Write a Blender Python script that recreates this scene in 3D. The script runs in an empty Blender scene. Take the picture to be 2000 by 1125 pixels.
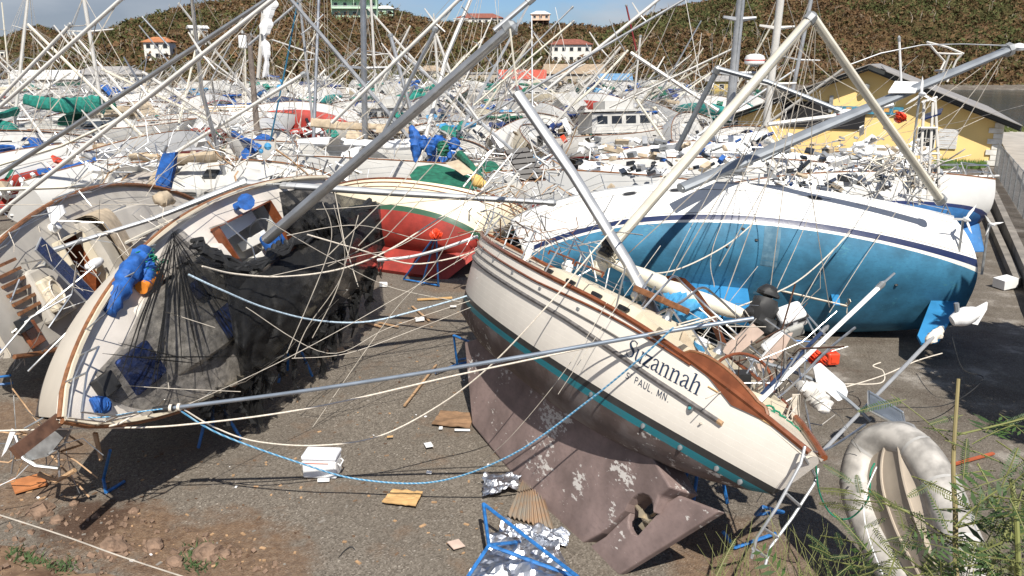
import bpy, math, random
import numpy as np
from mathutils import Vector, Matrix, Euler, noise
S = bpy.context.scene
C = S.collection
R = math.radians
rnd = random.Random(7)

# ---------------------------------------------------------------- camera, sky, sun, exposure
PITCH = R(15.45); CAMH = 7.0; FPX = 1600.0
cd = bpy.data.cameras.new('camera'); cam = bpy.data.objects.new('camera', cd); C.objects.link(cam)
cam.location = (0, 0, CAMH); cam.rotation_euler = (R(90) - PITCH, 0, 0)
cd.sensor_width = 36; cd.lens = 36 * FPX / 2000; cd.clip_start = 0.05; cd.clip_end = 6000
S.camera = cam
W = bpy.data.worlds.new('World'); S.world = W; W.use_nodes = True
SUN_TRAVEL = Vector((-.11, .62, -.775)).normalized()      # direction the light travels
sun_to = -SUN_TRAVEL
elev = math.asin(sun_to.z); az = math.atan2(sun_to.x, sun_to.y)   # azimuth from +Y towards +X
nt = W.node_tree; N = nt.nodes; L = nt.links; N.clear()
o_ = N.new('ShaderNodeOutputWorld'); bg = N.new('ShaderNodeBackground'); sky = N.new('ShaderNodeTexSky')
sky.sky_type = 'NISHITA'; sky.sun_disc = False; sky.sun_elevation = elev; sky.sun_rotation = az
sky.air_density = 1.0; sky.dust_density = 0.35; sky.ozone_density = 2.5; sky.altitude = 50
tc = N.new('ShaderNodeTexCoord'); mp = N.new('ShaderNodeMapping'); mp.inputs['Scale'].default_value = (1, 1, 3.2); mp.inputs['Location'].default_value=(.35,.2,.1)
ns = N.new('ShaderNodeTexNoise'); ns.inputs['Scale'].default_value = 2.2; ns.inputs['Detail'].default_value = 7; ns.inputs['Roughness'].default_value = .55
cr = N.new('ShaderNodeValToRGB'); cr.color_ramp.elements[0].position = .47; cr.color_ramp.elements[1].position = .62
L.new(tc.outputs['Generated'], mp.inputs[0]); L.new(mp.outputs[0], ns.inputs['Vector']); L.new(ns.outputs[0], cr.inputs[0])
# cloud bank: broad mask by direction (clouds thicken towards the left of the view)
sx = N.new('ShaderNodeSeparateXYZ'); L.new(tc.outputs['Generated'], sx.inputs[0])
mr = N.new('ShaderNodeMapRange'); mr.inputs[1].default_value = -.02; mr.inputs[2].default_value = -.30; mr.inputs[3].default_value = 0; mr.inputs[4].default_value = .85
L.new(sx.outputs['X'], mr.inputs[0])
ad = N.new('ShaderNodeMath'); ad.operation = 'MAXIMUM'; L.new(cr.outputs[0], ad.inputs[0]); L.new(mr.outputs[0], ad.inputs[1])
n2 = N.new('ShaderNodeTexNoise'); n2.inputs['Scale'].default_value = 5; n2.inputs['Detail'].default_value = 8; L.new(mp.outputs[0], n2.inputs['Vector'])
c2 = N.new('ShaderNodeValToRGB'); c2.color_ramp.elements[0].position = .35; c2.color_ramp.elements[0].color = (3.4, 3.8, 4.5, 1)
c2.color_ramp.elements[1].position = .7; c2.color_ramp.elements[1].color = (6.4, 6.6, 7.0, 1); L.new(n2.outputs[0], c2.inputs[0])
mx = N.new('ShaderNodeMix'); mx.data_type = 'RGBA'; L.new(ad.outputs[0], mx.inputs[0])
tn = N.new('ShaderNodeMix'); tn.data_type = 'RGBA'; tn.blend_type = 'MULTIPLY'; tn.inputs[0].default_value = 1; tn.inputs[7].default_value = (.62, .80, 1.12, 1); L.new(sky.outputs[0], tn.inputs[6]); L.new(tn.outputs[2], mx.inputs[6]); L.new(c2.outputs[0], mx.inputs[7])
L.new(mx.outputs[2], bg.inputs[0]); bg.inputs[1].default_value = 0.06
L.new(bg.outputs[0], o_.inputs[0])
sl = bpy.data.lights.new('sun', 'SUN'); sl.energy = 4.6; sl.angle = R(.5); sl.color = (1, .95, .87)
so = bpy.data.objects.new('sun', sl); C.objects.link(so); so.rotation_euler = SUN_TRAVEL.to_track_quat('-Z', 'Y').to_euler(); so.location = (-5, -20, 40)
S.view_settings.view_transform = 'Standard'; S.view_settings.look = 'None'; S.view_settings.gamma = 1
S.view_settings.use_curve_mapping = False; S.view_settings.exposure = 0.6
S.render.engine = 'CYCLES'
S.cycles.transparent_max_bounces = 16

# ---------------------------------------------------------------- placing helpers: survey a photo pixel to a real point
cp_, sp_ = math.cos(PITCH), math.sin(PITCH)
def ray(px, py):
    a, b = (px - 1000) / FPX, (562.5 - py) / FPX
    return Vector((a, cp_ + b * sp_, -sp_ + b * cp_))
def gnd(px, py, z=0.0):
    r = ray(px, py); return Vector((0, 0, CAMH)) + r * ((z - CAMH) / r.z)
def at(px, py, Y):
    r = ray(px, py); return Vector((0, 0, CAMH)) + r * (Y / r.y)
def P3(p):   # (px,py,Y)
    return at(*p)

# ---------------------------------------------------------------- mesh builder
class MB:
    def __init__(s): s.v = []; s.f = []; s.m = []; s.mi = 0
    def add(s, vs, fs, mi=None):
        o = len(s.v); s.v += [tuple(x) for x in vs]
        s.f += [tuple(i + o for i in f) for f in fs]; s.m += [s.mi if mi is None else mi] * len(fs); return s
    def box(s, c, d, M=None, mi=None):
        vs = [Vector(((i & 1) - .5, ((i >> 1) & 1) - .5, (i >> 2) - .5)) for i in range(8)]
        vs = [Vector((v.x * d[0], v.y * d[1], v.z * d[2])) for v in vs]
        if M is not None: vs = [M @ v for v in vs]
        vs = [v + Vector(c) for v in vs]
        return s.add(vs, [(0, 2, 3, 1), (4, 5, 7, 6), (0, 1, 5, 4), (2, 6, 7, 3), (0, 4, 6, 2), (1, 3, 7, 5)], mi)
    def tube(s, pts, r, n=8, cap=True, flat=1.0, mi=None):
        pts = [Vector(p) for p in pts]; k = len(pts); vs = []; fs = []
        rs = r if isinstance(r, (list, tuple)) else [r] * k
        up = None
        for i, p in enumerate(pts):
            t = (pts[min(i + 1, k - 1)] - pts[max(i - 1, 0)])
            if t.length < 1e-9: t = Vector((0, 0, 1))
            t.normalize()
            if up is None: up = Vector((0, 0, 1)) if abs(t.z) < .9 else Vector((1, 0, 0))
            a = t.cross(up).normalized(); b = a.cross(t).normalized(); up = b
            for j in range(n):
                w = 2 * math.pi * j / n; vs.append(p + a * (math.cos(w) * rs[i]) + b * (math.sin(w) * rs[i] * flat))
        for i in range(k - 1):
            for j in range(n):
                fs.append((i * n + j, i * n + (j + 1) % n, (i + 1) * n + (j + 1) % n, (i + 1) * n + j))
        if cap: fs.append(tuple(reversed(range(n)))); fs.append(tuple((k - 1) * n + j for j in range(n)))
        return s.add(vs, fs, mi)
    def grid(s, g, mi=None, flip=False):
        h = len(g); w = len(g[0]); vs = [p for row in g for p in row]; fs = []
        for i in range(h - 1):
            for j in range(w - 1):
                f = (i * w + j, i * w + j + 1, (i + 1) * w + j + 1, (i + 1) * w + j)
                fs.append(tuple(reversed(f)) if flip else f)
        return s.add(vs, fs, mi)
    def prism(s, poly, h, ax=None, mi=None):
        """poly: 3-D points of a planar face; h: thickness vector (extruded both ways)"""
        h = Vector(h) * .5; a = [Vector(p) - h for p in poly]; b = [Vector(p) + h for p in poly]; n = len(poly)
        fs = [tuple(reversed(range(n))), tuple(range(n, 2 * n))] + [(i, (i + 1) % n, n + (i + 1) % n, n + i) for i in range(n)]
        return s.add(a + b, fs, mi)
    def lathe(s, prof, n=12, M=None, mi=None):
        vs = []; fs = []
        for r, z in prof:
            for j in range(n):
                w = 2 * math.pi * j / n; v = Vector((r * math.cos(w), r * math.sin(w), z)); vs.append(M @ v if M is not None else v)
        for i in range(len(prof) - 1):
            for j in range(n): fs.append((i * n + j, i * n + (j + 1) % n, (i + 1) * n + (j + 1) % n, (i + 1) * n + j))
        fs.append(tuple(reversed(range(n)))); fs.append(tuple((len(prof) - 1) * n + j for j in range(n)))
        return s.add(vs, fs, mi)
    def mesh(s, name, mats, smooth=False, doubles=False):
        me = bpy.data.meshes.new(name); me.from_pydata(s.v, [], s.f)
        for m in (mats if isinstance(mats, (list, tuple)) else [mats]): me.materials.append(m)
        if any(s.m): me.polygons.foreach_set('material_index', s.m)
        if smooth: me.polygons.foreach_set('use_smooth', [True] * len(me.polygons)); 
        me.update()
        if smooth:
            try: me.set_sharp_from_angle(angle=R(38))
            except Exception: pass
        return me
    def build(s, name, mats, parent=None, smooth=False, **kw):
        return link(name, s.mesh(name, mats, smooth), parent, **kw)
def link(name, me, parent=None, M=None, **kw):
    o = bpy.data.objects.new(name, me); C.objects.link(o)
    if parent is not None: o.parent = parent
    if M is not None: o.matrix_local = M
    for k, v in kw.items():
        if v is not None: o[k] = v
    return o
def thing(name, label, cat, loc=(0, 0, 0), rot=None, M=None, group=None):
    o = bpy.data.objects.new(name, None); C.objects.link(o); o.empty_display_size = .3
    if M is not None: o.matrix_world = M
    else:
        o.location = loc
        if rot is not None: o.rotation_euler = rot
    o['label'] = label; o['category'] = cat
    if group: o['group'] = group
    return o
def tag(o, label, cat, group=None):
    o['label'] = label; o['category'] = cat
    if group: o['group'] = group
    return o
def centred(mb):
    """move a world-space builder's vertices to its own origin; returns the origin"""
    n = len(mb.v); c = Vector((sum(v[0] for v in mb.v) / n, sum(v[1] for v in mb.v) / n, min(v[2] for v in mb.v)))
    mb.v = [(v[0] - c.x, v[1] - c.y, v[2] - c.z) for v in mb.v]; return c
def single(mb, name, mats, label, cat, group=None, smooth=False):
    c = centred(mb); o = mb.build(name, mats, None, smooth); o.location = c; return tag(o, label, cat, group)

# ---------------------------------------------------------------- materials
MATS = {}
def mat(name, col, rough=.6, metal=0., var=.15, scale=3., bump=.0, bscale=40., spec=.5, col2=None, detail=6, trans=0, coord='Object'):
    if name in MATS: return MATS[name]
    m = bpy.data.materials.new(name); m.use_nodes = True; t = m.node_tree; b = t.nodes['Principled BSDF']
    b.inputs['Roughness'].default_value = rough; b.inputs['Metallic'].default_value = metal
    b.inputs['Specular IOR Level'].default_value = spec
    c = t.nodes.new('ShaderNodeTexCoord'); n = t.nodes.new('ShaderNodeTexNoise'); n.inputs['Scale'].default_value = scale; n.inputs['Detail'].default_value = detail
    t.links.new(c.outputs[coord], n.inputs['Vector'])
    r = t.nodes.new('ShaderNodeValToRGB'); r.color_ramp.elements[0].position = .35; r.color_ramp.elements[1].position = .65
    a = [x * (1 - var) for x in col]; z = col2 or [min(1, x * (1 + var)) for x in col]
    r.color_ramp.elements[0].color = (*a, 1); r.color_ramp.elements[1].color = (*z, 1)
    t.links.new(n.outputs[0], r.inputs[0]); t.links.new(r.outputs[0], b.inputs['Base Color'])
    rr = t.nodes.new('ShaderNodeMapRange'); rr.inputs[3].default_value = max(0, rough - .08); rr.inputs[4].default_value = min(1, rough + .12)
    t.links.new(n.outputs[0], rr.inputs[0]); t.links.new(rr.outputs[0], b.inputs['Roughness'])
    if bump:
        n2 = t.nodes.new('ShaderNodeTexNoise'); n2.inputs['Scale'].default_value = bscale; n2.inputs['Detail'].default_value = 5; t.links.new(c.outputs[coord], n2.inputs['Vector'])
        bp = t.nodes.new('ShaderNodeBump'); bp.inputs['Strength'].default_value = bump; bp.inputs['Distance'].default_value = .03
        t.links.new(n2.outputs[0], bp.inputs['Height']); t.links.new(bp.outputs[0], b.inputs['Normal'])
    MATS[name] = m; return m
def hull_mat(name, top, bands, bottom, scuff=(0.5, .5, .5), amount=.5, rough=.3, planks=0, brough=.7, streak=None):
    """topside colour; bands = [(z_low, z_high, colour)]; bottom below the lowest band. Paint scheme measured in the hull's own frame."""
    m = bpy.data.materials.new(name); m.use_nodes = True; t = m.node_tree; b = t.nodes['Principled BSDF']; Nn = t.nodes.new; Lk = t.links.new
    c = Nn('ShaderNodeTexCoord'); sp = Nn('ShaderNodeSeparateXYZ'); Lk(c.outputs['Object'], sp.inputs[0])
    def noise_(sc, det=6, vec=None, ro=.6):
        n = Nn('ShaderNodeTexNoise'); n.inputs['Scale'].default_value = sc; n.inputs['Detail'].default_value = det; n.inputs['Roughness'].default_value = ro
        Lk(vec or c.outputs['Object'], n.inputs['Vector']); return n.outputs[0]
    def ramp(src, p0, p1, c0=(0, 0, 0), c1=(1, 1, 1)):
        r = Nn('ShaderNodeValToRGB'); r.color_ramp.elements[0].position = p0; r.color_ramp.elements[1].position = p1
        r.color_ramp.elements[0].color = (*c0, 1); r.color_ramp.elements[1].color = (*c1, 1); Lk(src, r.inputs[0]); return r.outputs[0]
    def mix(f, a, b_, mode='MIX'):
        x = Nn('ShaderNodeMix'); x.data_type = 'RGBA'; x.blend_type = mode
        for s_, k in ((f, 0), (a, 6), (b_, 7)):
            if isinstance(s_, (int, float)): x.inputs[k].default_value = s_
            elif isinstance(s_, tuple): x.inputs[k].default_value = (*s_, 1)
            else: Lk(s_, x.inputs[k])
        return x.outputs[2]
    mapn = Nn('ShaderNodeMapping'); mapn.inputs['Scale'].default_value = (.5, .5, 4); Lk(c.outputs['Object'], mapn.inputs[0])
    tz = mix(ramp(noise_(1.2), .4, .62), tuple(x * .93 for x in top), top)
    st = ramp(noise_(5, 6, mapn.outputs[0]), .55, .8)
    tz = mix(mix(.18, (0, 0, 0), st), tz, tuple(x * .72 for x in top))
    bo = mix(ramp(noise_(1.6, 8), .35, .65), tuple(x * .72 for x in bottom), tuple(min(1, x * 1.25) for x in bottom))
    mp2 = Nn('ShaderNodeMapping'); mp2.inputs['Scale'].default_value = (1.3, 2.6, 2.8); mp2.inputs['Rotation'].default_value = (0, R(25), 0); Lk(c.outputs['Object'], mp2.inputs[0])
    bo = mix(mix(.35, (0, 0, 0), ramp(noise_(7, 8, mp2.outputs[0]), .5, .7)), bo, tuple(x * .55 for x in bottom))
    # chips and scrapes
    n1 = noise_(5.5, 9, mp2.outputs[0], .65); n2_ = noise_(1.1, 3)
    mul = Nn('ShaderNodeMath'); mul.operation = 'MULTIPLY'; Lk(n1, mul.inputs[0]); Lk(n2_, mul.inputs[1])
    sc = ramp(mul.outputs[0], .40 - .10 * amount, .425 - .10 * amount); bo = mix(sc, bo, scuff)
    if streak: 
        bo = mix(mix(.5, (0, 0, 0), ramp(noise_(.8, 5), .5, .62)), bo, streak)
    col = bo
    edge = noise_(30, 3); ed = Nn('ShaderNodeMath'); ed.operation = 'MULTIPLY_ADD'; Lk(edge, ed.inputs[0]); ed.inputs[1].default_value = .012; Lk(sp.outputs['Z'], ed.inputs[2])
    lo = None
    for (z0, z1, cc) in sorted(bands) + [(bands[-1][1] if bands else 0., 99, None)]:
        g = Nn('ShaderNodeMath'); g.operation = 'GREATER_THAN'; Lk(ed.outputs[0] if lo is None else sp.outputs['Z'], g.inputs[0]); g.inputs[1].default_value = z0; lo = 1
        src = tz if cc is None else mix(mix(.4, (0, 0, 0), ramp(noise_(4, 8), .5, .66)), cc, tuple(x * .6 + .04 for x in cc))
        col = mix(g.outputs[0], col, src)
    Lk(col, b.inputs['Base Color'])
    g = Nn('ShaderNodeMath'); g.operation = 'GREATER_THAN'; Lk(sp.outputs['Z'], g.inputs[0]); g.inputs[1].default_value = bands[0][0] if bands else 0
    rr = Nn('ShaderNodeMapRange'); rr.inputs[3].default_value = brough; rr.inputs[4].default_value = rough; Lk(g.outputs[0], rr.inputs[0]); Lk(rr.outputs[0], b.inputs['Roughness'])
    bp = Nn('ShaderNodeBump'); bp.inputs['Strength'].default_value = .12; bp.inputs['Distance'].default_value = .02; Lk(noise_(6, 6), bp.inputs['Height'])
    last = bp
    if planks:
        wv = Nn('ShaderNodeTexWave'); wv.wave_type = 'BANDS'; wv.bands_direction = 'Z'; wv.inputs['Scale'].default_value = planks; wv.inputs['Distortion'].default_value = .15; wv.wave_profile = 'SAW'
        Lk(c.outputs['Object'], wv.inputs['Vector']); b2 = Nn('ShaderNodeBump'); b2.inputs['Strength'].default_value = .35; b2.inputs['Distance'].default_value = .006
        Lk(wv.outputs[1], b2.inputs['Height']); Lk(bp.outputs[0], b2.inputs['Normal']); last = b2
    Lk(last.outputs[0], b.inputs['Normal'])
    MATS[name] = m; return m
white = mat('gelcoat', (.74, .73, .69), .35, var=.05, scale=1.5)
wgel = mat('weathered_gelcoat', (.49, .48, .45), .5, var=.14, scale=1.2)
cream = mat('cream', (.62, .55, .42), .45, var=.08, scale=2)
greydeck = mat('deck_paint', (.52, .50, .46), .75, var=.10, scale=2.5, bump=.15, bscale=120)
tandeck = mat('tan_deck', (.50, .44, .35), .75, var=.12, scale=2.5, bump=.15, bscale=120)
alu = mat('aluminium', (.42, .43, .44), .38, .85, var=.12, scale=2)
alugrey = mat('grey_mast_paint', (.24, .26, .28), .45, .3, var=.12, scale=2)
alulight = mat('dull_aluminium', (.40, .41, .42), .5, .45, var=.15, scale=2.)
whitemast = mat('white_mast_paint', (.57, .55, .51), .4, var=.08, scale=2)
creammast = mat('cream_mast_paint', (.62, .58, .48), .45, var=.1, scale=2)
steel = mat('stainless', (.62, .62, .60), .36, 1., var=.1, scale=6)
galv = mat('galvanised', (.33, .34, .34), .5, .6, var=.2, scale=8)
teak = mat('teak', (.20, .085, .035), .5, var=.3, scale=9, bump=.2, bscale=30)
varnish = mat('varnished_wood', (.17, .052, .02), .25, var=.25, scale=5)
wood = mat('raw_wood', (.38, .24, .13), .7, var=.25, scale=7, bump=.3)
darkwood = mat('dark_wood', (.10, .05, .03), .6, var=.3, scale=7)
ply = mat('plywood', (.50, .31, .13), .7, var=.15, scale=3)
pinkboard = mat('weathered_board', (.52, .40, .33), .7, var=.12, scale=4)
black = mat('black_rubber', (.018, .018, .018), .6, var=.3)
dark = mat('dark_glass', (.02, .022, .025), .15, var=.2)
navy = mat('navy_canvas', (.015, .04, .16), .8, var=.3, scale=6, bump=.4, bscale=12)
blue = mat('blue_canvas', (.012, .085, .31), .7, var=.35, scale=6, bump=.5, bscale=14)
skyblue = mat('light_blue_canvas', (.05, .26, .48), .7, var=.25, scale=6, bump=.4, bscale=14)
green = mat('green_canvas', (.01, .11, .065), .75, var=.3, scale=6, bump=.4, bscale=10)
teal = mat('teal_canvas', (.01, .17, .13), .75, var=.3, scale=5, bump=.4, bscale=8)
tan = mat('tan_canvas', (.42, .34, .24), .85, var=.2, scale=4, bump=.3, bscale=10)
orange = mat('orange_cloth', (.62, .20, .02), .7, var=.3)
redpl = mat('red_plastic', (.65, .06, .02), .4, var=.12)
bluepaint = mat('blue_stand_paint', (.02, .13, .36), .45, var=.3, scale=12)
whitepl = mat('white_plastic', (.76, .76, .75), .4, var=.05)
rope_w = mat('white_rope', (.62, .56, .47), .85, var=.15, scale=30)
rope_g = mat('green_rope', (.01, .18, .10), .8, var=.2, scale=30)
wire = mat('wire', (.36, .34, .31), .4, .6, var=.3, scale=5)
wire_l = mat('pale_wire', (.42, .38, .32), .6, .1, var=.2, scale=5)
def rope_blue():
    m = bpy.data.materials.new('blue_flecked_rope'); m.use_nodes = True; t = m.node_tree; b = t.nodes['Principled BSDF']
    c = t.nodes.new('ShaderNodeTexCoord'); w = t.nodes.new('ShaderNodeTexWave'); w.inputs['Scale'].default_value = 9; w.bands_direction = 'DIAGONAL'; w.inputs['Distortion'].default_value = 1
    r = t.nodes.new('ShaderNodeValToRGB'); r.color_ramp.elements[0].color = (.06, .24, .42, 1); r.color_ramp.elements[1].color = (.26, .42, .54, 1)
    r.color_ramp.elements[0].position = .4; r.color_ramp.elements[1].position = .8
    t.links.new(c.outputs['Object'], w.inputs['Vector']); t.links.new(w.outputs[1], r.inputs[0]); t.links.new(r.outputs[0], b.inputs['Base Color']); b.inputs['Roughness'].default_value = .8
    return m
rope_b = rope_blue()
# ---------------------------------------------------------------- ground
def ground_mat():
    m = bpy.data.materials.new('gravel_ground'); m.use_nodes = True; t = m.node_tree; b = t.nodes['Principled BSDF']; Nn = t.nodes.new; Lk = t.links.new
    c = Nn('ShaderNodeTexCoord')
    def nz(sc, det=6, ro=.6):
        n = Nn('ShaderNodeTexNoise'); n.inputs['Scale'].default_value = sc; n.inputs['Detail'].default_value = det; n.inputs['Roughness'].default_value = ro; Lk(c.outputs['Object'], n.inputs['Vector']); return n.outputs[0]
    def rp(src, els):
        r = Nn('ShaderNodeValToRGB'); e = r.color_ramp.elements
        while len(e) < len(els): e.new(.5)
        for i, (p, cc) in enumerate(els): e[i].position = p; e[i].color = (*cc, 1)
        Lk(src, r.inputs[0]); return r.outputs[0]
    def mix(f, a, b_):
        x = Nn('ShaderNodeMix'); x.data_type = 'RGBA'
        for s_, k in ((f, 0), (a, 6), (b_, 7)):
            if isinstance(s_, (int, float)): x.inputs[k].default_value = s_
            elif isinstance(s_, tuple): x.inputs[k].default_value = (*s_, 1)
            else: Lk(s_, x.inputs[k])
        return x.outputs[2]
    v = Nn('ShaderNodeTexVoronoi'); v.inputs['Scale'].default_value = 38; Lk(c.outputs['Object'], v.inputs['Vector'])
    grain = rp(v.outputs['Color'], [(.1, (.09, .075, .06)), (.5, (.155, .134, .108)), (.86, (.225, .195, .16)), (.97, (.38, .34, .29))])
    base = mix(rp(nz(.45, 8), [(.4, (0, 0, 0)), (.65, (1, 1, 1))]), grain, mix(.45, grain, (.10, .085, .068)))
    # rusty dirt washed over the gravel
    base = mix(rp(nz(.9, 10, .7), [(.56, (0, 0, 0)), (.68, (.75, .75, .75))]), base, mix(.5, grain, (.19, .11, .06)))
    # dirt and mud trodden over the gravel: ragged blobs at surveyed spots
    nd = nz(2.2, 10, .7); nf = nz(9, 6, .6)
    def blob(p, r, strength=1.):
        d = Nn('ShaderNodeVectorMath'); d.operation = 'DISTANCE'; Lk(c.outputs['Object'], d.inputs[0]); d.inputs[1].default_value = (p.x, p.y, 0)
        a = Nn('ShaderNodeMath'); a.operation = 'MULTIPLY_ADD'; Lk(nd, a.inputs[0]); a.inputs[1].default_value = 1.7 * r; Lk(d.outputs['Value'], a.inputs[2])
        a2 = Nn('ShaderNodeMath'); a2.operation = 'MULTIPLY_ADD'; Lk(nf, a2.inputs[0]); a2.inputs[1].default_value = .6 * r; Lk(a.outputs[0], a2.inputs[2])
        m_ = Nn('ShaderNodeMapRange'); m_.inputs[1].default_value = r * 2.25; m_.inputs[2].default_value = r * 1.75; m_.inputs[3].default_value = 0; m_.inputs[4].default_value = strength; Lk(a2.outputs[0], m_.inputs[0]); return m_.outputs[0]
    red = rp(nf, [(.35, (.10, .055, .03)), (.55, (.17, .10, .055)), (.7, (.23, .15, .09))])
    for px_, py_, r_, st__ in ((400, 1075, 1.3, .95), (250, 1035, .9, .95), (520, 1110, .8, .8), (30, 815, 1.3, .8), (60, 960, .9, .8), (1440, 1085, 1.2, .85), (1600, 1110, .9, .7), (870, 560, .8, .5), (100, 880, 1.0, .7), (820, 620, .7, .4)):
        base = mix(blob(gnd(px_, py_), r_, st__), base, mix(.25, red, grain))
    base = mix(blob(gnd(170, 1015), .75, .95), base, mix(.15, (.055, .026, .014), grain))
    # a mask for the oily, pale-stained strip by the quay (x > 4)
    sp = Nn('ShaderNodeSeparateXYZ'); Lk(c.outputs['Object'], sp.inputs[0])
    mr = Nn('ShaderNodeMapRange'); mr.inputs[1].default_value = 3; mr.inputs[2].default_value = 6; Lk(sp.outputs['X'], mr.inputs[0])
    st = rp(nz(.7, 9, .65), [(.42, (.05, .035, .025)), (.5, (.11, .095, .075)), (.57, (.14, .12, .10)), (.66, (.40, .37, .33))])
    f = Nn('ShaderNodeMath'); f.operation = 'MULTIPLY'; f.inputs[1].default_value = .75; Lk(mr.outputs[0], f.inputs[0])
    base = mix(f.outputs[0], base, mix(.6, grain, st))
    Lk(base, b.inputs['Base Color']); b.inputs['Roughness'].default_value = .92; b.inputs['Specular IOR Level'].default_value = .25
    bp = Nn('ShaderNodeBump'); bp.inputs['Strength'].default_value = .7; bp.inputs['Distance'].default_value = .02; Lk(v.outputs['Distance'], bp.inputs['Height']); Lk(bp.outputs[0], b.inputs['Normal'])
    return m
gm = ground_mat()
xs = [-900, -300, -120, -60] + [x * .75 for x in range(-40, 41)] + [34, 38, 60, 60.2, 130, 400, 1200]
ys = [-30, -8, 0] + [3 + y * .6 for y in range(0, 42)] + [30, 34, 40, 50, 60, 70, 87, 87.3, 110, 170, 240, 255, 300, 700]
def gz(x, y):
    if x > 37.9 and 87.1 < y < 250: return -3.5
    n = noise.noise(Vector((x * .5, y * .5, 0))) * .05
    return n * (1 if y < 28 else .3) - .03
g = MB(); g.grid([[(x, y, gz(x, y)) for x in xs] for y in ys])
link('ground', g.mesh('ground', gm, True), kind='structure')
# earth banks
earth = mat('earth', (.125, .062, .032), .95, var=.45, scale=2.2, bump=.9, bscale=9, col2=(.23, .15, .09))
def bank(name, poly, hfun, n=40):
    """earth bank: a sheet over the quad poly (4 ground points) with heights"""
    a, b_, c_, d = poly; G = []
    for i in range(n + 1):
        row = []
        for j in range(n + 1):
            u, v = j / n, i / n
            p = a.lerp(b_, u).lerp(d.lerp(c_, u), v)
            z = hfun(u, v, p)
            row.append((p.x, p.y, z))
        G.append(row)
    m = MB(); m.grid(G); return link(name, m.mesh(name, earth, True), kind='structure')
def fr(p, sc, a): return noise.fractal(Vector((p.x * sc, p.y * sc, 3.1)), 1, 2, 5) * a
bank('earth_bank', [Vector((-14, 4.0, 0)), Vector((-1.2, 4.0, 0)), Vector((-.6, 9.2, 0)), Vector((-14.5, 14.2, 0))],
     lambda u, v, p: (1 - v) ** 1.1 * 1.35 * max(0, (1 - u * .75)) + .10 * (1 - abs(2 * v - 1)) + fr(p, 1.3, .15) * (1.1 - v) - .14 + max(0, .2 - abs(u - .85)) * 0, 70)
bank('dirt_slope', [Vector((2.2, 3.5, 0)), Vector((16, 3.5, 0)), Vector((16, 6.0, 0)), Vector((2.8, 8.5, 0))],
     lambda u, v, p: (1 - v) * 1.2 + fr(p, 1.5, .10) - .14, 40)
# water, quay and far shore
def water_mat():
    m = mat('bay_water', (.012, .028, .03), .08, var=.2, scale=.05)
    t = m.node_tree; b = t.nodes['Principled BSDF']; n = t.nodes.new('ShaderNodeTexNoise'); n.inputs['Scale'].default_value = 1.2; n.inputs['Detail'].default_value = 5
    c = t.nodes.new('ShaderNodeTexCoord'); mp = t.nodes.new('ShaderNodeMapping'); mp.inputs['Scale'].default_value = (.5, 1.6, 1); t.links.new(c.outputs['Object'], mp.inputs[0]); t.links.new(mp.outputs[0], n.inputs['Vector'])
    bp = t.nodes.new('ShaderNodeBump'); bp.inputs['Strength'].default_value = .6; bp.inputs['Distance'].default_value = .15; t.links.new(n.outputs[0], bp.inputs['Height']); t.links.new(bp.outputs[0], b.inputs['Normal']); return m
w = MB(); w.grid([[(36, y, -1.1), (300, y, -1.1), (1200, y, -1.1)] for y in (80, 130, 180, 262)], flip=False)
link('bay_water', w.mesh('water', water_mat()), kind='structure')
conc = mat('concrete', (.36, .33, .29), .9, var=.16, scale=.6, bump=.2, bscale=8)
dconc = mat('old_concrete', (.20, .18, .155), .9, var=.3, scale=1.5, bump=.4, bscale=10)
q = MB()
A_, B_, Cc, D_ = gnd(1940, 250), gnd(2200, 262), gnd(2300, 470), gnd(2003, 372)
q.prism([(A_.x, A_.y, .06), (B_.x + 30, A_.y, .06), (Cc.x + 10, Cc.y, .06), (D_.x, D_.y, .06)], (0, 0, .14))
link('concrete_road', q.mesh('road', conc), kind='structure')

# ---------------------------------------------------------------- hills
RIDGE = [(-900, 30), (-400, 60), (0, 64), (53, 78), (85, 66), (117, 58), (180, 66), (250, 52), (285, 36), (320, 30), (391, 16), (462, 6), (560, -4), (640, -12), (720, -6), (775, 8), (850, 33), (900, 40),
         (1000, 46), (1100, 50), (1170, 56), (1215, 48), (1260, 30), (1330, 8), (1400, -12), (1600, -55), (1800, -75), (2000, -90), (2900, -120)]
def lerp_tab(tab, x):
    if x <= tab[0][0]: return tab[0][1]
    for (a, b_), (c_, d) in zip(tab, tab[1:]):
        if x <= c_: return b_ + (d - b_) * (x - a) / (c_ - a)
    return tab[-1][1]
BASE = [(-900, 200), (900, 205), (1250, 235), (1500, 250), (1900, 258), (2900, 262)]
RY = [(-900, 900), (0, 620), (120, 560), (250, 430), (700, 400), (1000, 440), (1200, 420), (1500, 430), (2900, 470)]
def terr(px, f):
    """point of the hill: azimuth given by px, f = 0 at the foot, 1 at the ridge, > 1 behind it"""
    y0 = lerp_tab(BASE, px); y1 = lerp_tab(RY, px); Y = y0 + (y1 - y0) * f; X = (px - 1000) / FPX * Y
    hr = at(px, lerp_tab(RIDGE, px) + 7, y1).z
    g_ = f if f <= 1 else 1 - (f - 1) * .8
    prof = .30 * g_ + .70 * (g_ * g_ * (3 - 2 * g_)) if f <= 1 else g_
    n1 = noise.fractal(Vector((X * .012, Y * .012, 0)), 1, 2.1, 5); n2_ = abs(noise.noise(Vector((X * .022, Y * .008, 4))))
    env = max(0, min(1, f * 4)) * (1 - .75 * max(0, min(1, f)) ** 6)
    z = (hr + 1.5) * prof - 1.5 + env * (n1 * 6.5 - (1 - n2_) * 3 + 2.2)
    return Vector((X, Y, z))
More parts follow.
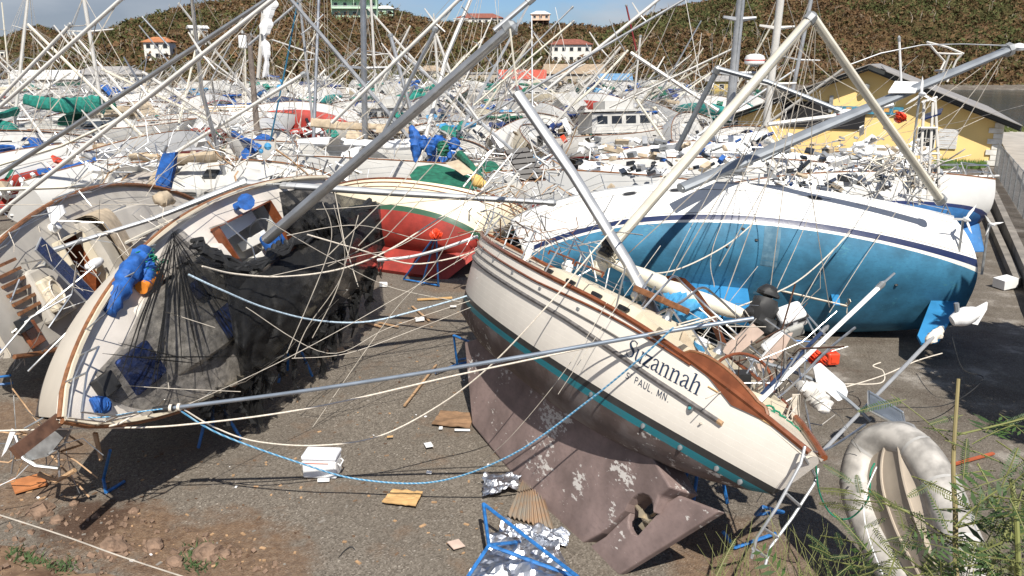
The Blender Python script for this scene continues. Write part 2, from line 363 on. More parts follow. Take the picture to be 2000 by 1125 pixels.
def hill_mat():
    m = bpy.data.materials.new('hillside'); m.use_nodes = True; t = m.node_tree; b = t.nodes['Principled BSDF']; Nn = t.nodes.new; Lk = t.links.new
    c = Nn('ShaderNodeTexCoord')
    def nz(sc, det=8, ro=.65):
        n = Nn('ShaderNodeTexNoise'); n.inputs['Scale'].default_value = sc; n.inputs['Detail'].default_value = det; n.inputs['Roughness'].default_value = ro; Lk(c.outputs['Object'], n.inputs['Vector']); return n.outputs[0]
    r = Nn('ShaderNodeValToRGB'); e = r.color_ramp.elements; e.new(.5); e.new(.6)
    for i, (p, cc) in enumerate([(.38, (.070, .078, .030)), (.47, (.115, .085, .040)), (.55, (.16, .095, .050)), (.64, (.22, .155, .10))]): e[i].position = p; e[i].color = (*cc, 1)
    Lk(nz(.018, 12, .7), r.inputs[0]); r2 = Nn('ShaderNodeValToRGB'); r2.color_ramp.elements[0].color = (.45, .45, .45, 1); r2.color_ramp.elements[0].position = .35; r2.color_ramp.elements[1].position = .65; r2.color_ramp.elements[1].color = (1.2, 1.2, 1.2, 1); Lk(nz(.5), r2.inputs[0])
    x = Nn('ShaderNodeMix'); x.data_type = 'RGBA'; x.blend_type = 'MULTIPLY'; x.inputs[0].default_value = 1; Lk(r.outputs[0], x.inputs[6]); Lk(r2.outputs[0], x.inputs[7]); Lk(x.outputs[2], b.inputs['Base Color'])
    b.inputs['Roughness'].default_value = 1; b.inputs['Specular IOR Level'].default_value = .05
    bp = Nn('ShaderNodeBump'); bp.inputs['Strength'].default_value = 1; bp.inputs['Distance'].default_value = 2.5; Lk(nz(.35), bp.inputs['Height']); Lk(bp.outputs[0], b.inputs['Normal']); return m
hm = MB(); hm.grid([[terr(-900 + 3800 * i / 330, f) for i in range(331)] for f in [k / 44 for k in range(0, 58)]])
link('hills', hm.mesh('hills', hill_mat(), True), kind='structure')
# scrub: storm-stripped bushes all over the hills, as real leaf and twig clumps
def fol(name, c, v=.35): return mat(name, c, .9, var=v, scale=.15, spec=.1)
SC = [fol('scrub_olive', (.085, .080, .033)), fol('scrub_brown', (.12, .078, .040)), fol('scrub_rust', (.145, .085, .044)), fol('scrub_grey', (.165, .125, .085)), fol('scrub_green', (.070, .082, .030))]
rs = np.random.RandomState(3)
def scrub(name, n, pxr, fr_, size, k=7):
    V = []; Fc = []; Mi = []
    for i in range(n):
        px = rs.uniform(*pxr); f = rs.uniform(*fr_) ** .8; p = terr(px, f); s = size * rs.uniform(.5, 1.4)
        zone = noise.noise(Vector((p.x * .02, p.y * .012, 7)))
        mi = rs.choice([0, 4, 1, 1], p=[.4, .3, .2, .1]) if zone > .10 else rs.choice([1, 2, 3, 0, 4], p=[.4, .30, .08, .14, .08])
        for j in range(k):
            c_ = np.array([p.x, p.y, p.z]) + rs.normal(0, 1, 3) * [s * .5, s * .5, s * .22] + [0, 0, s * .35]
            a = rs.normal(0, 1, (3, 3)) * s * .26; o = len(V); V.extend((c_ + a).tolist()); Fc.append((o, o + 1, o + 2)); Mi.append(int(mi))
    me = bpy.data.meshes.new(name); me.from_pydata(V, [], Fc)
    for m_ in SC: me.materials.append(m_)
    me.polygons.foreach_set('material_index', Mi); o = link(name, me, kind='stuff'); return o
scrub('scrub', 25000, (-80, 1330), (0.02, 1.0), 1.7, 6)
scrub('scrub', 26000, (1180, 2150), (0.0, 1.0), 1.6, 6)
tr = MB()   # bare bleached stems standing in the scrub
for i in range(420):
    px = rnd.uniform(0, 2050); p = terr(px, rnd.uniform(.05, 1.0)); h = rnd.uniform(2, 4.5); d = Vector((rnd.gauss(0, .25), rnd.gauss(0, .25), 1)) * h
    tr.tube([p, p + d * .5 + Vector((rnd.gauss(0, .3), 0, 0)), p + d], [.13, .1, .03], 3)
    for _ in range(3):
        q0 = p + d * rnd.uniform(.4, .9); tr.tube([q0, q0 + Vector((rnd.gauss(0, 1), rnd.gauss(0, 1), rnd.uniform(.3, 1.2)))], [.07, .02], 3)
tr.build('bare_scrub_stems', mat('bleached_stem', (.34, .29, .23), .9), kind='stuff')

# ---------------------------------------------------------------- houses
def terr_at(px, py):
    best = None
    for k in range(0, 101):
        p = terr(px, k / 100); v = p - Vector((0, 0, CAMH)); dn = v.y * cp_ - v.z * sp_; yy = 562.5 - FPX * (v.y * sp_ + v.z * cp_) / dn
        if best is None or abs(yy - py) < best[0]: best = (abs(yy - py), p)
    return best[1]
WCOL = {}
def wall_m(n, c): return mat('wall_' + n, c, .85, var=.08, scale=.4)
def house(px, py, wpx, label, wall, roofc, floors=1, roof='hip', fh=2.9, depth=8, nwin=4, yaw=0, balcony=False, p=None, stilts=0, name='house'):
    p = p or terr_at(px, py); wd = wpx / FPX * p.y
    t = thing(name, label, 'house', p, (0, 0, yaw + math.atan2(-p.x, p.y) * .6))
    H = floors * fh; z0 = stilts
    m = MB(); m.box((0, depth / 2, z0 + H / 2), (wd, depth, H)); m.box((0, depth / 2, -1.5 + (0 if not stilts else -2)), (wd * .98, depth * .98, 3)); m.build('wall', wall_m(*wall), t)
    if stilts:
        for sx_ in (-.45, -.15, .15, .45):
            a = MB(); a.box((sx_ * wd, .3, stilts / 2), (.35, .35, stilts)); a.build('post', wall_m(*wall), t)
        a = MB(); a.box((0, depth / 2 + 1, stilts / 2), (wd * .9, depth - 2.2, stilts)); a.build('base', darkwood, t)
    rm = mat('roof_' + roofc[0], roofc[1], .8, var=.2, scale=1.2); r = MB(); o = .6; ww, dd = wd / 2 + o, depth + o; rh = min(wd, depth) * .2; z = z0 + H + .003
    if roof == 'hip':
        k = min(ww * .6, depth * .45)
        r.add([(-ww, -o, z), (ww, -o, z), (ww, dd, z), (-ww, dd, z), (-ww + k, depth / 2, z + rh), (ww - k, depth / 2, z + rh), (-ww, -o, z - .2), (ww, -o, z - .2), (ww, dd, z - .2), (-ww, dd, z - .2)],
              [(0, 1, 5, 4), (1, 2, 5), (2, 3, 4, 5), (3, 0, 4), (6, 7, 1, 0), (7, 8, 2, 1), (8, 9, 3, 2), (9, 6, 0, 3), (9, 8, 7, 6)])
    elif roof == 'gable':
        r.add([(-ww, -o, z), (ww, -o, z), (ww, dd, z), (-ww, dd, z), (-ww, depth / 2, z + rh), (ww, depth / 2, z + rh)], [(0, 1, 5, 4), (2, 3, 4, 5), (1, 2, 5), (3, 0, 4), (3, 2, 1, 0)])
    else: r.box((0, depth / 2, z + .15), (wd + .5, depth + .5, .3))
    r.build('roof', rm, t)
    for f in range(floors):
        zf = z0 + f * fh
        for k in range(nwin):
            x = (k + .5) / nwin * wd - wd / 2 + rnd.uniform(-.1, .1); a = MB(); ww_ = min(1.2, wd / nwin * .5); a.box((x, -.02, zf + 1.5), (ww_ + .25, .08, 1.45)); fo = a.build('window', wall_m('trim', (.5, .5, .47)), t)
            a = MB(); a.box((x, -.07, zf + 1.5), (ww_, .05, 1.2)); a.build('pane', dark, fo)
        if balcony and (f > 0 or stilts):
            a = MB(); a.box((0, -1., zf), (wd * .98, 1.9, .18))
            a.build('balcony', wall_m(*wall), t)
            a = MB(); n = max(6, int(wd / .5))
            for k in range(n + 1): a.box((-wd * .49 + wd * .98 * k / n, -1.9, zf + .5), (.06, .06, .9))
            a.box((0, -1.9, zf + .98), (wd * .98, .09, .09)); a.build('railing', whitepl, t)
            for k in (-.48, 0, .48):
                a = MB(); a.box((k * wd, -1.85, zf + fh / 2), (.2, .2, fh)); a.build('post', wall_m(*wall), t)
    return t
Wh = ('white', (.68, .66, .60)); Gn = ('pale_green', (.42, .58, .42)); Pk = ('salmon', (.60, .40, .28)); Bl = ('pale_blue', (.38, .48, .60)); Cr = ('cream', (.60, .55, .42)); Bg = ('beige', (.42, .36, .28))
RedR = ('red_brown', (.22, .075, .05)); OrR = ('orange', (.38, .15, .06)); GyR = ('grey', (.28, .27, .26)); WhR = ('white', (.6, .6, .58)); TnR = ('tan', (.33, .25, .17)); BlR = ('blue', (.12, .25, .40)); BrR = ('bright_red', (.42, .08, .05))
house(708, 36, 84, 'pale green apartment house with three tiers of balconies on the hilltop', Gn, GyR, 4, 'flat', 3.3, 12, 5, 0, True)
house(764, 32, 30, 'low pale green annex right of the balconied hilltop apartment house', Gn, WhR, 1, 'hip', 3, 8, 2)
house(940, 41, 84, 'long white ridge house with wide red-brown hipped roof', Wh, RedR, 1, 'hip', 3.2, 12, 7)
house(905, 44, 26, 'small pale outbuilding touching the left end of the long ridge house', Wh, WhR, 1, 'flat', 2.6, 6, 2)
house(1053, 52, 34, 'square salmon house raised on dark posts on the ridge saddle', Pk, WhR, 1, 'hip', 3, 8, 3, 0, True, stilts=3)
house(1112, 122, 74, 'white two-storey villa with red-brown roof at the foot of the hill', Wh, RedR, 2, 'hip', 3.2, 9, 5, .1)
house(417, 72, 30, 'small tilted white house alone on the left slope', Wh, WhR, 1, 'gable', 3, 7, 2, .3)
house(334, 118, 46, 'white house with orange roof low on the left hillside', Wh, OrR, 2, 'hip', 2.8, 8, 3, -.1)
house(37, 112, 18, 'tiny white house highest on the far left slope', Wh, GyR, 1, 'flat', 3, 7, 2)
house(10, 140, 34, 'white house with grey roof at the left edge, above the blue one', Wh, GyR, 1, 'hip', 3, 7, 3)
house(6, 172, 26, 'pale blue two-storey house at the left edge behind the masts', Bl, WhR, 2, 'flat', 2.8, 7, 3)
house(846, 158, 44, 'low cream house with tan roof right behind the tilted masts', Cr, TnR, 1, 'hip', 3, 7, 3)
house(1020, 178, 84, 'long shed with bright red roof behind the crowd of masts', Pk, BrR, 1, 'gable', 3.2, 12, 4, name='shed')
house(1118, 168, 110, 'long beige shed with tan roof below the white villa', Bg, TnR, 1, 'gable', 3.6, 14, 6, name='shed')
house(1195, 178, 60, 'low shed with blue roof behind the boatyard masts', Wh, BlR, 1, 'gable', 3, 10, 3, name='shed')
house(930, 166, 100, 'long low beige shed between the cream house and the red roof', Bg, GyR, 1, 'flat', 3.2, 12, 6, name='shed')
house(235, 168, 120, 'long white building with grey roof at the foot of the left hill', Wh, GyR, 1, 'hip', 3.2, 10, 7, name='shed')
house(112, 182, 110, 'grey roofed beige warehouse at the foot of the far left hill', Bg, WhR, 1, 'gable', 3.4, 12, 5, name='shed')
house(1398, 180, 56, 'yellow shed half hidden behind the leaning masts', ('ochre', (.55, .40, .12)), GyR, 1, 'gable', 3, 8, 3, name='shed')

# ---------------------------------------------------------------- yellow boat shed on the right
YB = thing('boatyard_building', 'yellow gabled boatyard building with grey metal roof and white corner blocks', 'building', (25.6, 60.8, 0), (0, 0, R(-25))); YB.scale = (1.05, 1.05, 1.0)
ym = mat('yellow_wall', (.84, .60, .24), .85, var=.06, scale=.5, bump=.1, bscale=6)
hw, eave, peak, dep = 8.5, 2.95, 6.5, 24
m = MB(); face = [(-hw, 0, -.3), (hw, 0, -.3), (hw, 0, eave), (0, 0, peak), (-hw, 0, eave)]
m.prism([(x, y + .125, z) for x, y, z in face], (0, .25, 0)); m.prism([(x, dep, z) for x, y, z in face], (0, .25, 0))
m.box((hw - .125, dep / 2, eave / 2 - .15), (.25, dep - .3, eave + .3)); m.box((-hw + .125, dep / 2, eave / 2 - .15), (.25, dep - .3, eave + .3)); m.build('wall', ym, YB)
roofm = mat('sheet_metal_roof', (.30, .285, .265), .55, .2, var=.15, scale=.8, bump=.2)
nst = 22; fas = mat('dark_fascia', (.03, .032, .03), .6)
for side in (-1, 1):
    sl_ = Vector((side * (hw + .9), 0, eave - (peak - eave) / hw * .9)); tp = Vector((0, 0, peak)); d = (sl_ - tp)
    nn = Vector((-d.z * side, 0, d.x * side)).normalized() * .12
    for k in range(nst):
        y0, y1 = -1.2 + (dep + 2) * k / nst, -1.2 + (dep + 2) * (k + 1) / nst - .06
        a = MB(); q0 = [tp + Vector((0, y0, .3)), sl_ + Vector((0, y0, .3)), sl_ + Vector((0, y1, .3)), tp + Vector((0, y1, .3))]
        if side == 1 and k in (0, 1): q0[0] = tp.lerp(sl_, .12) + Vector((0, y0, .32)); q0[3] = tp.lerp(sl_, .08) + Vector((0, y1, .5))
        a.prism(q0, nn * .5); a.build('roof_panel', roofm, YB)
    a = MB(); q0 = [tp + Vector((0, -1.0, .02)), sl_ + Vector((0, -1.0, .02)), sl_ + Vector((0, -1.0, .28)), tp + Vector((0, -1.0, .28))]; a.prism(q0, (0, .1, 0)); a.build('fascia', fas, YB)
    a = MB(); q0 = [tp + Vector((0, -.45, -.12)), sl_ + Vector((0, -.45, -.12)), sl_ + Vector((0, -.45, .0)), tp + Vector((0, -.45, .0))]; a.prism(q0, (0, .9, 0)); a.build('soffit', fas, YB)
qm = mat('white_corner_block', (.70, .68, .62), .8)
for k in range(8):
    wq = .55 if k % 2 else .85; a = MB(); a.box((hw - wq / 2 + .03, -.03, .2 + k * .37), (wq, .14, .34)); a.build('corner_block', qm, YB)
a = MB(); a.box((4.05, -.02, 1.75), (1.15, .1, 1.55)); wf = a.build('window', qm, YB)
for zz in (1.4, 2.12):
    for xx in (-.27, .27):
        a = MB(); a.box((4.05 + xx, -.09, zz), (.48, .04, .64)); a.build('pane', dark, wf)
for kk in range(5):
    a = MB(); a.box((5.35, -.10, 1.2 + kk * .28), (1.15, .05, .24), Matrix.Rotation(R(12), 3, 'X')); a.build('shutter_slat', whitepl, YB)
a = MB(); a.box((-3.9, -.04, 3.2), (3.2, .12, 1.9)); a.box((-1.2, -.05, 2.75), (2.6, .12, 1.1)); a.build('opening', mat('interior_shade_paint', (.012, .012, .014), .9), YB)  # near-black slabs on an uncut wall: the shade inside the opening is painted
a = MB(); a.box((.25, -.12, 3.6), (4.4, .1, .52)); sg = a.build('sign', mat('blue_sign', (.05, .22, .32), .5, var=.4, scale=3), YB)
a = MB()
for k in range(7): a.box((-1.6 + k * .6, -.185, 3.6 + (.06 if k % 2 else -.04)), (.34, .02, .2 + .05 * (k % 3)))
a.build('sign_print', mat('sign_print', (.55, .30, .08), .6, var=.5, scale=4), sg)
a = MB(); a.lathe([(.02, 0), (.22, .06), (.26, .3), (.1, .42)], 12, Matrix.Translation((-.05, -.35, 5.05))); a.tube([(-.05, 0, 5.4), (-.05, -.35, 5.45)], .05); a.build('wall_lamp', galv, YB, True)
a = MB(); a.box((-2.2, -.12, 4.0), (.25, .1, 1.2)); a.build('fixture', galv, YB)
# grass strip before the wall
gr = MB()
for i in range(1500):
    p = gnd(rnd.uniform(1825, 1925), 0 or rnd.uniform(318, 330)); h = rnd.uniform(.15, .55)
    gr.add([(p.x, p.y, 0), (p.x + .08, p.y, 0), (p.x + rnd.gauss(0, .15), p.y + rnd.gauss(0, .1), h)], [(0, 1, 2)])
gr.build('grass', mat('grass', (.07, .13, .02), .9, var=.4), kind='stuff')
# shoreline strip beyond the road with weeds
sh = MB()
for i in range(900):
    x = rnd.uniform(38, 75); y = rnd.uniform(84, 87); sh.add([(x, y, .1), (x + .4, y, .1), (x + rnd.gauss(0, .3), y, .1 + rnd.uniform(.2, .7))], [(0, 1, 2)])
sh.build('shore_weeds', SC[4], kind='stuff')
# retaining wall, trench and chain link fence on the right
fen = thing('chain_link_fence', 'galvanised chain link fence along the concrete road on the right', 'fence')
fa, fb_ = gnd(1942, 335), gnd(2080, 560); nP = 12
for k in range(nP + 1):
    p = fa.lerp(fb_, k / nP); a = MB(); a.tube([p, p + Vector((0, 0, 1.9))], .035, 6); a.build('post', galv, fen)
a = MB(); a.tube([fa + Vector((0, 0, 1.85)), fb_ + Vector((0, 0, 1.85))], .025, 6); a.build('rail', galv, fen)
a = MB(); Lf = (fb_ - fa).length; nw = 120
for k in range(-16, nw):
    for sgn in (1, -1):
        t0, t1 = k / nw, (k + 16) / nw; z0, z1 = (0, 1.8) if sgn == 1 else (1.8, 0)
        c0, c1 = max(0, t0), min(1, t1)
        if c1 <= c0: continue
        za = z0 + (z1 - z0) * (c0 - t0) / (t1 - t0); zb = z0 + (z1 - z0) * (c1 - t0) / (t1 - t0)
        a.tube([fa.lerp(fb_, c0) + Vector((0, 0, za)), fa.lerp(fb_, c1) + Vector((0, 0, zb))], .006, 3, False)
a.build('wire_mesh', galv, fen, kind='stuff')
rw = MB(); ra, rb_ = gnd(1918, 345), gnd(2040, 640)
rw.prism([ra, rb_, rb_ + Vector((0, 0, .55)), ra + Vector((0, 0, .55))], (.35, .1, 0)); link('retaining_wall', rw.mesh('retaining_wall', dconc), kind='structure')
kb = MB(); ka, kc = gnd(1905, 372), gnd(1985, 560); kb.prism([ka, kc, kc + Vector((0, 0, .28)), ka + Vector((0, 0, .28))], (.3, .1, 0)); link('kerb', kb.mesh('kerb', dconc), kind='structure')
tm = MB(); tm.tube([gnd(1880, 362) + Vector((0, 0, .5)), gnd(1948, 364) + Vector((0, 0, .6))], .09, 6); single(tm, 'fallen_post', whitemast, 'white post lying across the kerb below the yellow building', 'post')
# the big shade on the right is cast by an unseen tree, built near the end
# ---------------------------------------------------------------- boats: hull shape
def hp(h, s, t, side=1):
    """hull surface: s 0 bow .. 1 stern, t 0 sheer .. 1 keel line"""
    Ln, B = h['L'], h['B']; sm = h.get('smax', .52)
    bb = max(0, 1 - ((sm - s) / sm) ** 2.0) ** .8 if s < sm else 1 - (1 - h['tr']) * ((s - sm) / (1 - sm)) ** 2.0
    b = B / 2 * bb + .03
    zs = h['fm'] + (h['fb'] - h['fm']) * max(0, 1 - s / .62) ** 2 + (h['fs'] - h['fm']) * max(0, (s - .62) / .38) ** 2
    D = h['D']; kb = h.get('kb', -.25); ks = h.get('ks', .15)
    zk = -D + (D + kb) * max(0, 1 - s / .5) ** h.get('kp', 3) + (D + ks) * max(0, (s - .5) / .5) ** h.get('kq', 2.2)
    th = t * math.pi / 2; e1 = h.get('e1', .6) + (1 - min(1, bb * 1.3)) * h.get('ve', .6)
    y = b * max(0, math.cos(th)) ** e1 if t < 1 else 0
    u = math.sin(th) ** 1.15
    return Vector((Ln * (.5 - s) - h.get('rb', 1.2) * (1 - s) ** 6 * u + h.get('rs', .6) * s ** 8 * u, y * side, zs - (zs - zk) * u))
def hz(h, s, z, side=1, out=0.0):
    """hull surface point at height z, pushed out along the normal"""
    lo, hi = 0., 1.
    for _ in range(20):
        m = (lo + hi) / 2
        if hp(h, s, m).z > z: lo = m
        else: hi = m
    p = hp(h, s, lo, side)
    if out:
        a = hp(h, min(1, s + .01), lo, side) - hp(h, max(0, s - .01), lo, side); b = hp(h, s, min(1, lo + .02), side) - hp(h, s, max(0, lo - .02), side)
        n = a.cross(b)
        if n.y * side < 0: n = -n
        if n.length > 1e-9: p = p + n.normalized() * out
    return p
def zsheer(h, s): return hp(h, s, 0).z
def bw(h, s): return hp(h, s, 0).y
def hull_mesh(h, ns=36, ntt=14):
    m = MB()
    ss = [i / ns for i in range(ns + 1)]; ss = [s ** 1.15 for s in ss]; ts = [j / ntt for j in range(ntt + 1)]
    m.grid([[hp(h, s, t, 1) for t in ts] for s in ss]); m.grid([[hp(h, s, t, -1) for t in ts] for s in ss], flip=True)
    tr_ = [hp(h, 1, t, 1) for t in ts] + [hp(h, 1, t, -1) for t in reversed(ts[:-1])]
    m.add(tr_, [tuple(range(len(tr_)))], mi=1)
    return m
def deck_mesh(h, hole=None, ns=36, drop=.05, camber=.06):
    m = MB(); us = [-1, -.8, -.6, -.45, -.3, -.15, 0, .15, .3, .45, .6, .8, 1]; ss = [i / ns for i in range(ns + 1)]
    P_ = lambda s, u, dz=0: Vector((h['L'] * (.5 - s) , bw(h, s) * u * .985, zsheer(h, s) - drop + camber * (1 - u * u) + dz))
    vs = [P_(s, u) for s in ss for u in us]; w = len(us); fs = []
    for i in range(ns):
        for j in range(w - 1):
            if hole and hole[0] <= ss[i] + 1e-6 and ss[i + 1] <= hole[1] + 1e-6 and abs(us[j] + us[j + 1]) / 2 < hole[2]: continue
            fs.append((i * w + j, (i + 1) * w + j, (i + 1) * w + j + 1, i * w + j + 1))
    m.add(vs, fs)
    well = None
    if hole:
        sa = [s for s in ss if hole[0] - 1e-6 <= s <= hole[1] + 1e-6]; uu = [u for u in us if abs(u) <= hole[2] + .02]
        u0, u1 = uu[0], uu[-1]; dp = hole[3] if len(hole) > 3 else .55; well = MB()
        ring = [(s, u0) for s in sa] + [(sa[-1], u) for u in uu[1:]] + [(s, u1) for s in reversed(sa[:-1])] + [(sa[0], u) for u in reversed(uu[1:-1])]
        top = [P_(s, u) for s, u in ring]; mid = []
        bot = [Vector((p.x, p.y * .8, p.z - dp)) for p in top]; n = len(ring)
        seat = [Vector((p.x, p.y, p.z - dp * .45)) for p in top]; sin_ = [Vector((p.x, p.y * .45, p.z - dp * .45)) for p in top]; fl = [Vector((p.x, p.y * .42, p.z - dp * 1.3)) for p in top]
        well.add(top + seat + sin_ + fl, [(r * n + i, r * n + (i + 1) % n, (r + 1) * n + (i + 1) % n, (r + 1) * n + i) for r in range(3) for i in range(n)] + [tuple(3 * n + i for i in range(n))])
    return m, well
def strake(h, s0, s1, zf, r=.03, side=1, n=40, mbx=None, flat=1., out=.012):
    m = mbx or MB(); m.tube([hz(h, s0 + (s1 - s0) * i / n, zf(s0 + (s1 - s0) * i / n), side, out) for i in range(n + 1)], r, 6, True, flat); return m
def rail_mb(h, side, r=.035, s0=0., s1=1., dz=.02, n=36):
    m = MB(); m.tube([hp(h, s0 + (s1 - s0) * i / n, 0, side) + Vector((0, 0, dz)) for i in range(n + 1)], r, 6); return m
def cabin_mb(h, s0, s1, wf, hh, slope=.35, n=8, aft=.1):
    """trunk: rounded top, sides follow the beam, front slopes; returns builder and side function"""
    m = MB(); G = []
    prof = [(-1, 0), (-.96, .55), (-.88, .9), (-.6, 1.02), (0, 1.08), (.6, 1.02), (.88, .9), (.96, .55), (1, 0)]
    for i in range(n + 1):
        a = i / n; s = s0 + (s1 - s0) * a; x = h['L'] * (.5 - s); hgt = hh * min(1, .12 + a * (1 / slope)) if a < slope else hh
        if i == n: hgt = hh * (1 - aft * 0)
        w = bw(h, s) * wf; zd = zsheer(h, s) - .06
        if i == 0: hgt = .02
        G.append([(x, w * u, zd + hgt * v) for u, v in prof])
    m.grid(G); k = len(prof); o = len(m.v) - k; m.add(m.v[o:], [tuple(range(k))]); m.add(G[0], [tuple(reversed(range(k)))])
    return m
def side_window(h, s, wf, z0, z1, ln, side, skew=.12):
    """lens of dark glass standing on the trunk side"""
    x = h['L'] * (.5 - s); w = bw(h, s); zd = zsheer(h, s) - .06; y = w * wf * (.985) * side
    m = MB(); n_ = 10; pts = []
    for i in range(n_):
        a = 2 * math.pi * i / n_; cx, cz = math.cos(a), math.sin(a); cx = math.copysign(abs(cx) ** .5, cx); cz = math.copysign(abs(cz) ** .5, cz)
        pts.append((x + cx * ln / 2, y, zd + (z0 + z1) / 2 + cz * (z1 - z0) / 2))
    m.prism(pts, (0, .05, 0)); return m
def hatch_mb(c, dx, dy, hgt=.06): 
    m = MB(); m.box(c, (dx, dy, hgt)); m.box((c[0], c[1], c[2] + hgt * .6), (dx * .8, dy * .8, hgt * .3)); return m
def pulpit_mb(h, s=.12, hh=.6, r=.014, stern=False):
    m = MB()
    if not stern:
        pts = [hp(h, s, 0, 1) + Vector((0, -.05, hh)), hp(h, s * .5, 0, 1) + Vector((.05, 0, hh)), Vector((h['L'] / 2 + .12, 0, zsheer(h, 0) + hh)), hp(h, s * .5, 0, -1) + Vector((.05, 0, hh)), hp(h, s, 0, -1) + Vector((0, .05, hh))]
        m.tube(pts, r, 5)
        for q in (0, 1, 3, 4): m.tube([pts[q], pts[q] - Vector((.05, 0, hh))], r, 5)
        m.tube([p - Vector((0, 0, hh * .5)) for p in pts], r * .8, 4)
    else:
        a = [hp(h, 1 - s, 0, 1), hp(h, .995, 0, 1), hp(h, .995, 0, -1), hp(h, 1 - s, 0, -1)]
        up = Vector((0, 0, hh)); m.tube([p + up for p in a], r, 5); m.tube([p + up * .5 for p in a], r * .8, 4)
        for p in a: m.tube([p, p + up], r, 5)
    return m
def lifeline_mb(h, side, s0=.13, s1=.86, n=6, hh=.6, r=.012, bend=0, rg=None):
    m = MB(); tops = []
    for i in range(n + 1):
        s = s0 + (s1 - s0) * i / n; p = hp(h, s, 0, side); q = p + Vector((0, -side * .03, hh))
        if bend: q += Vector((rg.gauss(0, .12), rg.gauss(0, .12), -abs(rg.gauss(0, .1)))) * bend
        m.tube([p, q], r, 4); tops.append(q)
    m.tube(tops, r * .55, 3); m.tube([(t + hp(h, s0 + (s1 - s0) * i / n, 0, side)) * .5 for i, t in enumerate(tops)], r * .5, 3); return m
def keel_prism(poly, th=.22, taper=.5):
    """poly in x,z; foil-like: thick near the hull (first points), thin at the foot"""
    m = MB(); c = sum(p[0] for p in poly) / len(poly); zt = max(p[1] for p in poly); zb = min(p[1] for p in poly); n = len(poly)
    inner = [(c + (x - c) * .82, z) for x, z in poly]
    def w(z): return th * (taper + (1 - taper) * (z - zb) / (zt - zb)) / 2
    L0 = [(x, 0, z) for x, z in poly]; A = [(x, w(z), z + (0.03 if z < zb + .1 else 0)) for x, z in inner]; B = [(x, -w(z), z + (0.03 if z < zb + .1 else 0)) for x, z in inner]
    m.add(L0 + A + B, [(i, (i + 1) % n, n + (i + 1) % n, n + i) for i in range(n)] + [tuple(n + i for i in range(n))] + [(i, 2 * n + i, 2 * n + (i + 1) % n, (i + 1) % n) for i in range(n)] + [tuple(2 * n + i for i in reversed(range(n)))]); return m
def sail_cover(mb, a, b, r=.16, n=14, seed=1, droop=.12):
    a, b = Vector(a), Vector(b); pts = []; rr = []
    g = random.Random(seed)
    for i in range(n + 1):
        t = i / n; pts.append(a.lerp(b, t) + Vector((0, g.gauss(0, .015), -.0 - droop * math.sin(math.pi * t) + g.gauss(0, .02)))); rr.append(r * (1.15 - .5 * t) * (1 + g.gauss(0, .07)))
    mb.tube(pts, rr, 8, True, 1.5); return mb
def dodger_mb(x, w, z, hh=.55, dx=.9):
    m = MB(); G = []
    for i in range(4):
        a = i / 3; row = []
        for j in range(9):
            th = math.pi * j / 8; row.append((x + dx * (a - .5) + (.0), w * math.copysign(abs(math.cos(th)) ** .6, math.cos(th)), z + hh * (.55 + .45 * (1 - (1 - a) ** 2)) * math.sin(th) ** .55))
        G.append(row)
    m.grid(G); G2 = [[(p[0], p[1] * .97, p[2] - .03) for p in r_] for r_ in G]; m.grid(G2, flip=True); return m

# ---------------------------------------------------------------- far and middle boats: prototypes, then individual copies
HM = {}
def generic_hull_mat(key, top, bands, bottom):
    if key not in HM: HM[key] = hull_mat('hull_' + key, top, bands, bottom, scuff=(.3, .3, .3), amount=.1)
    return HM[key]
Wt = (.55, .54, .51)
HULLS = {
 'white': [('red', 'red', generic_hull_mat('white_red', Wt, [(0, .12, (.5, .5, .5))], (.33, .03, .02))), ('blue', 'blue', generic_hull_mat('white_blue', Wt, [(0, .1, (.02, .03, .1))], (.03, .14, .34))),
           ('black', 'black', generic_hull_mat('white_black', Wt, [(0, .1, (.3, .02, .02))], (.03, .03, .03))), ('teal', 'teal', generic_hull_mat('white_teal', Wt, [(0, .1, (.55, .55, .55))], (.02, .22, .20)))],
 'cream': [('rust red', 'red', generic_hull_mat('cream_red', (.52, .46, .34), [(0, .12, (.02, .10, .05))], (.36, .035, .02))), ('navy', 'navy', generic_hull_mat('cream_navy', (.62, .54, .40), [(0, .1, (.05, .05, .05))], (.02, .04, .10)))],
 'grey': [('dark red', 'red', generic_hull_mat('grey_red', (.40, .40, .39), [(0, .1, (.6, .6, .6))], (.16, .03, .025))), ('black', 'black', generic_hull_mat('grey_black', (.42, .42, .41), [(0, .1, (.6, .6, .6))], (.035, .035, .035)))],
 'navy blue': [('red', 'red', generic_hull_mat('navy_red', (.02, .035, .10), [(0, .1, (.7, .7, .7))], (.3, .03, .02)))],
 'dark green': [('brown', 'brown', generic_hull_mat('green_brown', (.012, .06, .035), [(0, .1, (.7, .7, .7))], (.12, .06, .05)))],
}
COVERS = {'green': green, 'blue': blue, 'tan': tan, 'teal': teal, 'navy': navy, 'white': whitepl, 'light blue': skyblue}
PROTO = []
def slots(o):
    for i, sl__ in enumerate(o.material_slots):
        m = sl__.material; sl__.link = 'OBJECT'; sl__.material = m
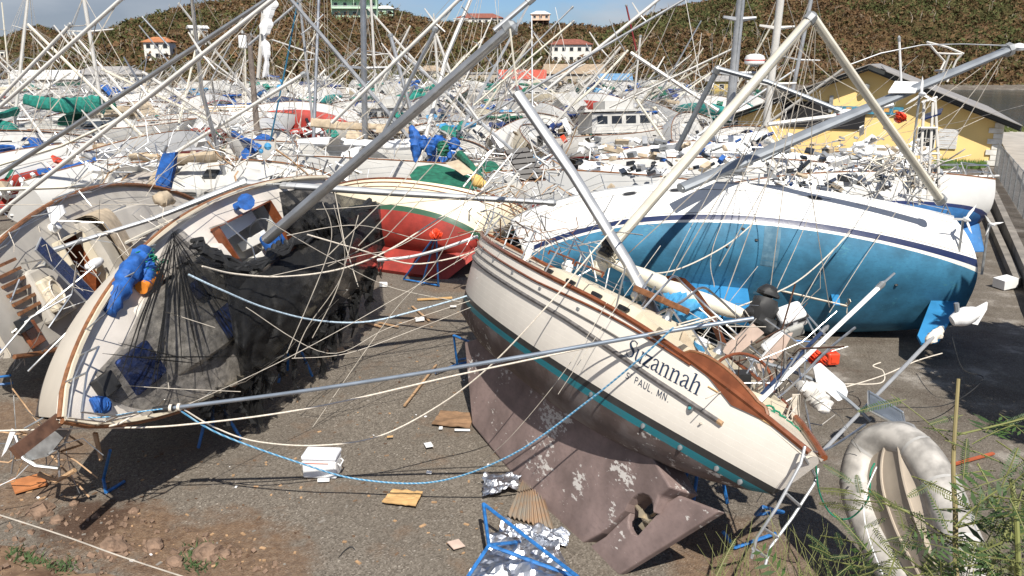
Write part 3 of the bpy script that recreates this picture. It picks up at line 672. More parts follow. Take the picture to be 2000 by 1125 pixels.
def proto(kind, Ln, B, ketch=False):
    h = dict(L=Ln, B=B, fm=1.15, fb=1.55, fs=1.2, D=.65, rb=1.2 if kind != 'motor' else 2.2, rs=.3, tr=.6 if kind != 'motor' else .85, kb=-.25, ks=.05, e1=.55)
    if kind == 'motor': h.update(fm=1.4, fb=2.1, fs=1.3, D=.6)
    parts = {}
    hm_ = hull_mesh(h, 22, 9); parts['hull'] = (hm_.mesh('hull', [white, white], True), None)
    d, _ = deck_mesh(h, None, 14); parts['deck'] = (d.mesh('deck', greydeck), None)
    c = cabin_mb(h, .30, .62, .58, .42, n=6); parts['cabin'] = (c.mesh('cabin', wgel, True), None)
    a = MB()
    for sd in (1, -1):
        for s_, ln in ((.44, .9), (.55, .8)):
            q = side_window(h, s_, .58, .12, .30, ln, sd); a.add(q.v, q.f)
    parts['cabin_window'] = (a.mesh('cabin_window', dark), None)
    a = MB()
    for x_ in (Ln * .27, Ln * .02): q = hatch_mb((x_, 0, 1.32 if x_ > 1 else 1.62), .55, .55); a.add(q.v, q.f)
    parts['hatch'] = (a.mesh('hatch', dark), None)
    # coaming and cockpit
    a = MB(); xa, xb = Ln * (.5 - .66), Ln * (.5 - .9); wc = bw(h, .78) * .55
    for sd in (1, -1): a.box(((xa + xb) / 2, sd * wc, 1.28), (xa - xb, .18, .3))
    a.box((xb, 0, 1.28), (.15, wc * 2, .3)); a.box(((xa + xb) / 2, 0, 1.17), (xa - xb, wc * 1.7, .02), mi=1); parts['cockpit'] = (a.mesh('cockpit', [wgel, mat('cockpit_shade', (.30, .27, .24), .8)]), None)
    a = rail_mb(h, 1, .03, n=16); b_ = rail_mb(h, -1, .03, n=16); a.add(b_.v, b_.f); parts['toe_rail'] = (a.mesh('toe_rail', teak), None)
    a = pulpit_mb(h, r=.022); b_ = pulpit_mb(h, stern=True, r=.022); a.add(b_.v, b_.f)
    for sd in (1, -1): b_ = lifeline_mb(h, sd, n=5, r=.02, bend=1, rg=rnd); a.add(b_.v, b_.f)
    parts['guard_rail'] = (a.mesh('guard_rail', steel), None)
    if kind == 'fin':
        k = keel_prism([(.9, -.4), (.7, -1.6), (-.7, -1.6), (-.6, -.45)], .25); parts['keel'] = (k.mesh('keel', white), 'hull')
        k = keel_prism([(-Ln * .4, -.05), (-Ln * .39, -1.2), (-Ln * .45, -1.2), (-Ln * .47, 0)], .1); parts['rudder'] = (k.mesh('rudder', white), 'hull')
    elif kind == 'full':
        k = keel_prism([(Ln * .2, -.35), (Ln * .1, -1.2), (-Ln * .33, -1.4), (-Ln * .42, -.1), (-Ln * .2, -.45)], .35); parts['keel'] = (k.mesh('keel', white), 'hull')
    if kind != 'motor':
        a = dodger_mb(Ln * (.5 - .66), bw(h, .66) * .6, 1.35, .75); parts['dodger'] = (a.mesh('dodger', navy, True), 'cover')
        a = MB(); a.tube([(Ln * .08, 0, 2.35), (-Ln * .28, 0, 2.3)], .07, 6); parts['boom'] = (a.mesh('boom', whitemast), None)
        a = sail_cover(MB(), (Ln * .08, 0, 2.5), (-Ln * .28, 0, 2.42), seed=int(Ln * 7)); parts['sail_cover'] = (a.mesh('sail_cover', green, True), 'cover')
        if ketch:
            a = dodger_mb(-Ln * .33, bw(h, .8) * .7, 1.9, .5, 1.8); parts['bimini'] = (a.mesh('bimini', tan, True), 'cover')
    else:
        a = MB(); a.box((.2, 0, 2.2), (Ln * .42, B * .62, 1.3)); a.box((-.2, 0, 3.0), (Ln * .46, B * .72, .14)); a.box((.1, 0, 3.35), (Ln * .2, B * .5, .55)); parts['wheelhouse'] = (a.mesh('wheelhouse', wgel), None)
        a = MB()
        for k_ in range(4):
            for sd in (1, -1): a.box((-Ln * .12 + k_ * Ln * .1, sd * B * .31, 2.4), (Ln * .07, .04, .5))
        a.box((.2 + Ln * .21, 0, 2.4), (.04, B * .5, .5)); parts['windscreen'] = (a.mesh('windscreen', dark), None)
    ROOT = [hp(h, s, t, sd) for s in (.05, .2, .35, .5, .65, .8, .95) for t in (0, .2, .4, .6, .8, 1) for sd in (1, -1)]
    if kind == 'fin': ROOT += [Vector((.7, 0, -1.6)), Vector((-.7, 0, -1.6))]
    if kind == 'full': ROOT += [Vector((Ln * .1, 0, -1.2)), Vector((-Ln * .33, 0, -1.4))]
    PROTO.append(dict(kind=kind, parts=parts, h=h, L=Ln, B=B, ext=ROOT))
proto('fin', 11.5, 3.7); proto('full', 10.5, 3.3); proto('fin', 9.2, 3.1); proto('full', 12.8, 3.9, True); proto('motor', 10.5, 3.6)
MASTM = []
def mast_variant(bent):
    Hh = 12.5; m = MB(); w = MB(); 
    base = Vector((.8, 0, 1.2))
    if bent == 0: pts = [base, base + Vector((0, 0, Hh))]
    elif bent == 1: pts = [base, base + Vector((.1, 0, Hh * .55)), base + Vector((.3, 1.5, Hh * .6)), base + Vector((.8, 5.5, Hh * .38))]
    elif bent == 2: pts = [base, base + Vector((0, 0, Hh * .35))]
    else: pts = [base, base + Vector((.2, .25, Hh * .5)), base + Vector((.9, .9, Hh * .95))]
    m.tube(pts, [.11] * (len(pts) - 1) + [.085], 6, True, .75)
    if bent in (0, 3):
        for f in (.42, .72):
            z = Hh * f; q = pts[0].lerp(pts[-1], f) if bent == 0 else pts[0].lerp(pts[-1], f)
            m.tube([q + Vector((0, -1.05 + f * .5, .05)), q, q + Vector((0, 1.05 - f * .5, .05))], .03, 4)
            for sd in (1, -1): w.tube([Vector((.7, sd * 1.6, 1.2)), q + Vector((0, sd * (1.05 - f * .5), .05)), pts[-1]], .011, 3, False)
        w.tube([Vector((5.2, 0, 1.5)), pts[-1]], .012, 3, False); w.tube([Vector((-5, 0, 1.3)), pts[-1]], .011, 3, False)
        w.tube([Vector((.9, .2, 2)), pts[-1] + Vector((.05, .1, 0))], .008, 3, False)
    else:
        for k in range(5): 
            a = pts[-1]; w.tube([a, a + Vector((rnd.gauss(0, 1), rnd.gauss(0, 1), -rnd.uniform(1, 3))), Vector((rnd.uniform(-4, 4), rnd.choice((-1.5, 1.5)), 1.3))], .011, 3, False)
    MASTM.append((m.mesh('mast', whitemast, True), w.mesh('rigging', wire_l)))
for k in range(4): mast_variant(k)
def zlow(P, rot, sc=1.):
    Mx = rot.to_matrix(); return min((Mx @ p).z for p in P['ext']) * sc
def put_boat(P, x, y, yaw, roll, pitch, label, hullm, coverm, mastk, mastm, group=None, z=None, name=None, deckm=None, cat='sailboat', detail=True):
    rot = Euler((roll, pitch, yaw), 'XYZ'); lift = -zlow(P, rot)
    t = thing(name or ('motor_yacht' if P['kind'] == 'motor' else 'sailboat'), label, cat, (x, y, lift - .05 if z is None else z), rot, group=group)
    for nme, (me, role) in P['parts'].items():
        if not detail and nme in ('hatch', 'toe_rail', 'rudder'): continue
        o = link(nme, me, t)
        slots(o)
        if nme == 'hull' or role == 'hull':
            for sl__ in o.material_slots: sl__.material = hullm
        if role == 'cover': o.material_slots[0].material = coverm
        if nme == 'deck' and deckm: o.material_slots[0].material = deckm
    if P['kind'] != 'motor' and mastk is not None:
        mm, ww = MASTM[mastk]; o = link('mast', mm, t); slots(o); o.material_slots[0].material = mastm; sc = P['L'] / 11.5; o.scale = (sc, sc, sc * rnd.uniform(.6, 1.0) * (.85 if y > 60 else 1)); link('rigging', ww, o, kind='stuff')
    return t
ZONES = [(120, 'at the left edge'), (300, 'near green covered boom'), (430, 'below orange roofed house'), (560, 'beside wooden power pole'), (690, 'left of thick grey mast'), (800, 'right of thick grey mast'),
         (930, 'below the cream house'), (1060, 'below red shed roof'), (1180, 'below the white villa'), (1300, 'right of the white villa'), (1420, 'by short white spar'), (1560, 'before twin upright masts'), (1700, 'before yellow building'), (2100, 'near yellow building')]
def zone(px):
    for a, n in ZONES:
        if px < a: return n
    return ZONES[-1][1]
USED = set()
def uniq(l):
    return l not in USED
HEEL = lambda r: 'upright' if abs(r) < .22 else ('tilted' if abs(r) < .7 else 'toppled')
def auto_boat(x, y, far=False, yaw=None, roll=None):
    px = 1000 + FPX * x / y
    P = rnd.choices(PROTO, [4, 4, 3, 2, 1])[0]
    hc = rnd.choices(list(HULLS), [12, 3, 2, 1.2, 1])[0]; bname, _, hm__ = rnd.choice(HULLS[hc]); cn = rnd.choice(list(COVERS)); 
    if yaw is None: yaw = R(90) + rnd.choice((0, math.pi)) + rnd.gauss(0, .45)
    if roll is None:
        lean = rnd.choices((1, -1, 0), (6, 1.8, .8))[0] * rnd.uniform(.55, 1.3)     # + leans to the right of the picture
        sgn = 1 if math.sin(yaw) > 0 else -1; roll = lean * sgn if lean else rnd.uniform(-.15, .15)
    mk = rnd.choices((0, 1, 2, 3, None), (4, 1.6, 1.4, 1.6, 2.4))[0]; mm = rnd.choice((whitemast, whitemast, creammast, alulight, alu))
    kind = {'fin': 'sloop', 'full': 'keelboat', 'motor': 'motor yacht'}[P['kind']]
    if far:
        lab = f"tiny {hc} {kind} with {bname} bottom in the far crowd"; return put_boat(P, x, y, yaw, roll, rnd.gauss(0, .05), lab, hm__, COVERS[cn], mk, mm, group=f'far {hc} hulled {kind}s with {bname} bottoms', detail=False, cat='boat')
    for try_ in range(30):
        canv = 'canvas' if P['kind'] != 'motor' else 'bow flag'
        lab = f"{hc} {kind}, {bname} bottom, {cn + ' canvas, ' if P['kind'] != 'motor' else ''}{HEEL(roll)}, {zone(px)}"; lab = ' '.join(lab.split()[:16])
        if lab not in USED: break
        cn = rnd.choice(list(COVERS)); 
        hc = rnd.choices(list(HULLS), [10, 3, 2, 1.2, 1])[0]; bname, _, hm__ = rnd.choice(HULLS[hc])
        if try_ > 15 and P['kind'] == 'motor': P = PROTO[0]; kind = 'sloop'
    USED.add(lab)
    return put_boat(P, x, y, yaw, roll, rnd.gauss(0, .06), lab, hm__, COVERS[cn], mk, mm, group='storm-tossed boats crowding the boatyard', cat='sailboat' if P['kind'] != 'motor' else 'motorboat')
HAND = []   # filled in by the hand-placed boats so the filler keeps clear of them
def clear(x, y, r=5): return all((x - a) ** 2 + ((y - b) * .7) ** 2 > r * r for a, b in HAND)
# ---------------------------------------------------------------- the five big boats in front
def boat_empty(name, label, q):
    t = thing(name, label, 'sailboat', (q[3], q[4], q[5]), Euler((q[2], q[1], q[0]), 'XYZ')); k_ = q[6] if len(q) > 6 else 1; t.scale = (k_, k_, k_); HAND.append((q[3], q[4])); return t
def MW(q): return Matrix.Translation((q[3], q[4], q[5])) @ Euler((q[2], q[1], q[0]), 'XYZ').to_matrix().to_4x4() @ Matrix.Scale(q[6] if len(q) > 6 else 1, 4)
def loc(q, px, py, zl):
    """local point of the boat where the sight line of a photo pixel meets the plane z = zl of the boat"""
    Mi = MW(q).inverted(); o = Mi @ Vector((0, 0, CAMH)); r = Mi.to_3x3() @ ray(px, py); t = (zl - o.z) / r.z; return o + r * t
def deck_mesh2(h, hole=None, ns=40, drop=.06, camber=.06):
    m = MB(); us = sorted(set([round(-1 + .1 * k, 3) for k in range(21)])); ss = [i / ns for i in range(ns + 1)]
    P_ = lambda s, u: Vector((h['L'] * (.5 - s), bw(h, s) * u * .985, zsheer(h, s) - drop + camber * (1 - u * u)))
    m.v = [tuple(P_(s, u)) for s in ss for u in us]; w = len(us); inside = lambda s, u: hole and hole[0] < s < hole[1] and hole[2] < u < hole[3]
    m.f = [(i * w + j, (i + 1) * w + j, (i + 1) * w + j + 1, i * w + j + 1) for i in range(ns) for j in range(w - 1) if not inside((ss[i] + ss[i + 1]) / 2, (us[j] + us[j + 1]) / 2)]
    m.m = [0] * len(m.f); well = None
    if hole:
        sa = [s for i, s in enumerate(ss) if any(inside((ss[k] + ss[k + 1]) / 2, (hole[2] + hole[3]) / 2) for k in (i - 1, i) if 0 <= k < ns)]
        ua = [u for j, u in enumerate(us) if any(inside((hole[0] + hole[1]) / 2, (us[k] + us[k + 1]) / 2) for k in (j - 1, j) if 0 <= k < w - 1)]
        s0, s1, u0, u1 = sa[0], sa[-1], ua[0], ua[-1]; dp = hole[4]; well = MB(); cor = [P_(s0, u0), P_(s1, u0), P_(s1, u1), P_(s0, u1)]
        c = sum(cor, Vector()) / 4
        def lv(k, dz): return [Vector((c.x + (p.x - c.x) * (1 - (1 - k) * .25), c.y + (p.y - c.y) * k, p.z - dz)) for p in cor]
        rows = lv(1.0, -.0) + lv(.98, dp * .45) + lv(.5, dp * .45) + lv(.48, dp)
        well.add(rows, [(r * 4 + i, r * 4 + (i + 1) % 4, (r + 1) * 4 + (i + 1) % 4, (r + 1) * 4 + i) for r in range(3) for i in range(4)] + [(12, 13, 14, 15)])
        return m, well, cor
    return m, None, None
def frame(cor, r=.05, up=.12):
    m = MB(); P_ = [p + Vector((0, 0, up)) for p in cor]; P_.append(P_[0]); P_.append(P_[1])
    for a, b_ in zip(P_[:4], P_[1:5]):
        m.prism([a - Vector((0, 0, up)), b_ - Vector((0, 0, up)), b_ + Vector((0, 0, r)), a + Vector((0, 0, r))], ((b_ - a).cross(Vector((0, 0, 1))).normalized()) * r)
    return m
def box_part(name, c, d, mt, parent, rot=None, bev=.02):
    m = MB(); M_ = (Euler(rot).to_matrix() if rot else None); m.box(c, d, M_); o = m.build(name, mt, parent)
    if bev: b_ = o.modifiers.new('b', 'BEVEL'); b_.width = min(bev, min(d) * .3); b_.segments = 2
    return o
def tube_part(name, pts, r, mt, parent, n=6, smooth=True, **k):
    m = MB(); m.tube(pts, r, n); return m.build(name, mt, parent, smooth, **k)

# ===== the lettered cream boat in the middle
SQ = [2.012, -.005, .466, 1.056, 13.392, 1.838]
SH = dict(L=10.458, B=2.754, fm=1.309, fb=1.466, fs=.764, D=.624, rb=.327, tr=.08, kb=-.35, ks=.1, e1=.6, rs=.335)
SZ = boat_empty('sailboat', 'cream lettered sailboat with scraped purple-brown bottom and teal waterline, heeled over in the middle', SQ)
shm = hull_mat('cream_hull_paint', (.78, .73, .65), [(-.01, .085, (.015, .17, .21)), (.085, .19, (.035, .035, .035))], (.105, .076, .068), (.48, .46, .43), .8, .42, planks=3.2, streak=(.20, .19, .185))
hull_mesh(SH, 60, 24).build('hull', [shm, shm], SZ, True)
d, wl, cor = deck_mesh2(SH, (.70, .90, -.6, .6, .6)); d.build('deck', tandeck, SZ); wl.build('cockpit_well', white, SZ); frame(cor, .035, .10).build('coaming', cream, SZ)
for sd in (1, -1): rail_mb(SH, sd, .042, 0, 1).build('cap_rail', varnish, SZ, True)
FR = lambda f: (lambda s: zsheer(SH, s) - f * (zsheer(SH, s) - .19))
FV = lambda fn: (lambda s: zsheer(SH, s) - fn(s) * (zsheer(SH, s) - .19))
strake(SH, .0, .84, FV(lambda s: .14 * (1 - .75 * max(0, min(1, (s - .5) / .34)))), .020).build('rub_rail', varnish, SZ, True)
strake(SH, .005, .725, FR(.27), .014).build('rub_rail', mat('grey_line', (.13, .12, .11), .7), SZ, True)
FD = FV(lambda s: .40 + .09 * max(0, min(1, (s - .6) / .2)))
strake(SH, .005, .90, FD, .036).build('rubbing_strake', mat('worn_strake', (.13, .12, .115), .6, var=.3, scale=12), SZ, True, label='thick grey rubbing strake with bare wooden end')
strake(SH, .90, .907, FD, .037, n=2).build('strake_end', wood, SZ)
for sd in (-1,):
    for f in (.12, .6): strake(SH, 0, .98, FR(f), .03, sd).build('rub_rail', varnish, SZ, True)
# through-hulls on the waterline and fairlead, hawse hole
for s_ in (.70, .80, .86, .915, .95):
    p = hz(SH, s_, .04, 1, .012); m = MB(); m.lathe([(.035, -.01), (.04, .01), (.02, .018)], 10, Matrix.Translation(p) @ Matrix.Rotation(R(-90), 4, 'X')); m.build('skin_fitting', galv, SZ, True)
p = hz(SH, .862, .585, 1, .01); m = MB(); m.lathe([(.055, -.01), (.06, .012), (.035, .016), (.03, .004)], 16, Matrix.Translation(p) @ Matrix.Rotation(R(-90), 4, 'X')); xo = m.build('exhaust_flange', galv, SZ, True)
m = MB(); m.lathe([(.022, 0), (.022, .022)], 12, Matrix.Translation(p) @ Matrix.Rotation(R(-90), 4, 'X')); m.build('exhaust_hole', mat('verdigris', (.05, .3, .33), .6), xo)
p = hz(SH, .20, 1.20, 1, .012); m = MB(); m.lathe([(.05, -.01), (.055, .01), (.03, .014)], 12, Matrix.Translation(p) @ Matrix.Rotation(R(-90), 4, 'X')); m.build('hawse_pipe', steel, SZ, True); 
for s_ in (.30, .41, .52, .63):
    p = hz(SH, s_, FR(.2)(s_), 1, .01); m = MB(); m.box(p, (.07, .02, .035)); m.build('fairlead', galv, SZ)
# bare patches where trim tore off
for s0, s1, f0, th in ((.872, .889, .33, .010), (.896, .901, .34, .010), (.912, .955, .30, .014)):
    strake(SH, s0, s1, lambda s: .79 + .18 - (s - .845) * .9 - (.0 if th < .015 else .03), th, n=6, out=.004).build('bare_wood_patch', ply, SZ)
# varnished bulwark board aft
m = MB(); n = 22; G = []
for i in range(n + 1):
    s = .825 + .12 * i / n; a = i / n; hgt = .03 + .15 * math.sin(math.pi * min(1, a * 1.15) ** .8 * .92) ** .7 if a < 1 else .03; b0_ = hp(SH, s, 0, 1); low = hz(SH, s, zsheer(SH, s) - .02 - .11 * max(0, min(1, (a - .35) * 3)) * min(1, (1 - a) * 3 + .05), 1, .022)
    G.append([low, b0_ + Vector((0, .022, 0)), b0_ + Vector((0, -.0, hgt)), b0_ + Vector((0, -.05, hgt)), b0_ + Vector((0, -.05, -.02))])
m.grid(G); m.build('bulwark', varnish, SZ, True); tube_part('bulwark_rail', [g_[2] + Vector((0, -.02, .015)) for g_ in G], .028, teak, SZ)
# keel, with crease shade coming from its own shape; rudder with propeller aperture
kd = 2.10
KP = [(3.0, -.50), (2.116, -kd * .95), (-2.55, -kd * .99), (-2.62, -1.95), (-2.95, -1.52), (-3.05, -1.38), (-3.12, -1.05), (-3.28, -.82), (-3.5, -.72), (-3.9, -.40), (-4.3, -.1), (-3.0, -.45), (0, -.58)]
kmat = hull_mat('keel_paint', (.2, .15, .14), [], (.205, .150, .138), (.54, .51, .48), .62, .6)
kmat.node_tree.nodes['Principled BSDF'].inputs['Roughness'].default_value = .7
def foil(poly_top_fwd, name, mt, th_top, th_bot, zt, zb, parent):
    """poly in xz; thickness changes from zt to zb"""
    P_ = poly_top_fwd; n = len(P_); w = lambda z: max(.01, th_bot + (th_top - th_bot) * max(0, min(1, (z - zb) / (zt - zb))) ** 1.6) / 2
    import bmesh
    bm = bmesh.new(); A = [bm.verts.new((x, w(z), z)) for x, z in P_]; B = [bm.verts.new((x, -w(z), z)) for x, z in P_]
    fa_ = bm.faces.new(A); fb__ = bm.faces.new(list(reversed(B)))
    for i in range(len(P_)): bm.faces.new((A[i], B[i], B[(i + 1) % n], A[(i + 1) % n]))
    bmesh.ops.triangulate(bm, faces=[fa_, fb__]); me = bpy.data.meshes.new(name); bm.to_mesh(me); bm.free(); me.materials.append(mt); return link(name, me, parent)
def centre(px, py, SQ=SQ):
    """point of the boat's centre plane on the sight line of a photo pixel"""
    Mi = MW(SQ).inverted(); o = Mi @ Vector((0, 0, CAMH)); r = Mi.to_3x3() @ ray(px, py); t = -o.y / r.y; p = o + r * t; return (p.x, p.z)
elp = lambda a, k=1.0: (1264 + k * (34 * math.cos(a) * .60 + 42 * math.sin(a) * .58), 1009 + k * (34 * math.cos(a) * .58 - 42 * math.sin(a) * .80))
up_ = [elp(math.pi + .35 - a) for a in [k * (math.pi - .2) / 8 for k in range(9)]]; dn_ = [elp(math.pi + .35 + a) for a in [k * (math.pi + .2) / 8 for k in range(9)]]
kpx = [(1020, 650), (925, 675), (926, 760), (930, 832), (1020, 943), (1110, 1050), (1140, 1067), (1186, 1043)] + up_ + [(1312, 975), (1338, 960), (1290, 880), (1150, 760)]
rpx = [(1213, 1124), (1180, 1098), (1148, 1074), (1188, 1049)] + dn_ + [(1312, 981), (1332, 969), (1412, 1000)]
def plate(name, pxs, th_top, th_bot, zt, zb):
    o = foil([centre(*p) for p in pxs], name, kmat, th_top, th_bot, zt, zb, SZ); b_ = o.modifiers.new('b', 'BEVEL'); b_.width = .03; b_.segments = 2; b_.limit_method = 'ANGLE'; return o
plate('keel', kpx, .60, .20, -.45, -2.1); plate('rudder', rpx, .13, .11, -.45, -2.1)
pcx = Vector((centre(1262, 1012)[0], 0, centre(1262, 1012)[1]))
m = MB(); m.tube([pcx + Vector((-.1, .02, 0)), pcx + Vector((.3, 0, .05))], .035, 8); m.lathe([(.05, -.12), (.07, 0), (.03, .1)], 10, Matrix.Translation(pcx) @ Matrix.Rotation(R(90), 4, 'Y'))
pr_ = m.build('propeller', mat('bronze', (.35, .30, .22), .5, .6, var=.3), SZ, True)
for k in range(3):
    a = R(120 * k + 20); dv = Vector((0, math.cos(a), math.sin(a))); sv = Vector((.45, -math.sin(a) * .9, math.cos(a) * .9)) * .07; b_ = MB(); c0 = pcx
    b_.prism([c0 + dv * .05 - sv * .4, c0 + dv * .16 - sv, c0 + dv * .19, c0 + dv * .14 + sv, c0 + dv * .05 + sv * .4], (.012, 0, 0)); b_.build('blade', MATS['bronze'], pr_)
# lettering
GL = {  # strokes: points with widths, x-height .5, capitals .74
 'S': (.50, [([(.42, .60), (.38, .70), (.24, .74), (.11, .68), (.08, .56), (.16, .45), (.30, .37), (.40, .26), (.38, .12), (.25, .02), (.11, .05), (.06, .16)], [.02, .04, .03, .06, .09, .11, .12, .10, .08, .03, .04, .02]), ([(.42, .74), (.42, .54)], [.02, .02]), ([(.055, .0), (.055, .22)], [.02, .02])]),
 'u': (.52, [([(.02, .48), (.13, .49)], [.025, .025]), ([(.115, .5), (.115, .14), (.16, .04), (.25, .02), (.36, .10)], [.085, .085, .07, .04, .025]), ([(.29, .48), (.39, .49)], [.025, .025]), ([(.385, .5), (.385, .02)], [.085, .085]), ([(.34, .015), (.47, .03)], [.03, .025])]),
 'z': (.45, [([(.05, .47), (.40, .47)], [.05, .05]), ([(.06, .48), (.055, .36)], [.03, .02]), ([(.37, .47), (.07, .03)], [.10, .10]), ([(.04, .03), (.39, .03)], [.05, .05]), ([(.385, .02), (.40, .15)], [.03, .02])]),
 'a': (.47, [([(.08, .40), (.12, .47), (.22, .5), (.31, .44), (.325, .34), (.325, .08), (.40, .03), (.45, .06)], [.07, .05, .03, .06, .085, .085, .04, .02]), ([(.31, .32), (.16, .25), (.08, .15), (.11, .05), (.19, .03), (.31, .12)], [.03, .05, .09, .07, .03, .025])]),
 'n': (.55, [([(.02, .48), (.13, .49)], [.025, .025]), ([(.12, .5), (.12, .02)], [.085, .085]), ([(.14, .36), (.24, .47), (.34, .48), (.395, .40), (.395, .02)], [.02, .04, .07, .085, .085]), ([(.03, .012), (.22, .012)], [.025, .025]), ([(.30, .012), (.50, .012)], [.025, .025])]),
 'h': (.55, [([(.02, .72), (.13, .73)], [.025, .025]), ([(.12, .74), (.12, .02)], [.085, .085]), ([(.14, .36), (.24, .47), (.34, .48), (.395, .40), (.395, .02)], [.02, .04, .07, .085, .085]), ([(.03, .012), (.22, .012)], [.025, .025]), ([(.30, .012), (.50, .012)], [.025, .025])]),
 'P': (.52, [([(.08, .7), (.08, 0)], [.08] * 2), ([(.08, .665), (.30, .665), (.40, .58), (.40, .44), (.30, .345), (.08, .345)], [.07] * 6)]),
 'A': (.56, [([(.02, 0), (.25, .7)], [.08] * 2), ([(.25, .7), (.48, 0)], [.08] * 2), ([(.10, .22), (.40, .22)], [.07] * 2)]),
 'U': (.54, [([(.07, .7), (.07, .18), (.14, .05), (.25, .03), (.36, .05), (.43, .18), (.43, .7)], [.08] * 7)]),
 'L': (.46, [([(.08, .7), (.08, 0)], [.08] * 2), ([(.08, .035), (.38, .035)], [.07] * 2)]),
 '.': (.22, [([(.06, .04), (.14, .04)], [.08, .08])]),
 'M': (.66, [([(.07, 0), (.07, .7)], [.08] * 2), ([(.07, .7), (.30, .12)], [.08] * 2), ([(.30, .12), (.53, .7)], [.08] * 2), ([(.53, .7), (.53, 0)], [.08] * 2)]),
 'N': (.58, [([(.07, 0), (.07, .7)], [.08] * 2), ([(.07, .7), (.44, 0)], [.08] * 2), ([(.44, 0), (.44, .7)], [.08] * 2)]),
 'T': (.50, [([(.02, .67), (.44, .67)], [.07] * 2), ([(.23, .67), (.23, 0)], [.08] * 2)]),
 's': (.50, [([(.40, .56), (.33, .66), (.20, .68), (.08, .60), (.08, .48), (.20, .38), (.34, .32), (.42, .20), (.36, .07), (.22, .02), (.09, .07), (.05, .17)], [.075] * 12)]),
 'R': (.54, [([(.08, .7), (.08, 0)], [.08] * 2), ([(.08, .665), (.30, .665), (.40, .58), (.40, .46), (.30, .365), (.08, .365)], [.07] * 6), ([(.24, .36), (.44, 0)], [.08] * 2)]),
 'D': (.54, [([(.08, .7), (.08, 0)], [.08] * 2), ([(.08, .665), (.28, .665), (.42, .5), (.42, .2), (.28, .035), (.08, .035)], [.07] * 6)]),
 'Y': (.54, [([(.03, .7), (.25, .35)], [.08] * 2), ([(.47, .7), (.25, .35)], [.08] * 2), ([(.25, .35), (.25, 0)], [.08] * 2)]),
 'E': (.48, [([(.08, .7), (.08, 0)], [.08] * 2), ([(.08, .665), (.40, .665)], [.07] * 2), ([(.08, .36), (.36, .36)], [.07] * 2), ([(.08, .035), (.40, .035)], [.07] * 2)]),
 'O': (.58, [([(.07, .35), (.12, .58), (.27, .67), (.42, .58), (.47, .35), (.42, .12), (.27, .03), (.12, .12), (.07, .35)], [.07] * 9)]),
 '4': (.52, [([(.34, 0), (.34, .7), (.04, .2), (.46, .2)], [.07] * 4)]),
 '5': (.50, [([(.40, .66), (.12, .66), (.09, .38), (.26, .43), (.40, .32), (.40, .14), (.26, .03), (.08, .08)], [.07] * 8)]),
 '2': (.50, [([(.07, .55), (.14, .66), (.30, .67), (.40, .56), (.36, .42), (.07, .04), (.42, .04)], [.07] * 7)]),
 ' ': (.35, []), }
def lettering(text, fmap, size, track=0.02, dz=.0006):
    """fmap(u, v, out) -> point; u along the text, v up, both in metres"""
    m = MB(); u = 0; k = 0
    for ch in text:
        w, st_ = GL[ch]
        for pts, wd in st_:
            P_ = [Vector((p[0], p[1])) for p in pts]; lft, rgt = [], []
            # refine
            Q, Wd = [], []
            for (a, b_), (wa, wb) in zip(zip(P_, P_[1:]), zip(wd, wd[1:])):
                for i in range(4): Q.append(a.lerp(b_, i / 4)); Wd.append(wa + (wb - wa) * i / 4)
            Q.append(P_[-1]); Wd.append(wd[-1]); k += 1
            for i, p in enumerate(Q):
                t = Q[min(i + 1, len(Q) - 1)] - Q[max(0, i - 1)]; nrm = Vector((-t.y, t.x)).normalized() * Wd[i] / 2
                lft.append(fmap(u + (p + nrm).x * size, (p + nrm).y * size, .005 + dz * (k % 5))); rgt.append(fmap(u + (p - nrm).x * size, (p - nrm).y * size, .005 + dz * (k % 5)))
            m.grid([lft, rgt])
        u += (w + track) * size
    return m
def on_hull(h, s0, zb, side=1): return lambda u, v, o: hz(h, s0 + u / h['L'] * side, zb(s0 + u / h['L']) + v, side, o)
ink = mat('navy_lettering', (.012, .03, .07), .5, var=.3, scale=20)
lettering('Suzannah', on_hull(SH, .744, lambda s: .80 - (s - .744) * .2), .335, -.035).build('lettering', ink, SZ, label='navy serif name on the cream topside')
lettering('s', on_hull(SH, .7565, lambda s: .515), .13).build('lettering', ink, SZ, label='small port name under the thick strake')
lettering('T', on_hull(SH, .763, lambda s: .555), .075).build('lettering', ink, SZ)
lettering('PAUL. MN.', on_hull(SH, .772, lambda s: .515 - (s - .772) * .15), .135, .055).build('lettering', ink, SZ, label='small black place name under the thick strake')
# deck gear
cabin_mb(SH, .36, .68, .56, .24, .2, 10).build('cabin', cream, SZ, True)
for sd in (1, -1):
    for s_ in (.42, .50, .58, .65): side_window(SH, s_, .56, .08, .16, .28, sd).build('portlight', dark, SZ)
box_part('hatch', (3.0, 0, 1.32), (.55, .55, .1), teak, SZ); box_part('hatch', (-1.4, 0, 1.72), (.8, .6, .1), teak, SZ)
for x_ in (1.6, .6): 
    tube_part('handrail', [(x_, .45, 1.64), (x_, .45, 1.72), (x_ - .9, .45, 1.74), (x_ - .9, .45, 1.66)], .02, varnish, SZ)
pulpit_mb(SH, .10, .55, .016).build('pulpit', steel, SZ)
for sd in (1, -1): lifeline_mb(SH, sd, .14, .70, 6, .62, .016, .8, random.Random(4 + sd)).build('stanchions', steel, SZ)
def cowl(parent, p, s_, M_, mt=white, nm='cowl_vent'):
    m = MB(); p = Vector(p); m.tube([p, p + Vector((0, 0, .16)) * s_, p + Vector((.03, 0, .24)) * s_, p + Vector((.14, 0, .3)) * s_], [.06 * s_, .06 * s_, .09 * s_, .13 * s_], 10); return m.build(nm, mt, parent, True)
for y_ in (.5, -.5): cowl(SZ, (2.2, y_, 1.3), 1, None)
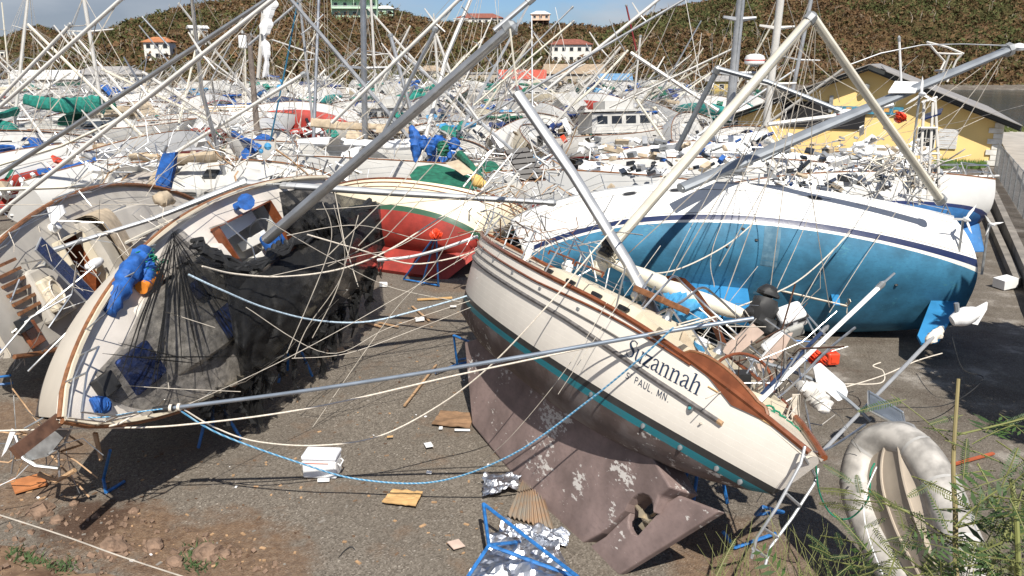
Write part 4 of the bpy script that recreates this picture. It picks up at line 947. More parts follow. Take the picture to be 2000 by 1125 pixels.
# winches
def winch(parent, p, s_=1.):
    m = MB(); m.lathe([(.075 * s_, 0), (.07 * s_, .04 * s_), (.05 * s_, .06 * s_), (.05 * s_, .12 * s_), (.065 * s_, .15 * s_), (.02 * s_, .16 * s_)], 12, Matrix.Translation(p)); return m.build('winch', steel, parent, True)
for x_ in (-2.7, -3.6): winch(SZ, hp(SH, .5 - x_ / SH['L'], 0, 1) + Vector((0, -.28, .25)))

# ===== the blue bottomed white boat
BQ = [3.008, -.069, 1.145, 5.351, 20.646, 1.642]
BH = dict(L=11.342, B=4.049, fm=1.24, fb=1.486, fs=1.337, D=.618, rb=.67, tr=.748, ks=-.12, rs=-.5, kb=-.1, e1=.55, smax=.58, ve=.5, kp=2.6, kq=2.4)
BL = boat_empty('sailboat', 'large white sailboat lying on its side, bright blue bottom and navy stripe facing us', BQ)
bhm = hull_mat('white_blue_hull_paint', (.78, .77, .74), [(.0, .055, (.66, .64, .58)), (.055, .185, (.012, .022, .075))], (.030, .145, .245), (.05, .20, .28), .3, .3, brough=.7)
hull_mesh(BH, 70, 28).build('hull', [bhm, white], BL, True)
d, wl, cor = deck_mesh2(BH, (.66, .90, -.45, .45, .5)); d.build('deck', greydeck, BL); wl.build('cockpit_well', white, BL)
for sd in (1, -1): rail_mb(BH, sd, .03).build('toe_rail', alulight, BL)
strake(BH, 0, .995, lambda s: .235, .006, out=.004).build('styling_line', mat('grey_line', (1, 1, 1)), BL)
strake(BH, 0, .72, lambda s: zsheer(BH, s) - .28, .007, out=.003).build('styling_line', mat('grey_line', (1, 1, 1)), BL)
strake(BH, .92, .99, lambda s: zsheer(BH, s) - .28, .007, out=.003).build('styling_line', mat('grey_line', (1, 1, 1)), BL)
for s_ in (.385, .685, .28):
    G = []; m = MB(); rim = MB()
    for ring_, o_, tgt in ((1.0, .008, m), (1.22, .005, rim)):
        pts = []
        for k in range(20):
            a = 2 * math.pi * k / 20; u = math.copysign(abs(math.cos(a)) ** .6, math.cos(a)) * .155 * ring_; v = math.copysign(abs(math.sin(a)) ** .8, math.sin(a)) * .058 * ring_ * (1 if ring_ < 1.1 else 1.15)
            pts.append(hz(BH, s_ + u / BH['L'], zsheer(BH, s_) - .29 + v, 1, o_))
        tgt.add(pts, [tuple(range(20))])
    w_ = rim.build('hull_window', mat('window_rim', (.25, .25, .25), .4), BL); m.build('pane', dark, w_)
lettering('SUN ODYSSEY 45.2', on_hull(BH, .775, lambda s: zsheer(BH, s) - .33), .15, .10).build('lettering', mat('faint_lettering', (.50, .49, .50), .5), BL, label='faint grey model lettering on the white topside')
cabin_mb(BH, .30, .66, .56, .42, .6, 10).build('cabin', white, BL, True)
for s_ in (.22, .40, .52): x_ = BH['L'] * (.5 - s_); box_part('hatch', (x_, 0, 1.36 if s_ < .3 else 1.75), (.55, .55, .08), dark, BL)
for sd in (1, -1):
    for s_ in (.42, .5, .58): side_window(BH, s_, .56, .13, .28, .7, sd).build('cabin_window', dark, BL)
    lifeline_mb(BH, sd, .12, .86, 7, .62, .014, 1.0, random.Random(9)).build('stanchions', steel, BL)
pulpit_mb(BH, .1, .6, .018).build('pulpit', steel, BL); pulpit_mb(BH, .1, .6, .018, True).build('pushpit', steel, BL)
for x_, y_ in ((-2, 1.3), (-2, -1.3), (-3.6, 1.4), (0, .6), (0, -.6)): winch(BL, (x_, y_, 1.35 if abs(y_) > 1 else 1.7), 1.2)
# rudder, P-bracket and propeller, transducers
foil([centre(x, y, BQ) for x, y in ((1822, 577), (1838, 545), (1880, 548), (1872, 582), (1862, 614), (1834, 668), (1799, 672), (1791, 657))], 'rudder', mat('rudder_blue', (.022, .17, .36), .45, var=.15, scale=2), .13, .07, -.1, -1.5, BL)
G = [[hz(BH, .575 + .035 * i / 6 + .004 * j * 0, .0 - .62 * j / 10, 1, .004) for i in range(7)] for j in range(11)]; m = MB(); m.grid(G); m.build('worn_patch', mat('faded_blue_patch', (.06, .17, .26), .75, var=.3, scale=5, col2=(.11, .21, .28)), BL)
m = MB(); b0 = Vector((-2.2, .15, -.62)); m.tube([b0 + Vector((1.0, 0, .12)), b0 + Vector((-.9, 0, -.30))], .028, 8); shf = m.build('propeller_shaft', mat('shaft_bronze', (.38, .34, .28), .5, .5), BL)
m = MB(); m.prism([b0 + Vector((-.55, 0, .2)), b0 + Vector((-.75, 0, .2)), b0 + Vector((-.72, 0, -.3)), b0 + Vector((-.55, 0, -.3))], (0, .03, 0)); m.build('bracket', MATS['rudder_blue'], shf)
for k in range(3):
    a = R(120 * k); dv = Vector((0, math.cos(a), math.sin(a))); c0 = b0 + Vector((-.88, 0, -.30)); sv = Vector((.5, -math.sin(a), math.cos(a))) * .06; m = MB(); m.prism([c0 + dv * .03 - sv * .4, c0 + dv * .2 - sv, c0 + dv * .24, c0 + dv * .2 + sv], (.015, 0, 0)); m.build('blade', MATS['shaft_bronze'], shf)
for s_, z_ in ((.53, .0 - .12), (.56, -.30), (.50, -.42), (.86, -.38)):
    p = hz(BH, s_, z_, 1, .0); m = MB(); m.lathe([(.04, -.01), (.045, .015), (.01, .03)], 8, Matrix.Translation(p) @ Matrix.Rotation(R(-100), 4, 'X')); m.build('skin_fitting', black, BL)
foil([(1.0, -.5), (.7, -1.75), (-.75, -1.75), (-.7, -.55)], 'keel', MATS['rudder_blue'], .3, .2, -.5, -1.75, BL)

# ===== the netted boat at lower left
NQ = [-1.746, .111, -1.113, -6.441, 16.108, 2.273, .86]
NH = dict(L=13.014, B=3.733, fm=1.15, fb=1.6, fs=1.25, D=.8, rb=1.3, rs=.5, tr=.5, kb=-.3, ks=.1, e1=.6)
NB = boat_empty('sailboat', 'cream decked sailboat on its side under torn black netting, lower left', NQ)
nhm = hull_mat('cream_hull_left', (.60, .54, .45), [(0, .1, (.03, .03, .03))], (.06, .045, .04), (.3, .3, .3), .5, .4)
hull_mesh(NH, 60, 18).build('hull', [nhm, nhm], NB, True)
ndeck = mat('pale_pink_deck', (.64, .59, .53), .75, var=.09, scale=1.6, bump=.12, bscale=90)
d, wl, cor = deck_mesh2(NH, (.525, .735, -.72, .08, .75)); d.build('deck', ndeck, NB); wl.build('cockpit_well', mat('well_grey', (.40, .39, .36), .7, var=.1), NB); frame(cor, .045, .2).build('coaming', varnish, NB)
for sd in (1, -1):
    rail_mb(NH, sd, .05, 0, 1, .03).build('toe_rail', teak, NB, True); m = MB(); G = [[hp(NH, s / 30, 0, sd) + Vector((0, sd * .015, .0)), hp(NH, s / 30, 0, sd) + Vector((0, sd * .0, .11)), hp(NH, s / 30, 0, sd) + Vector((0, -sd * .07, .11)), hp(NH, s / 30, 0, sd) + Vector((0, -sd * .07, -.06))] for s in range(31)]
    m.grid(G); m.build('bulwark', cream, NB, True)
    lifeline_mb(NH, sd, .12, .86, 7, .6, .014, 1.0, random.Random(5)).build('stanchions', steel, NB)
cabin_mb(NH, .23, .50, .56, .36, .25, 12).build('cabin', mat('cabin_cream', (.56, .52, .46), .6, var=.08), NB, True)
for sd in (1, -1):
    for s_ in (.33, .39, .45): side_window(NH, s_, .56, .1, .25, .45, sd).build('portlight', dark, NB)
for px, py, dx, dy, zl, nme in ((276, 718, .95, .75, 1.42, 'hatch_cover'), (452, 622, .8, .65, 1.62, 'hatch_cover'), (392, 562, .5, .4, 1.62, 'hatch_cover')):
    c = loc(NQ, px, py, zl); m = MB(); m.box((c.x, c.y, zl), (dx, dy, .16)); o = m.build(nme, navy, NB); b_ = o.modifiers.new('b', 'BEVEL'); b_.width = .06; b_.segments = 3
c = loc(NQ, 478, 395, 1.5); cowl(NB, (c.x, c.y, 1.2), 1.6, None, blue)
m = MB()
c = loc(NQ, 542, 465, 1.5); m.box((c.x, c.y, 1.35), (.75, .5, .3)); o = m.build('cushion', blue, NB); b_ = o.modifiers.new('b', 'BEVEL'); b_.width = .1; b_.segments = 3
# companionway, instrument boards, seats in the well
cx = sum(p.x for p in cor) / 4; cy = sum(p.y for p in cor) / 4
box_part('cockpit_seat', (cx + .1, cy - .55, .95), (2.0, .35, .07), white, NB); box_part('cockpit_seat', (cx, cy + .5, .95), (2.0, .35, .07), white, NB)
box_part('helm_pedestal', (cx - .35, cy, .9), (.25, .25, .75), white, NB); box_part('locker_door', (cx + 1.05, cy, .85), (.06, .7, .6), mat('grey_panel', (.2, .2, .2), .6), NB)
box_part('instrument', (cx + .35, cy + .45, 1.02), (.35, .22, .08), dark, NB)
tube_part('steering_wheel', [(cx - .42, cy + .42 * math.cos(2 * math.pi * k / 20), 1.25 + .42 * math.sin(2 * math.pi * k / 20)) for k in range(21)], .018, steel, NB)
tube_part('dodger_frame', [(cor[0].x + .1, cor[0].y - .05, 1.2), (cor[0].x + .0, cor[0].y, 1.6), (cor[0].x, cy, 1.85), (cor[0].x, cor[3].y, 1.6), (cor[0].x + .1, cor[3].y + .05, 1.2)], .02, steel, NB)
pulpit_mb(NH, .08, .6, .02).build('pulpit', steel, NB)
box_part('windlass', (5.3, 0, 1.55), (.4, .35, .25), black, NB)
keel_prism([(3.2, -.4), (2.2, -1.9), (-3.6, -2.1), (-4.6, -.2), (-1.5, -.6)], .5, .6).build('keel', nhm, NB)
m = MB(); m.box((6.8, 0, 1.50), (1.2, .2, .09)); m.build('bowsprit', darkwood, NB)

# ===== the far left boat
LQ = [1.588, -.021, 1.193, -11.384, 20.773, 1.839, .93]
LH = dict(NH); LH.update(L=11.876, B=3.594)
LB = boat_empty('sailboat', 'tan decked sailboat on its side at the left edge, solar panel over its cockpit', LQ)
lhm = hull_mat('cream_hull_far_left', (.66, .60, .50), [(0, .1, (.12, .03, .02))], (.05, .04, .035), (.3, .3, .3), .3, .4)
hull_mesh(LH, 50, 16).build('hull', [lhm, lhm], LB, True)
ldeck = mat('grey_tan_deck', (.44, .41, .36), .8, var=.1, scale=1.6, bump=.12, bscale=90)
d, wl, cor = deck_mesh2(LH, (.60, .705, -.4, .55, .7)); d.build('deck', ldeck, LB); wl.build('cockpit_well', varnish, LB); frame(cor, .05, .18).build('coaming', cream, LB)
for sd in (1, -1): rail_mb(LH, sd, .055, 0, 1, .03).build('toe_rail', teak, LB, True); lifeline_mb(LH, sd, .12, .93, 8, .6, .014, .9, random.Random(6)).build('stanchions', steel, LB)
cabin_mb(LH, .24, .585, .60, .42, .3, 12).build('cabin', ldeck, LB, True)
m = MB(); G = []
for i in range(2):
    x = LH['L'] * (.5 - (.56 + .03 * i)) ; w_ = bw(LH, .57) * .66; G.append([(x + .12 * i, w_ * math.copysign(abs(math.cos(math.pi * j / 12)) ** .5, math.cos(math.pi * j / 12)), 1.12 + .75 * math.sin(math.pi * j / 12) ** .5) for j in range(13)])
x0 = LH['L'] * (.5 - .50); G.insert(0, [(x0 + .4, p[1], 1.12 + (p[2] - 1.12) * .62) for p in G[0]]); m.grid(G); m.grid([[(p[0], p[1] * .97, p[2] - .03) for p in r_] for r_ in G], flip=True); m.build('dodger', tan, LB, True)
box_part('aft_coachroof', (-3.6, -.1, 1.32), (1.5, 1.3, .3), ldeck, LB, None, .08)
box_part('seat_box', (-4.05, -.15, 1.55), (.55, .8, .2), cream, LB, None, .06); m = MB(); m.tube([Vector((-4.05 + .2 * math.cos(a), -.15 + .3 * math.sin(a), 1.68)) for a in [2 * math.pi * k / 14 for k in range(15)]], .025, 5); m.build('rope_coil', rope_w, LB, True)
for k in range(6): box_part('deck_slat', (-4.75 - .0, .9 - .22 * k, 1.36), (.9, .07, .06), teak, LB, None, 0)
c = loc(LQ, 65, 652, 1.3); box_part('hatch', (c.x, c.y, 1.28), (.5, .55, .1), varnish, LB)
c = loc(LQ, 50, 632, 1.45); box_part('instrument', (c.x, c.y, 1.4), (.35, .3, .15), dark, LB)
c = loc(LQ, 165, 455, 1.7); 
for px, py in ((150, 372), (215, 440), (250, 400)): c = loc(LQ, px, py, 1.5); tube_part('handrail', [(c.x, c.y, 1.3), (c.x, c.y, 1.42), (c.x - .9, c.y, 1.42), (c.x - .9, c.y, 1.3)], .02, steel, LB)
m = MB(); m.tube([(3.6, 0, 1.5), (-.5, .1, 1.75)], .05, 6); m.build('boom', creammast, LB)
MT = MW(LQ)
def on_transom(u, v, o): return hp(LH, 1, 0, -1) + Vector((-.02 - o * 1.5, u + .12, v - .32))
trn = [hp(LH, 1, t, 1) for t in (0, .2, .4, .6, .8, 1)] + [hp(LH, 1, t, -1) for t in (.8, .6, .4, .2, 0)]
lettering('RA', lambda u, v, o: Vector((hp(LH, 1, 0, -1).x - .012 - o, hp(LH, 1, 0, -1).y + .47 - u, hp(LH, 1, 0, -1).z - .30 + v)), .26, .02).build('lettering', mat('blue_lettering', (.03, .10, .30), .5), LB, label='blue letters on the cream transom')
# fender on the coaming, winches
m = MB(); m.lathe([(.02, -.35), (.10, -.28), (.13, -.1), (.13, .1), (.10, .26), (.02, .34)], 12, Matrix.Translation(loc(LQ, 178, 518, 1.3) + Vector((0, 0, .1))) @ Matrix.Rotation(R(80), 4, 'Y')); c = centred(m); o = m.build('fender', whitepl, None, True); o.matrix_world = MT @ Matrix.Translation(c); tag(o, 'white fender lying in the wooden cockpit of the far left boat', 'fender')
sp_t = thing('solar_array', 'long blue solar panel propped over the cockpit of the far left boat', 'solar panel', M=MT @ Matrix.Translation(loc(LQ, 130, 533, 2.0)) @ Matrix.Rotation(R(-65), 4, 'Z'))
m = MB(); m.box((0, 0, 0), (1.9, .5, .04)); m.build('panel_frame', alulight, sp_t)
pvm = mat('solar_cell', (.012, .02, .07), .15, var=.3, scale=12)
for i in range(9):
    for j in range(2): m = MB(); m.box((-.83 + i * .207, -.115 + j * .23, .026), (.195, .215, .006)); m.build('solar_cell', pvm, sp_t)
m = MB(); m.tube([(-.5, 0, -.02), (-.6, .1, -.75)], .02, 6); m.tube([(.5, 0, -.02), (.4, .1, -.75)], .02, 6); m.build('strut', steel, sp_t)

# ===== the red bottomed boat
RQ = [-.438, .022, -.857, -3.488, 28.5, 1.079]
RH = dict(L=7.6, B=3.168, fm=1.15, fb=1.6, fs=1.3, D=.8, rb=1.3, rs=.6, tr=.4, kb=-.35, ks=.1, e1=.6)
RB = boat_empty('sailboat', 'cream planked sailboat with brick red bottom and green waterline behind the netting', RQ)
rhm = hull_mat('cream_red_hull_paint', (.72, .64, .47), [(-.03, .14, (.03, .09, .05))], (.27, .024, .015), (.33, .07, .045), .25, .4, planks=2.2)
hull_mesh(RH, 50, 20).build('hull', [rhm, rhm], RB, True)
d, wl, cor = deck_mesh2(RH, (.66, .86, -.4, .4, .5)); d.build('deck', cream, RB); wl.build('cockpit_well', white, RB)
for sd in (1, -1):
    rail_mb(RH, sd, .04).build('cap_rail', varnish, RB, True); strake(RH, 0, .99, lambda s: zsheer(RH, s) - .16, .02, sd).build('rub_rail', varnish, RB, True); strake(RH, 0, .99, lambda s: zsheer(RH, s) - .34, .014, sd).build('rub_rail', varnish, RB, True)
    lifeline_mb(RH, sd, .1, .88, 6, .55, .014, 1, random.Random(3)).build('stanchions', steel, RB)
cabin_mb(RH, .32, .64, .58, .35).build('cabin', cream, RB, True)
keel_prism([(2.9, -.3), (2.0, -1.72), (-3.2, -1.75), (-3.3, -.1), (-1.5, -.5)], .5, .6).build('keel', rhm, RB)
pulpit_mb(RH, .1, .55, .016).build('pulpit', steel, RB)
# ---------------------------------------------------------------- boats of the middle distance, placed one by one
def hb(px, Y, pi, hc, bi, cover, mastk, mm, yaw, roll, label, z=None, pitch=0, deckm=None, cat='sailboat'):
    x = (px - 1000) / FPX * Y; HAND.append((x, Y)); USED.add(label)
    return put_boat(PROTO[pi], x, Y, R(yaw), R(roll), R(pitch), label, HULLS[hc][bi][2], COVERS[cover], mastk, mm, z=z, deckm=deckm, cat=cat)
GB = hb(215, 53, 0, 'white', 3, 'green', None, whitemast, 8, 3, 'white yacht standing upright with teal bottom and long green sail cover, left', z=1.9)
hb(20, 50, 0, 'grey', 1, 'teal', 0, whitemast, 100, 14, 'grey yacht with dark bottom at the left edge, stern towards the viewer', z=1.7)
hb(345, 66, 2, 'white', 1, 'navy', 0, whitemast, 172, 50, 'white racing yacht on its side showing a bright blue bottom, upper left')
hb(470, 70, 1, 'grey', 0, 'tan', 0, creammast, 10, -30, 'grey long keeled yacht with dark red bottom right of the blue bottomed racer')
hb(590, 72, 0, 'white', 0, 'green', 0, whitemast, 5, -75, 'white yacht lying on its side with a red bottom, its deck arched towards us')
hb(240, 36, 2, 'white', 1, 'blue', None, whitemast, 70, -50, 'small white yacht on its side with a wooden cockpit ring and torn blue canvas')
hb(420, 34, 1, 'white', 1, 'tan', 3, alulight, -6, 28, 'white long keeled yacht with tan canvas behind the two fallen left boats')
hb(640, 45, 3, 'white', 0, 'tan', 0, alu, 165, 12, 'white ketch with tan awning beneath the thick grey mast')
hb(530, 47, 0, 'white', 1, 'blue', 3, whitemast, 120, -42, 'white sloop with blue sail cover right of the wooden power pole')
hb(770, 36, 3, 'white', 2, 'white', 3, whitemast, -28, -22, 'large white yacht with rounded white coachroof behind the red bottomed boat', z=1.2)
hb(765, 70, 4, 'white', 1, 'white', None, whitemast, 5, 4, 'white motor yacht with dark windows left of the centre mast', z=.5, cat='motorboat')
hb(880, 41, 0, 'white', 0, 'blue', 0, alulight, 115, -40, 'white sloop with bunched royal blue canvas above the green tarpaulin')
hb(1160, 29.5, 0, 'grey', 0, 'white', None, whitemast, 160, 38, 'pale grey yacht fallen away from us behind the folded grey mast')
hb(1195, 56, 4, 'white', 2, 'white', None, whitemast, 20, -6, 'white hardtop motorboat in the middle of the crowd', z=.8, cat='motorboat')
hb(1420, 34, 0, 'white', 1, 'white', None, whitemast, -12, -30, 'white yacht with its cluttered deck facing us behind the blue bottomed hull')
hb(1560, 36, 3, 'white', 0, 'white', None, whitemast, 172, 24, 'long white ketch lying before the yellow building', z=.6)
hb(1660, 29.5, 0, 'white', 1, 'white', None, whitemast, 188, 42, 'white yacht with wrecked cockpit left of the stern arch')
hb(1330, 42, 1, 'white', 2, 'navy', 3, creammast, 30, -50, 'white long keeled yacht left of the bent grey boom')
hb(1470, 44, 0, 'white', 3, 'white', None, whitemast, 15, -12, 'white sloop with white furled boom before the yellow wall', z=.7)
hb(1085, 39, 2, 'white', 0, 'light blue', 0, alulight, 80, -50, 'small white yacht with light blue canvas behind the dark slatted hatch')
hb(975, 33, 2, 'white', 3, 'green', 2, whitemast, 100, -35, 'small white yacht with green canvas right of the green tarpaulin')
hb(130, 42, 2, 'white', 0, 'navy', 3, whitemast, 60, -50, 'small white yacht with navy canvas below the teal bottomed yacht')
hb(330, 45, 0, 'grey', 0, 'tan', 0, creammast, 75, -48, 'grey sloop with tan canvas above the torn blue canvas')
st = hb(1700, 35.0, 2, 'white', 3, 'white', None, whitemast, 181, 6, 'small white yacht with teal bottom, its stern beside the kerb', z=.95)
# green sail cover of the upright left yacht: on its boom
cv = MB(); sail_cover(cv, at(200, 203, 51), at(48, 194, 51), .34, 18, 5, .25); cv.mi = 0
cc_ = centred(cv); o = cv.build('sail_bundle', teal, None, True); o.location = cc_; tag(o, 'long green sail cover hanging from a boom across the upper left', 'sail cover')

# ---------------------------------------------------------------- masts and spars one can follow
def spar(label, pts, w, mt, spreaders=(), stays=(), name='mast', cap=None, flat=.8, w2=None, cat='mast', group=None, wirem=None, n=10):
    P = [at(*p) for p in pts]; rs_ = [w / 2 / FPX * pts[0][2]] * (len(P) - 1) + [(w2 or w) / 2 / FPX * pts[-1][2]]
    base = P[0].copy(); t = thing(name, label, cat, base, group=group)
    m = MB(); m.tube([p - base for p in P], rs_, n, True, flat); m.build('tube', mt, t, True)
    tr_ = MB(); sd = (P[-1] - P[0]).normalized().cross(Vector((0, 1, 0))).normalized()
    tr_.tube([p - base + Vector((0, -rs_[0] * flat * 1.02, 0)) for p in P], rs_[0] * .16, 4); tr_.build('sail_track', alulight if mt in (whitemast, creammast) else galv, t)
    for f, ln in spreaders:
        q = P[0].lerp(P[-1], f) - base
        for s_ in (1, -1):
            a = MB(); a.tube([q, q + sd * s_ * ln + Vector((0, rnd.uniform(-.2, .2), .1))], [rs_[0] * .45, rs_[0] * .25], 5); a.build('spreader', mt, t)
    if stays:
        a = MB()
        for f, e in stays:
            q = P[0].lerp(P[-1], f) - base; e_ = at(*e) - base; mid = (q + e_) / 2 + Vector((rnd.gauss(0, .15), rnd.gauss(0, .2), -.06 * (q - e_).length))
            a.tube([q, q.lerp(mid, .5) * 1.0, mid, mid.lerp(e_, .5), e_], .011 if P[0].y < 30 else .02, 3, False)
        a.build('stay', wirem or wire_l, t, kind='stuff')
    c_ = MB(); c_.lathe([(rs_[-1] * 1.15, -.12), (rs_[-1] * 1.2, .02), (rs_[-1] * .6, .08)], 8, Matrix.Translation(P[-1] - base) @ (P[-1] - P[-2]).to_track_quat('Z', 'Y').to_matrix().to_4x4()); c_.build('mast_cap', galv, t)
    return t
spar('thick grey mast rising to the right out of the black netting', [(520, 468, 16.2), (1000, 52, 14.8)], 27, alu, stays=[(.98, (700, 480, 16)), (.9, (640, 500, 16))], w2=24)
spar('upper end of the broken mast poking above the thick grey mast', [(965, 60, 15.2), (1040, -4, 15.3)], 13, alulight)
spar('frayed cream pole dangling from the head of the thick grey mast', [(996, 56, 14.7), (1003, 118, 14.7), (1012, 182, 14.7)], 5, creammast, name='dangling_pole', cat='pole', n=6)
spar('grey mast sloping down rightward on to the cockpit of the lettered cream boat', [(1010, 182, 14.5), (1120, 342, 14.0), (1225, 512, 13.2), (1306, 665, 12.7)], 25, alulight, w2=33)
spar('long cream leg of the broken mast leaning against the blue hull', [(1207, 468, 17.6), (1400, 245, 17.8), (1586, 32, 18)], 25, creammast, w2=21, stays=[(.98, (1200, 520, 14)), (.97, (1300, 560, 13.5)), (.95, (1395, 640, 13)), (.9, (1440, 330, 20))])
spar('cream leg of the broken mast sloping down to the stern arch', [(1588, 34, 18), (1700, 196, 18.5), (1838, 392, 19.5)], 20, creammast, stays=[(.02, (1500, 600, 16)), (.02, (1620, 600, 17)), (0.01, (1405, 520, 15))])
spar('thick slate grey mast of the blue hull reaching to the upper right', [(1330, 368, 20), (1650, 230, 21.6), (1972, 96, 23)], 33, alugrey, w2=22, flat=.6, stays=[(.99, (1810, 350, 21)), (.985, (1680, 360, 21)), (.97, (1560, 352, 20.5))])
rd = MB(); rd.lathe([(.02, -.09), (.13, -.07), (.17, 0), (.13, .09), (.02, .12)], 12, Matrix.Translation(at(1990, 93, 23))); single(rd, 'wind_vane', whitepl, 'round white fitting at the tip of the slate grey mast', 'vane', smooth=True)
spar('dark grey boom ending in a white radar dome', [(1488, 314, 22), (1646, 228, 22)], 11, alugrey, name='boom', cat='boom')
def radome(px, py, Y, r, label):
    b = at(px, py, Y); t = thing('radar_dome', label, 'radar dome', b); a = MB(); a.lathe([(r * .6, -r * .55), (r, -r * .4), (r * 1.02, r * .05), (r * .9, r * .35), (r * .5, r * .52), (.01, r * .56)], 16); a.build('dome', whitepl, t, True)
    a = MB(); a.lathe([(r * 1.03, -r * .12), (r * 1.03, -r * .02)], 16); a.build('band', redpl, t); a = MB(); a.box((0, 0, -r * .62), (r * .7, r * .7, r * .16)); a.build('bracket', galv, t)
radome(1651, 222, 22, .22, 'white radar dome at the end of the dark grey boom'); radome(1474, 116, 40, .46, 'white radar dome high beside the left upright mast')
spar('slate grey spar falling left from the broken knee', [(1322, 292, 24), (1402, 134, 23)], 12, alugrey, cat='spar', name='broken_spar')
spar('slate grey spar running right from the broken knee', [(1402, 134, 23), (1500, 160, 22.6), (1640, 216, 22)], 12, alugrey, name='broken_spar', cat='spar')
spar('left upright grey mast before the yellow building', [(1424, 235, 42), (1450, -30, 42)], 21, alulight, [(.35, 1.1), (.75, .8)], [(.99, (1330, 240, 44)), (.99, (1540, 240, 42)), (.7, (1380, 240, 42))], w2=18)
spar('right upright white mast before the yellow building', [(1496, 245, 40), (1528, -30, 40)], 17, whitemast, [(.3, 1.2), (.7, .8)], [(.99, (1610, 230, 40)), (.99, (1430, 240, 40)), (.65, (1580, 240, 40))])
spar('thin grey mast behind the peak of the broken cream mast', [(1548, 178, 46), (1590, -30, 46)], 9, alulight, [(.3, 1.1)], [(.99, (1640, 200, 46)), (.9, (1500, 200, 46))])
spar('white furled boom crossing low before the yellow building', [(1500, 243, 38), (1620, 228, 38), (1742, 205, 38)], 11, whitemast, name='boom', cat='boom', stays=[(.5, (1500, 160, 40)), (.95, (1520, 60, 40))])
spar('short white leaning spar right of the white villa', [(1232, 103, 62), (1402, 216, 60)], 9, whitemast, [(.3, 1.)])
spar('small white upright mast before the short leaning spar', [(1236, 215, 70), (1251, 70, 70)], 5, whitemast)
spar('cream horizontal boom entering at the left edge', [(-30, 371, 24), (258, 360, 25)], 10, creammast, name='boom', cat='boom')
spar('grey spar fallen across the solar panel of the left boat', [(-30, 612, 17), (92, 515, 17.5)], 12, alulight, name='fallen_spar', cat='spar')
spar('grey tapered mast lying over both left decks', [(100, 489, 18), (300, 427, 18.5), (478, 356, 19.5)], 12, alulight, w2=20, stays=[(.9, (330, 560, 16)), (.95, (250, 600, 15)), (.5, (330, 470, 18))])
spar('long grey mast lying level behind the black netting', [(478, 357, 19.5), (760, 376, 19), (1080, 396, 18.5)], 17, alulight, w2=13, stays=[(.3, (700, 560, 17)), (.6, (640, 520, 17)), (.7, (960, 470, 17))])
spar('upper of the long white masts leaning in from the left corner', [(-20, 226, 30), (244, -8, 30)], 9, whitemast, [(.6, .7)], [(.95, (30, 300, 30)), (.8, (130, 300, 32))])
spar('white mast with cross trees leaning at the upper left edge', [(-20, 212, 36), (138, 48, 36)], 8, whitemast, [(.35, 1), (.7, .8)], [(.98, (170, 46, 36)), (.98, (60, 250, 36)), (.8, (100, 250, 36))])
spar('long bright mast leaning up past the orange roofed house', [(-25, 356, 27), (540, -12, 26)], 11, alu, [(.55, .8)], [(.9, (260, 300, 30)), (.9, (100, 420, 24)), (.6, (200, 330, 30))])
spar('lowest long white mast crossing the upper left, black edged', [(-10, 425, 24), (20, 400, 24), (544, -10, 23.4)], 11, whitemast, [(.4, .7), (.75, .6)], [(.95, (300, 360, 25)), (.7, (140, 420, 24)), (.95, (60, 420, 22)), (.9, (390, 330, 26))])
spar('bent cream spar drooping between the two long left masts', [(-20, 328, 28), (120, 285, 28), (245, 228, 28), (462, 58, 28)], 7, creammast, name='bent_spar', cat='spar')
spar('white mast leaning right from the blue rudder', [(345, 297, 34), (594, 144, 34)], 9, whitemast, [(.5, .8)], [(.95, (420, 300, 34)), (.9, (620, 300, 34))])
spar('upright white mast of the green covered boom', [(198, 203, 51), (163, -10, 51)], 9, whitemast, [(.67, 1.4)], [(.99, (330, 250, 50)), (.99, (60, 250, 50)), (.6, (260, 250, 51)), (.99, (48, 194, 51))])
spar('white mast with a torn furled sail in the upper left centre', [(504, 152, 44), (520, -12, 44)], 8, whitemast, w2=16)
sm_ = MB(); g = []
for i in range(40):
    a = i / 39; c0 = Vector(at(516 + 8 * a + 3 * math.sin(a * 9), 152 - 160 * a, 43.6)); wd = (.10 + .26 * a) * (1 + .25 * math.sin(a * 23) + .12 * math.sin(a * 51)) * (.25 if .44 < a < .52 else 1); g.append([c0 + Vector((-wd, 0, 0)), c0 + Vector((-wd * .3, -.15, 0)), c0 + Vector((wd * .4, -.1, .05)), c0 + Vector((wd, .05, 0))])
sm_.grid(g); sm_.grid([[p + Vector((0, .03, 0)) for p in r_] for r_ in g], flip=True); single(sm_, 'torn_sail', whitepl, 'torn white sail still furled round the mast left of centre', 'sail')
spar('slim grey mast at the left of centre, nearly upright', [(614, 268, 48), (584, -10, 48)], 6, alulight, [(.55, .9)], [(.99, (560, 260, 48)), (.99, (680, 260, 48)), (.9, (530, 120, 48))])
spar('thick grey upright mast left of centre', [(713, 280, 44), (709, -20, 44)], 14, alu, [(.5, 1.3)], [(.99, (640, 270, 44)), (.99, (760, 270, 44)), (.7, (800, 260, 44))])
spar('thin white mast right beside the thick grey upright mast', [(736, 212, 60), (724, -10, 60)], 6, whitemast, [(.48, 1.2)], [(.9, (780, 212, 60)), (.9, (690, 212, 60))])
spar('short broken grey mast stump right of the thick upright mast', [(802, 215, 52), (762, 68, 52)], 9, alulight)
spar('white mast leaning right across the centre of the hill', [(648, 240, 34), (902, -6, 34)], 9, whitemast, [(.5, .8), (.8, .6)], [(.95, (760, 230, 34)), (.95, (620, 300, 34)), (.6, (800, 230, 36))])
spar('grey mast leaning steeply beside the leaning white centre mast', [(742, 275, 32), (851, 56, 32)], 9, alu)
spar('white broken mast sloping down rightward behind the thick grey mast', [(851, 66, 40), (893, 178, 40), (938, 240, 40)], 7, whitemast)
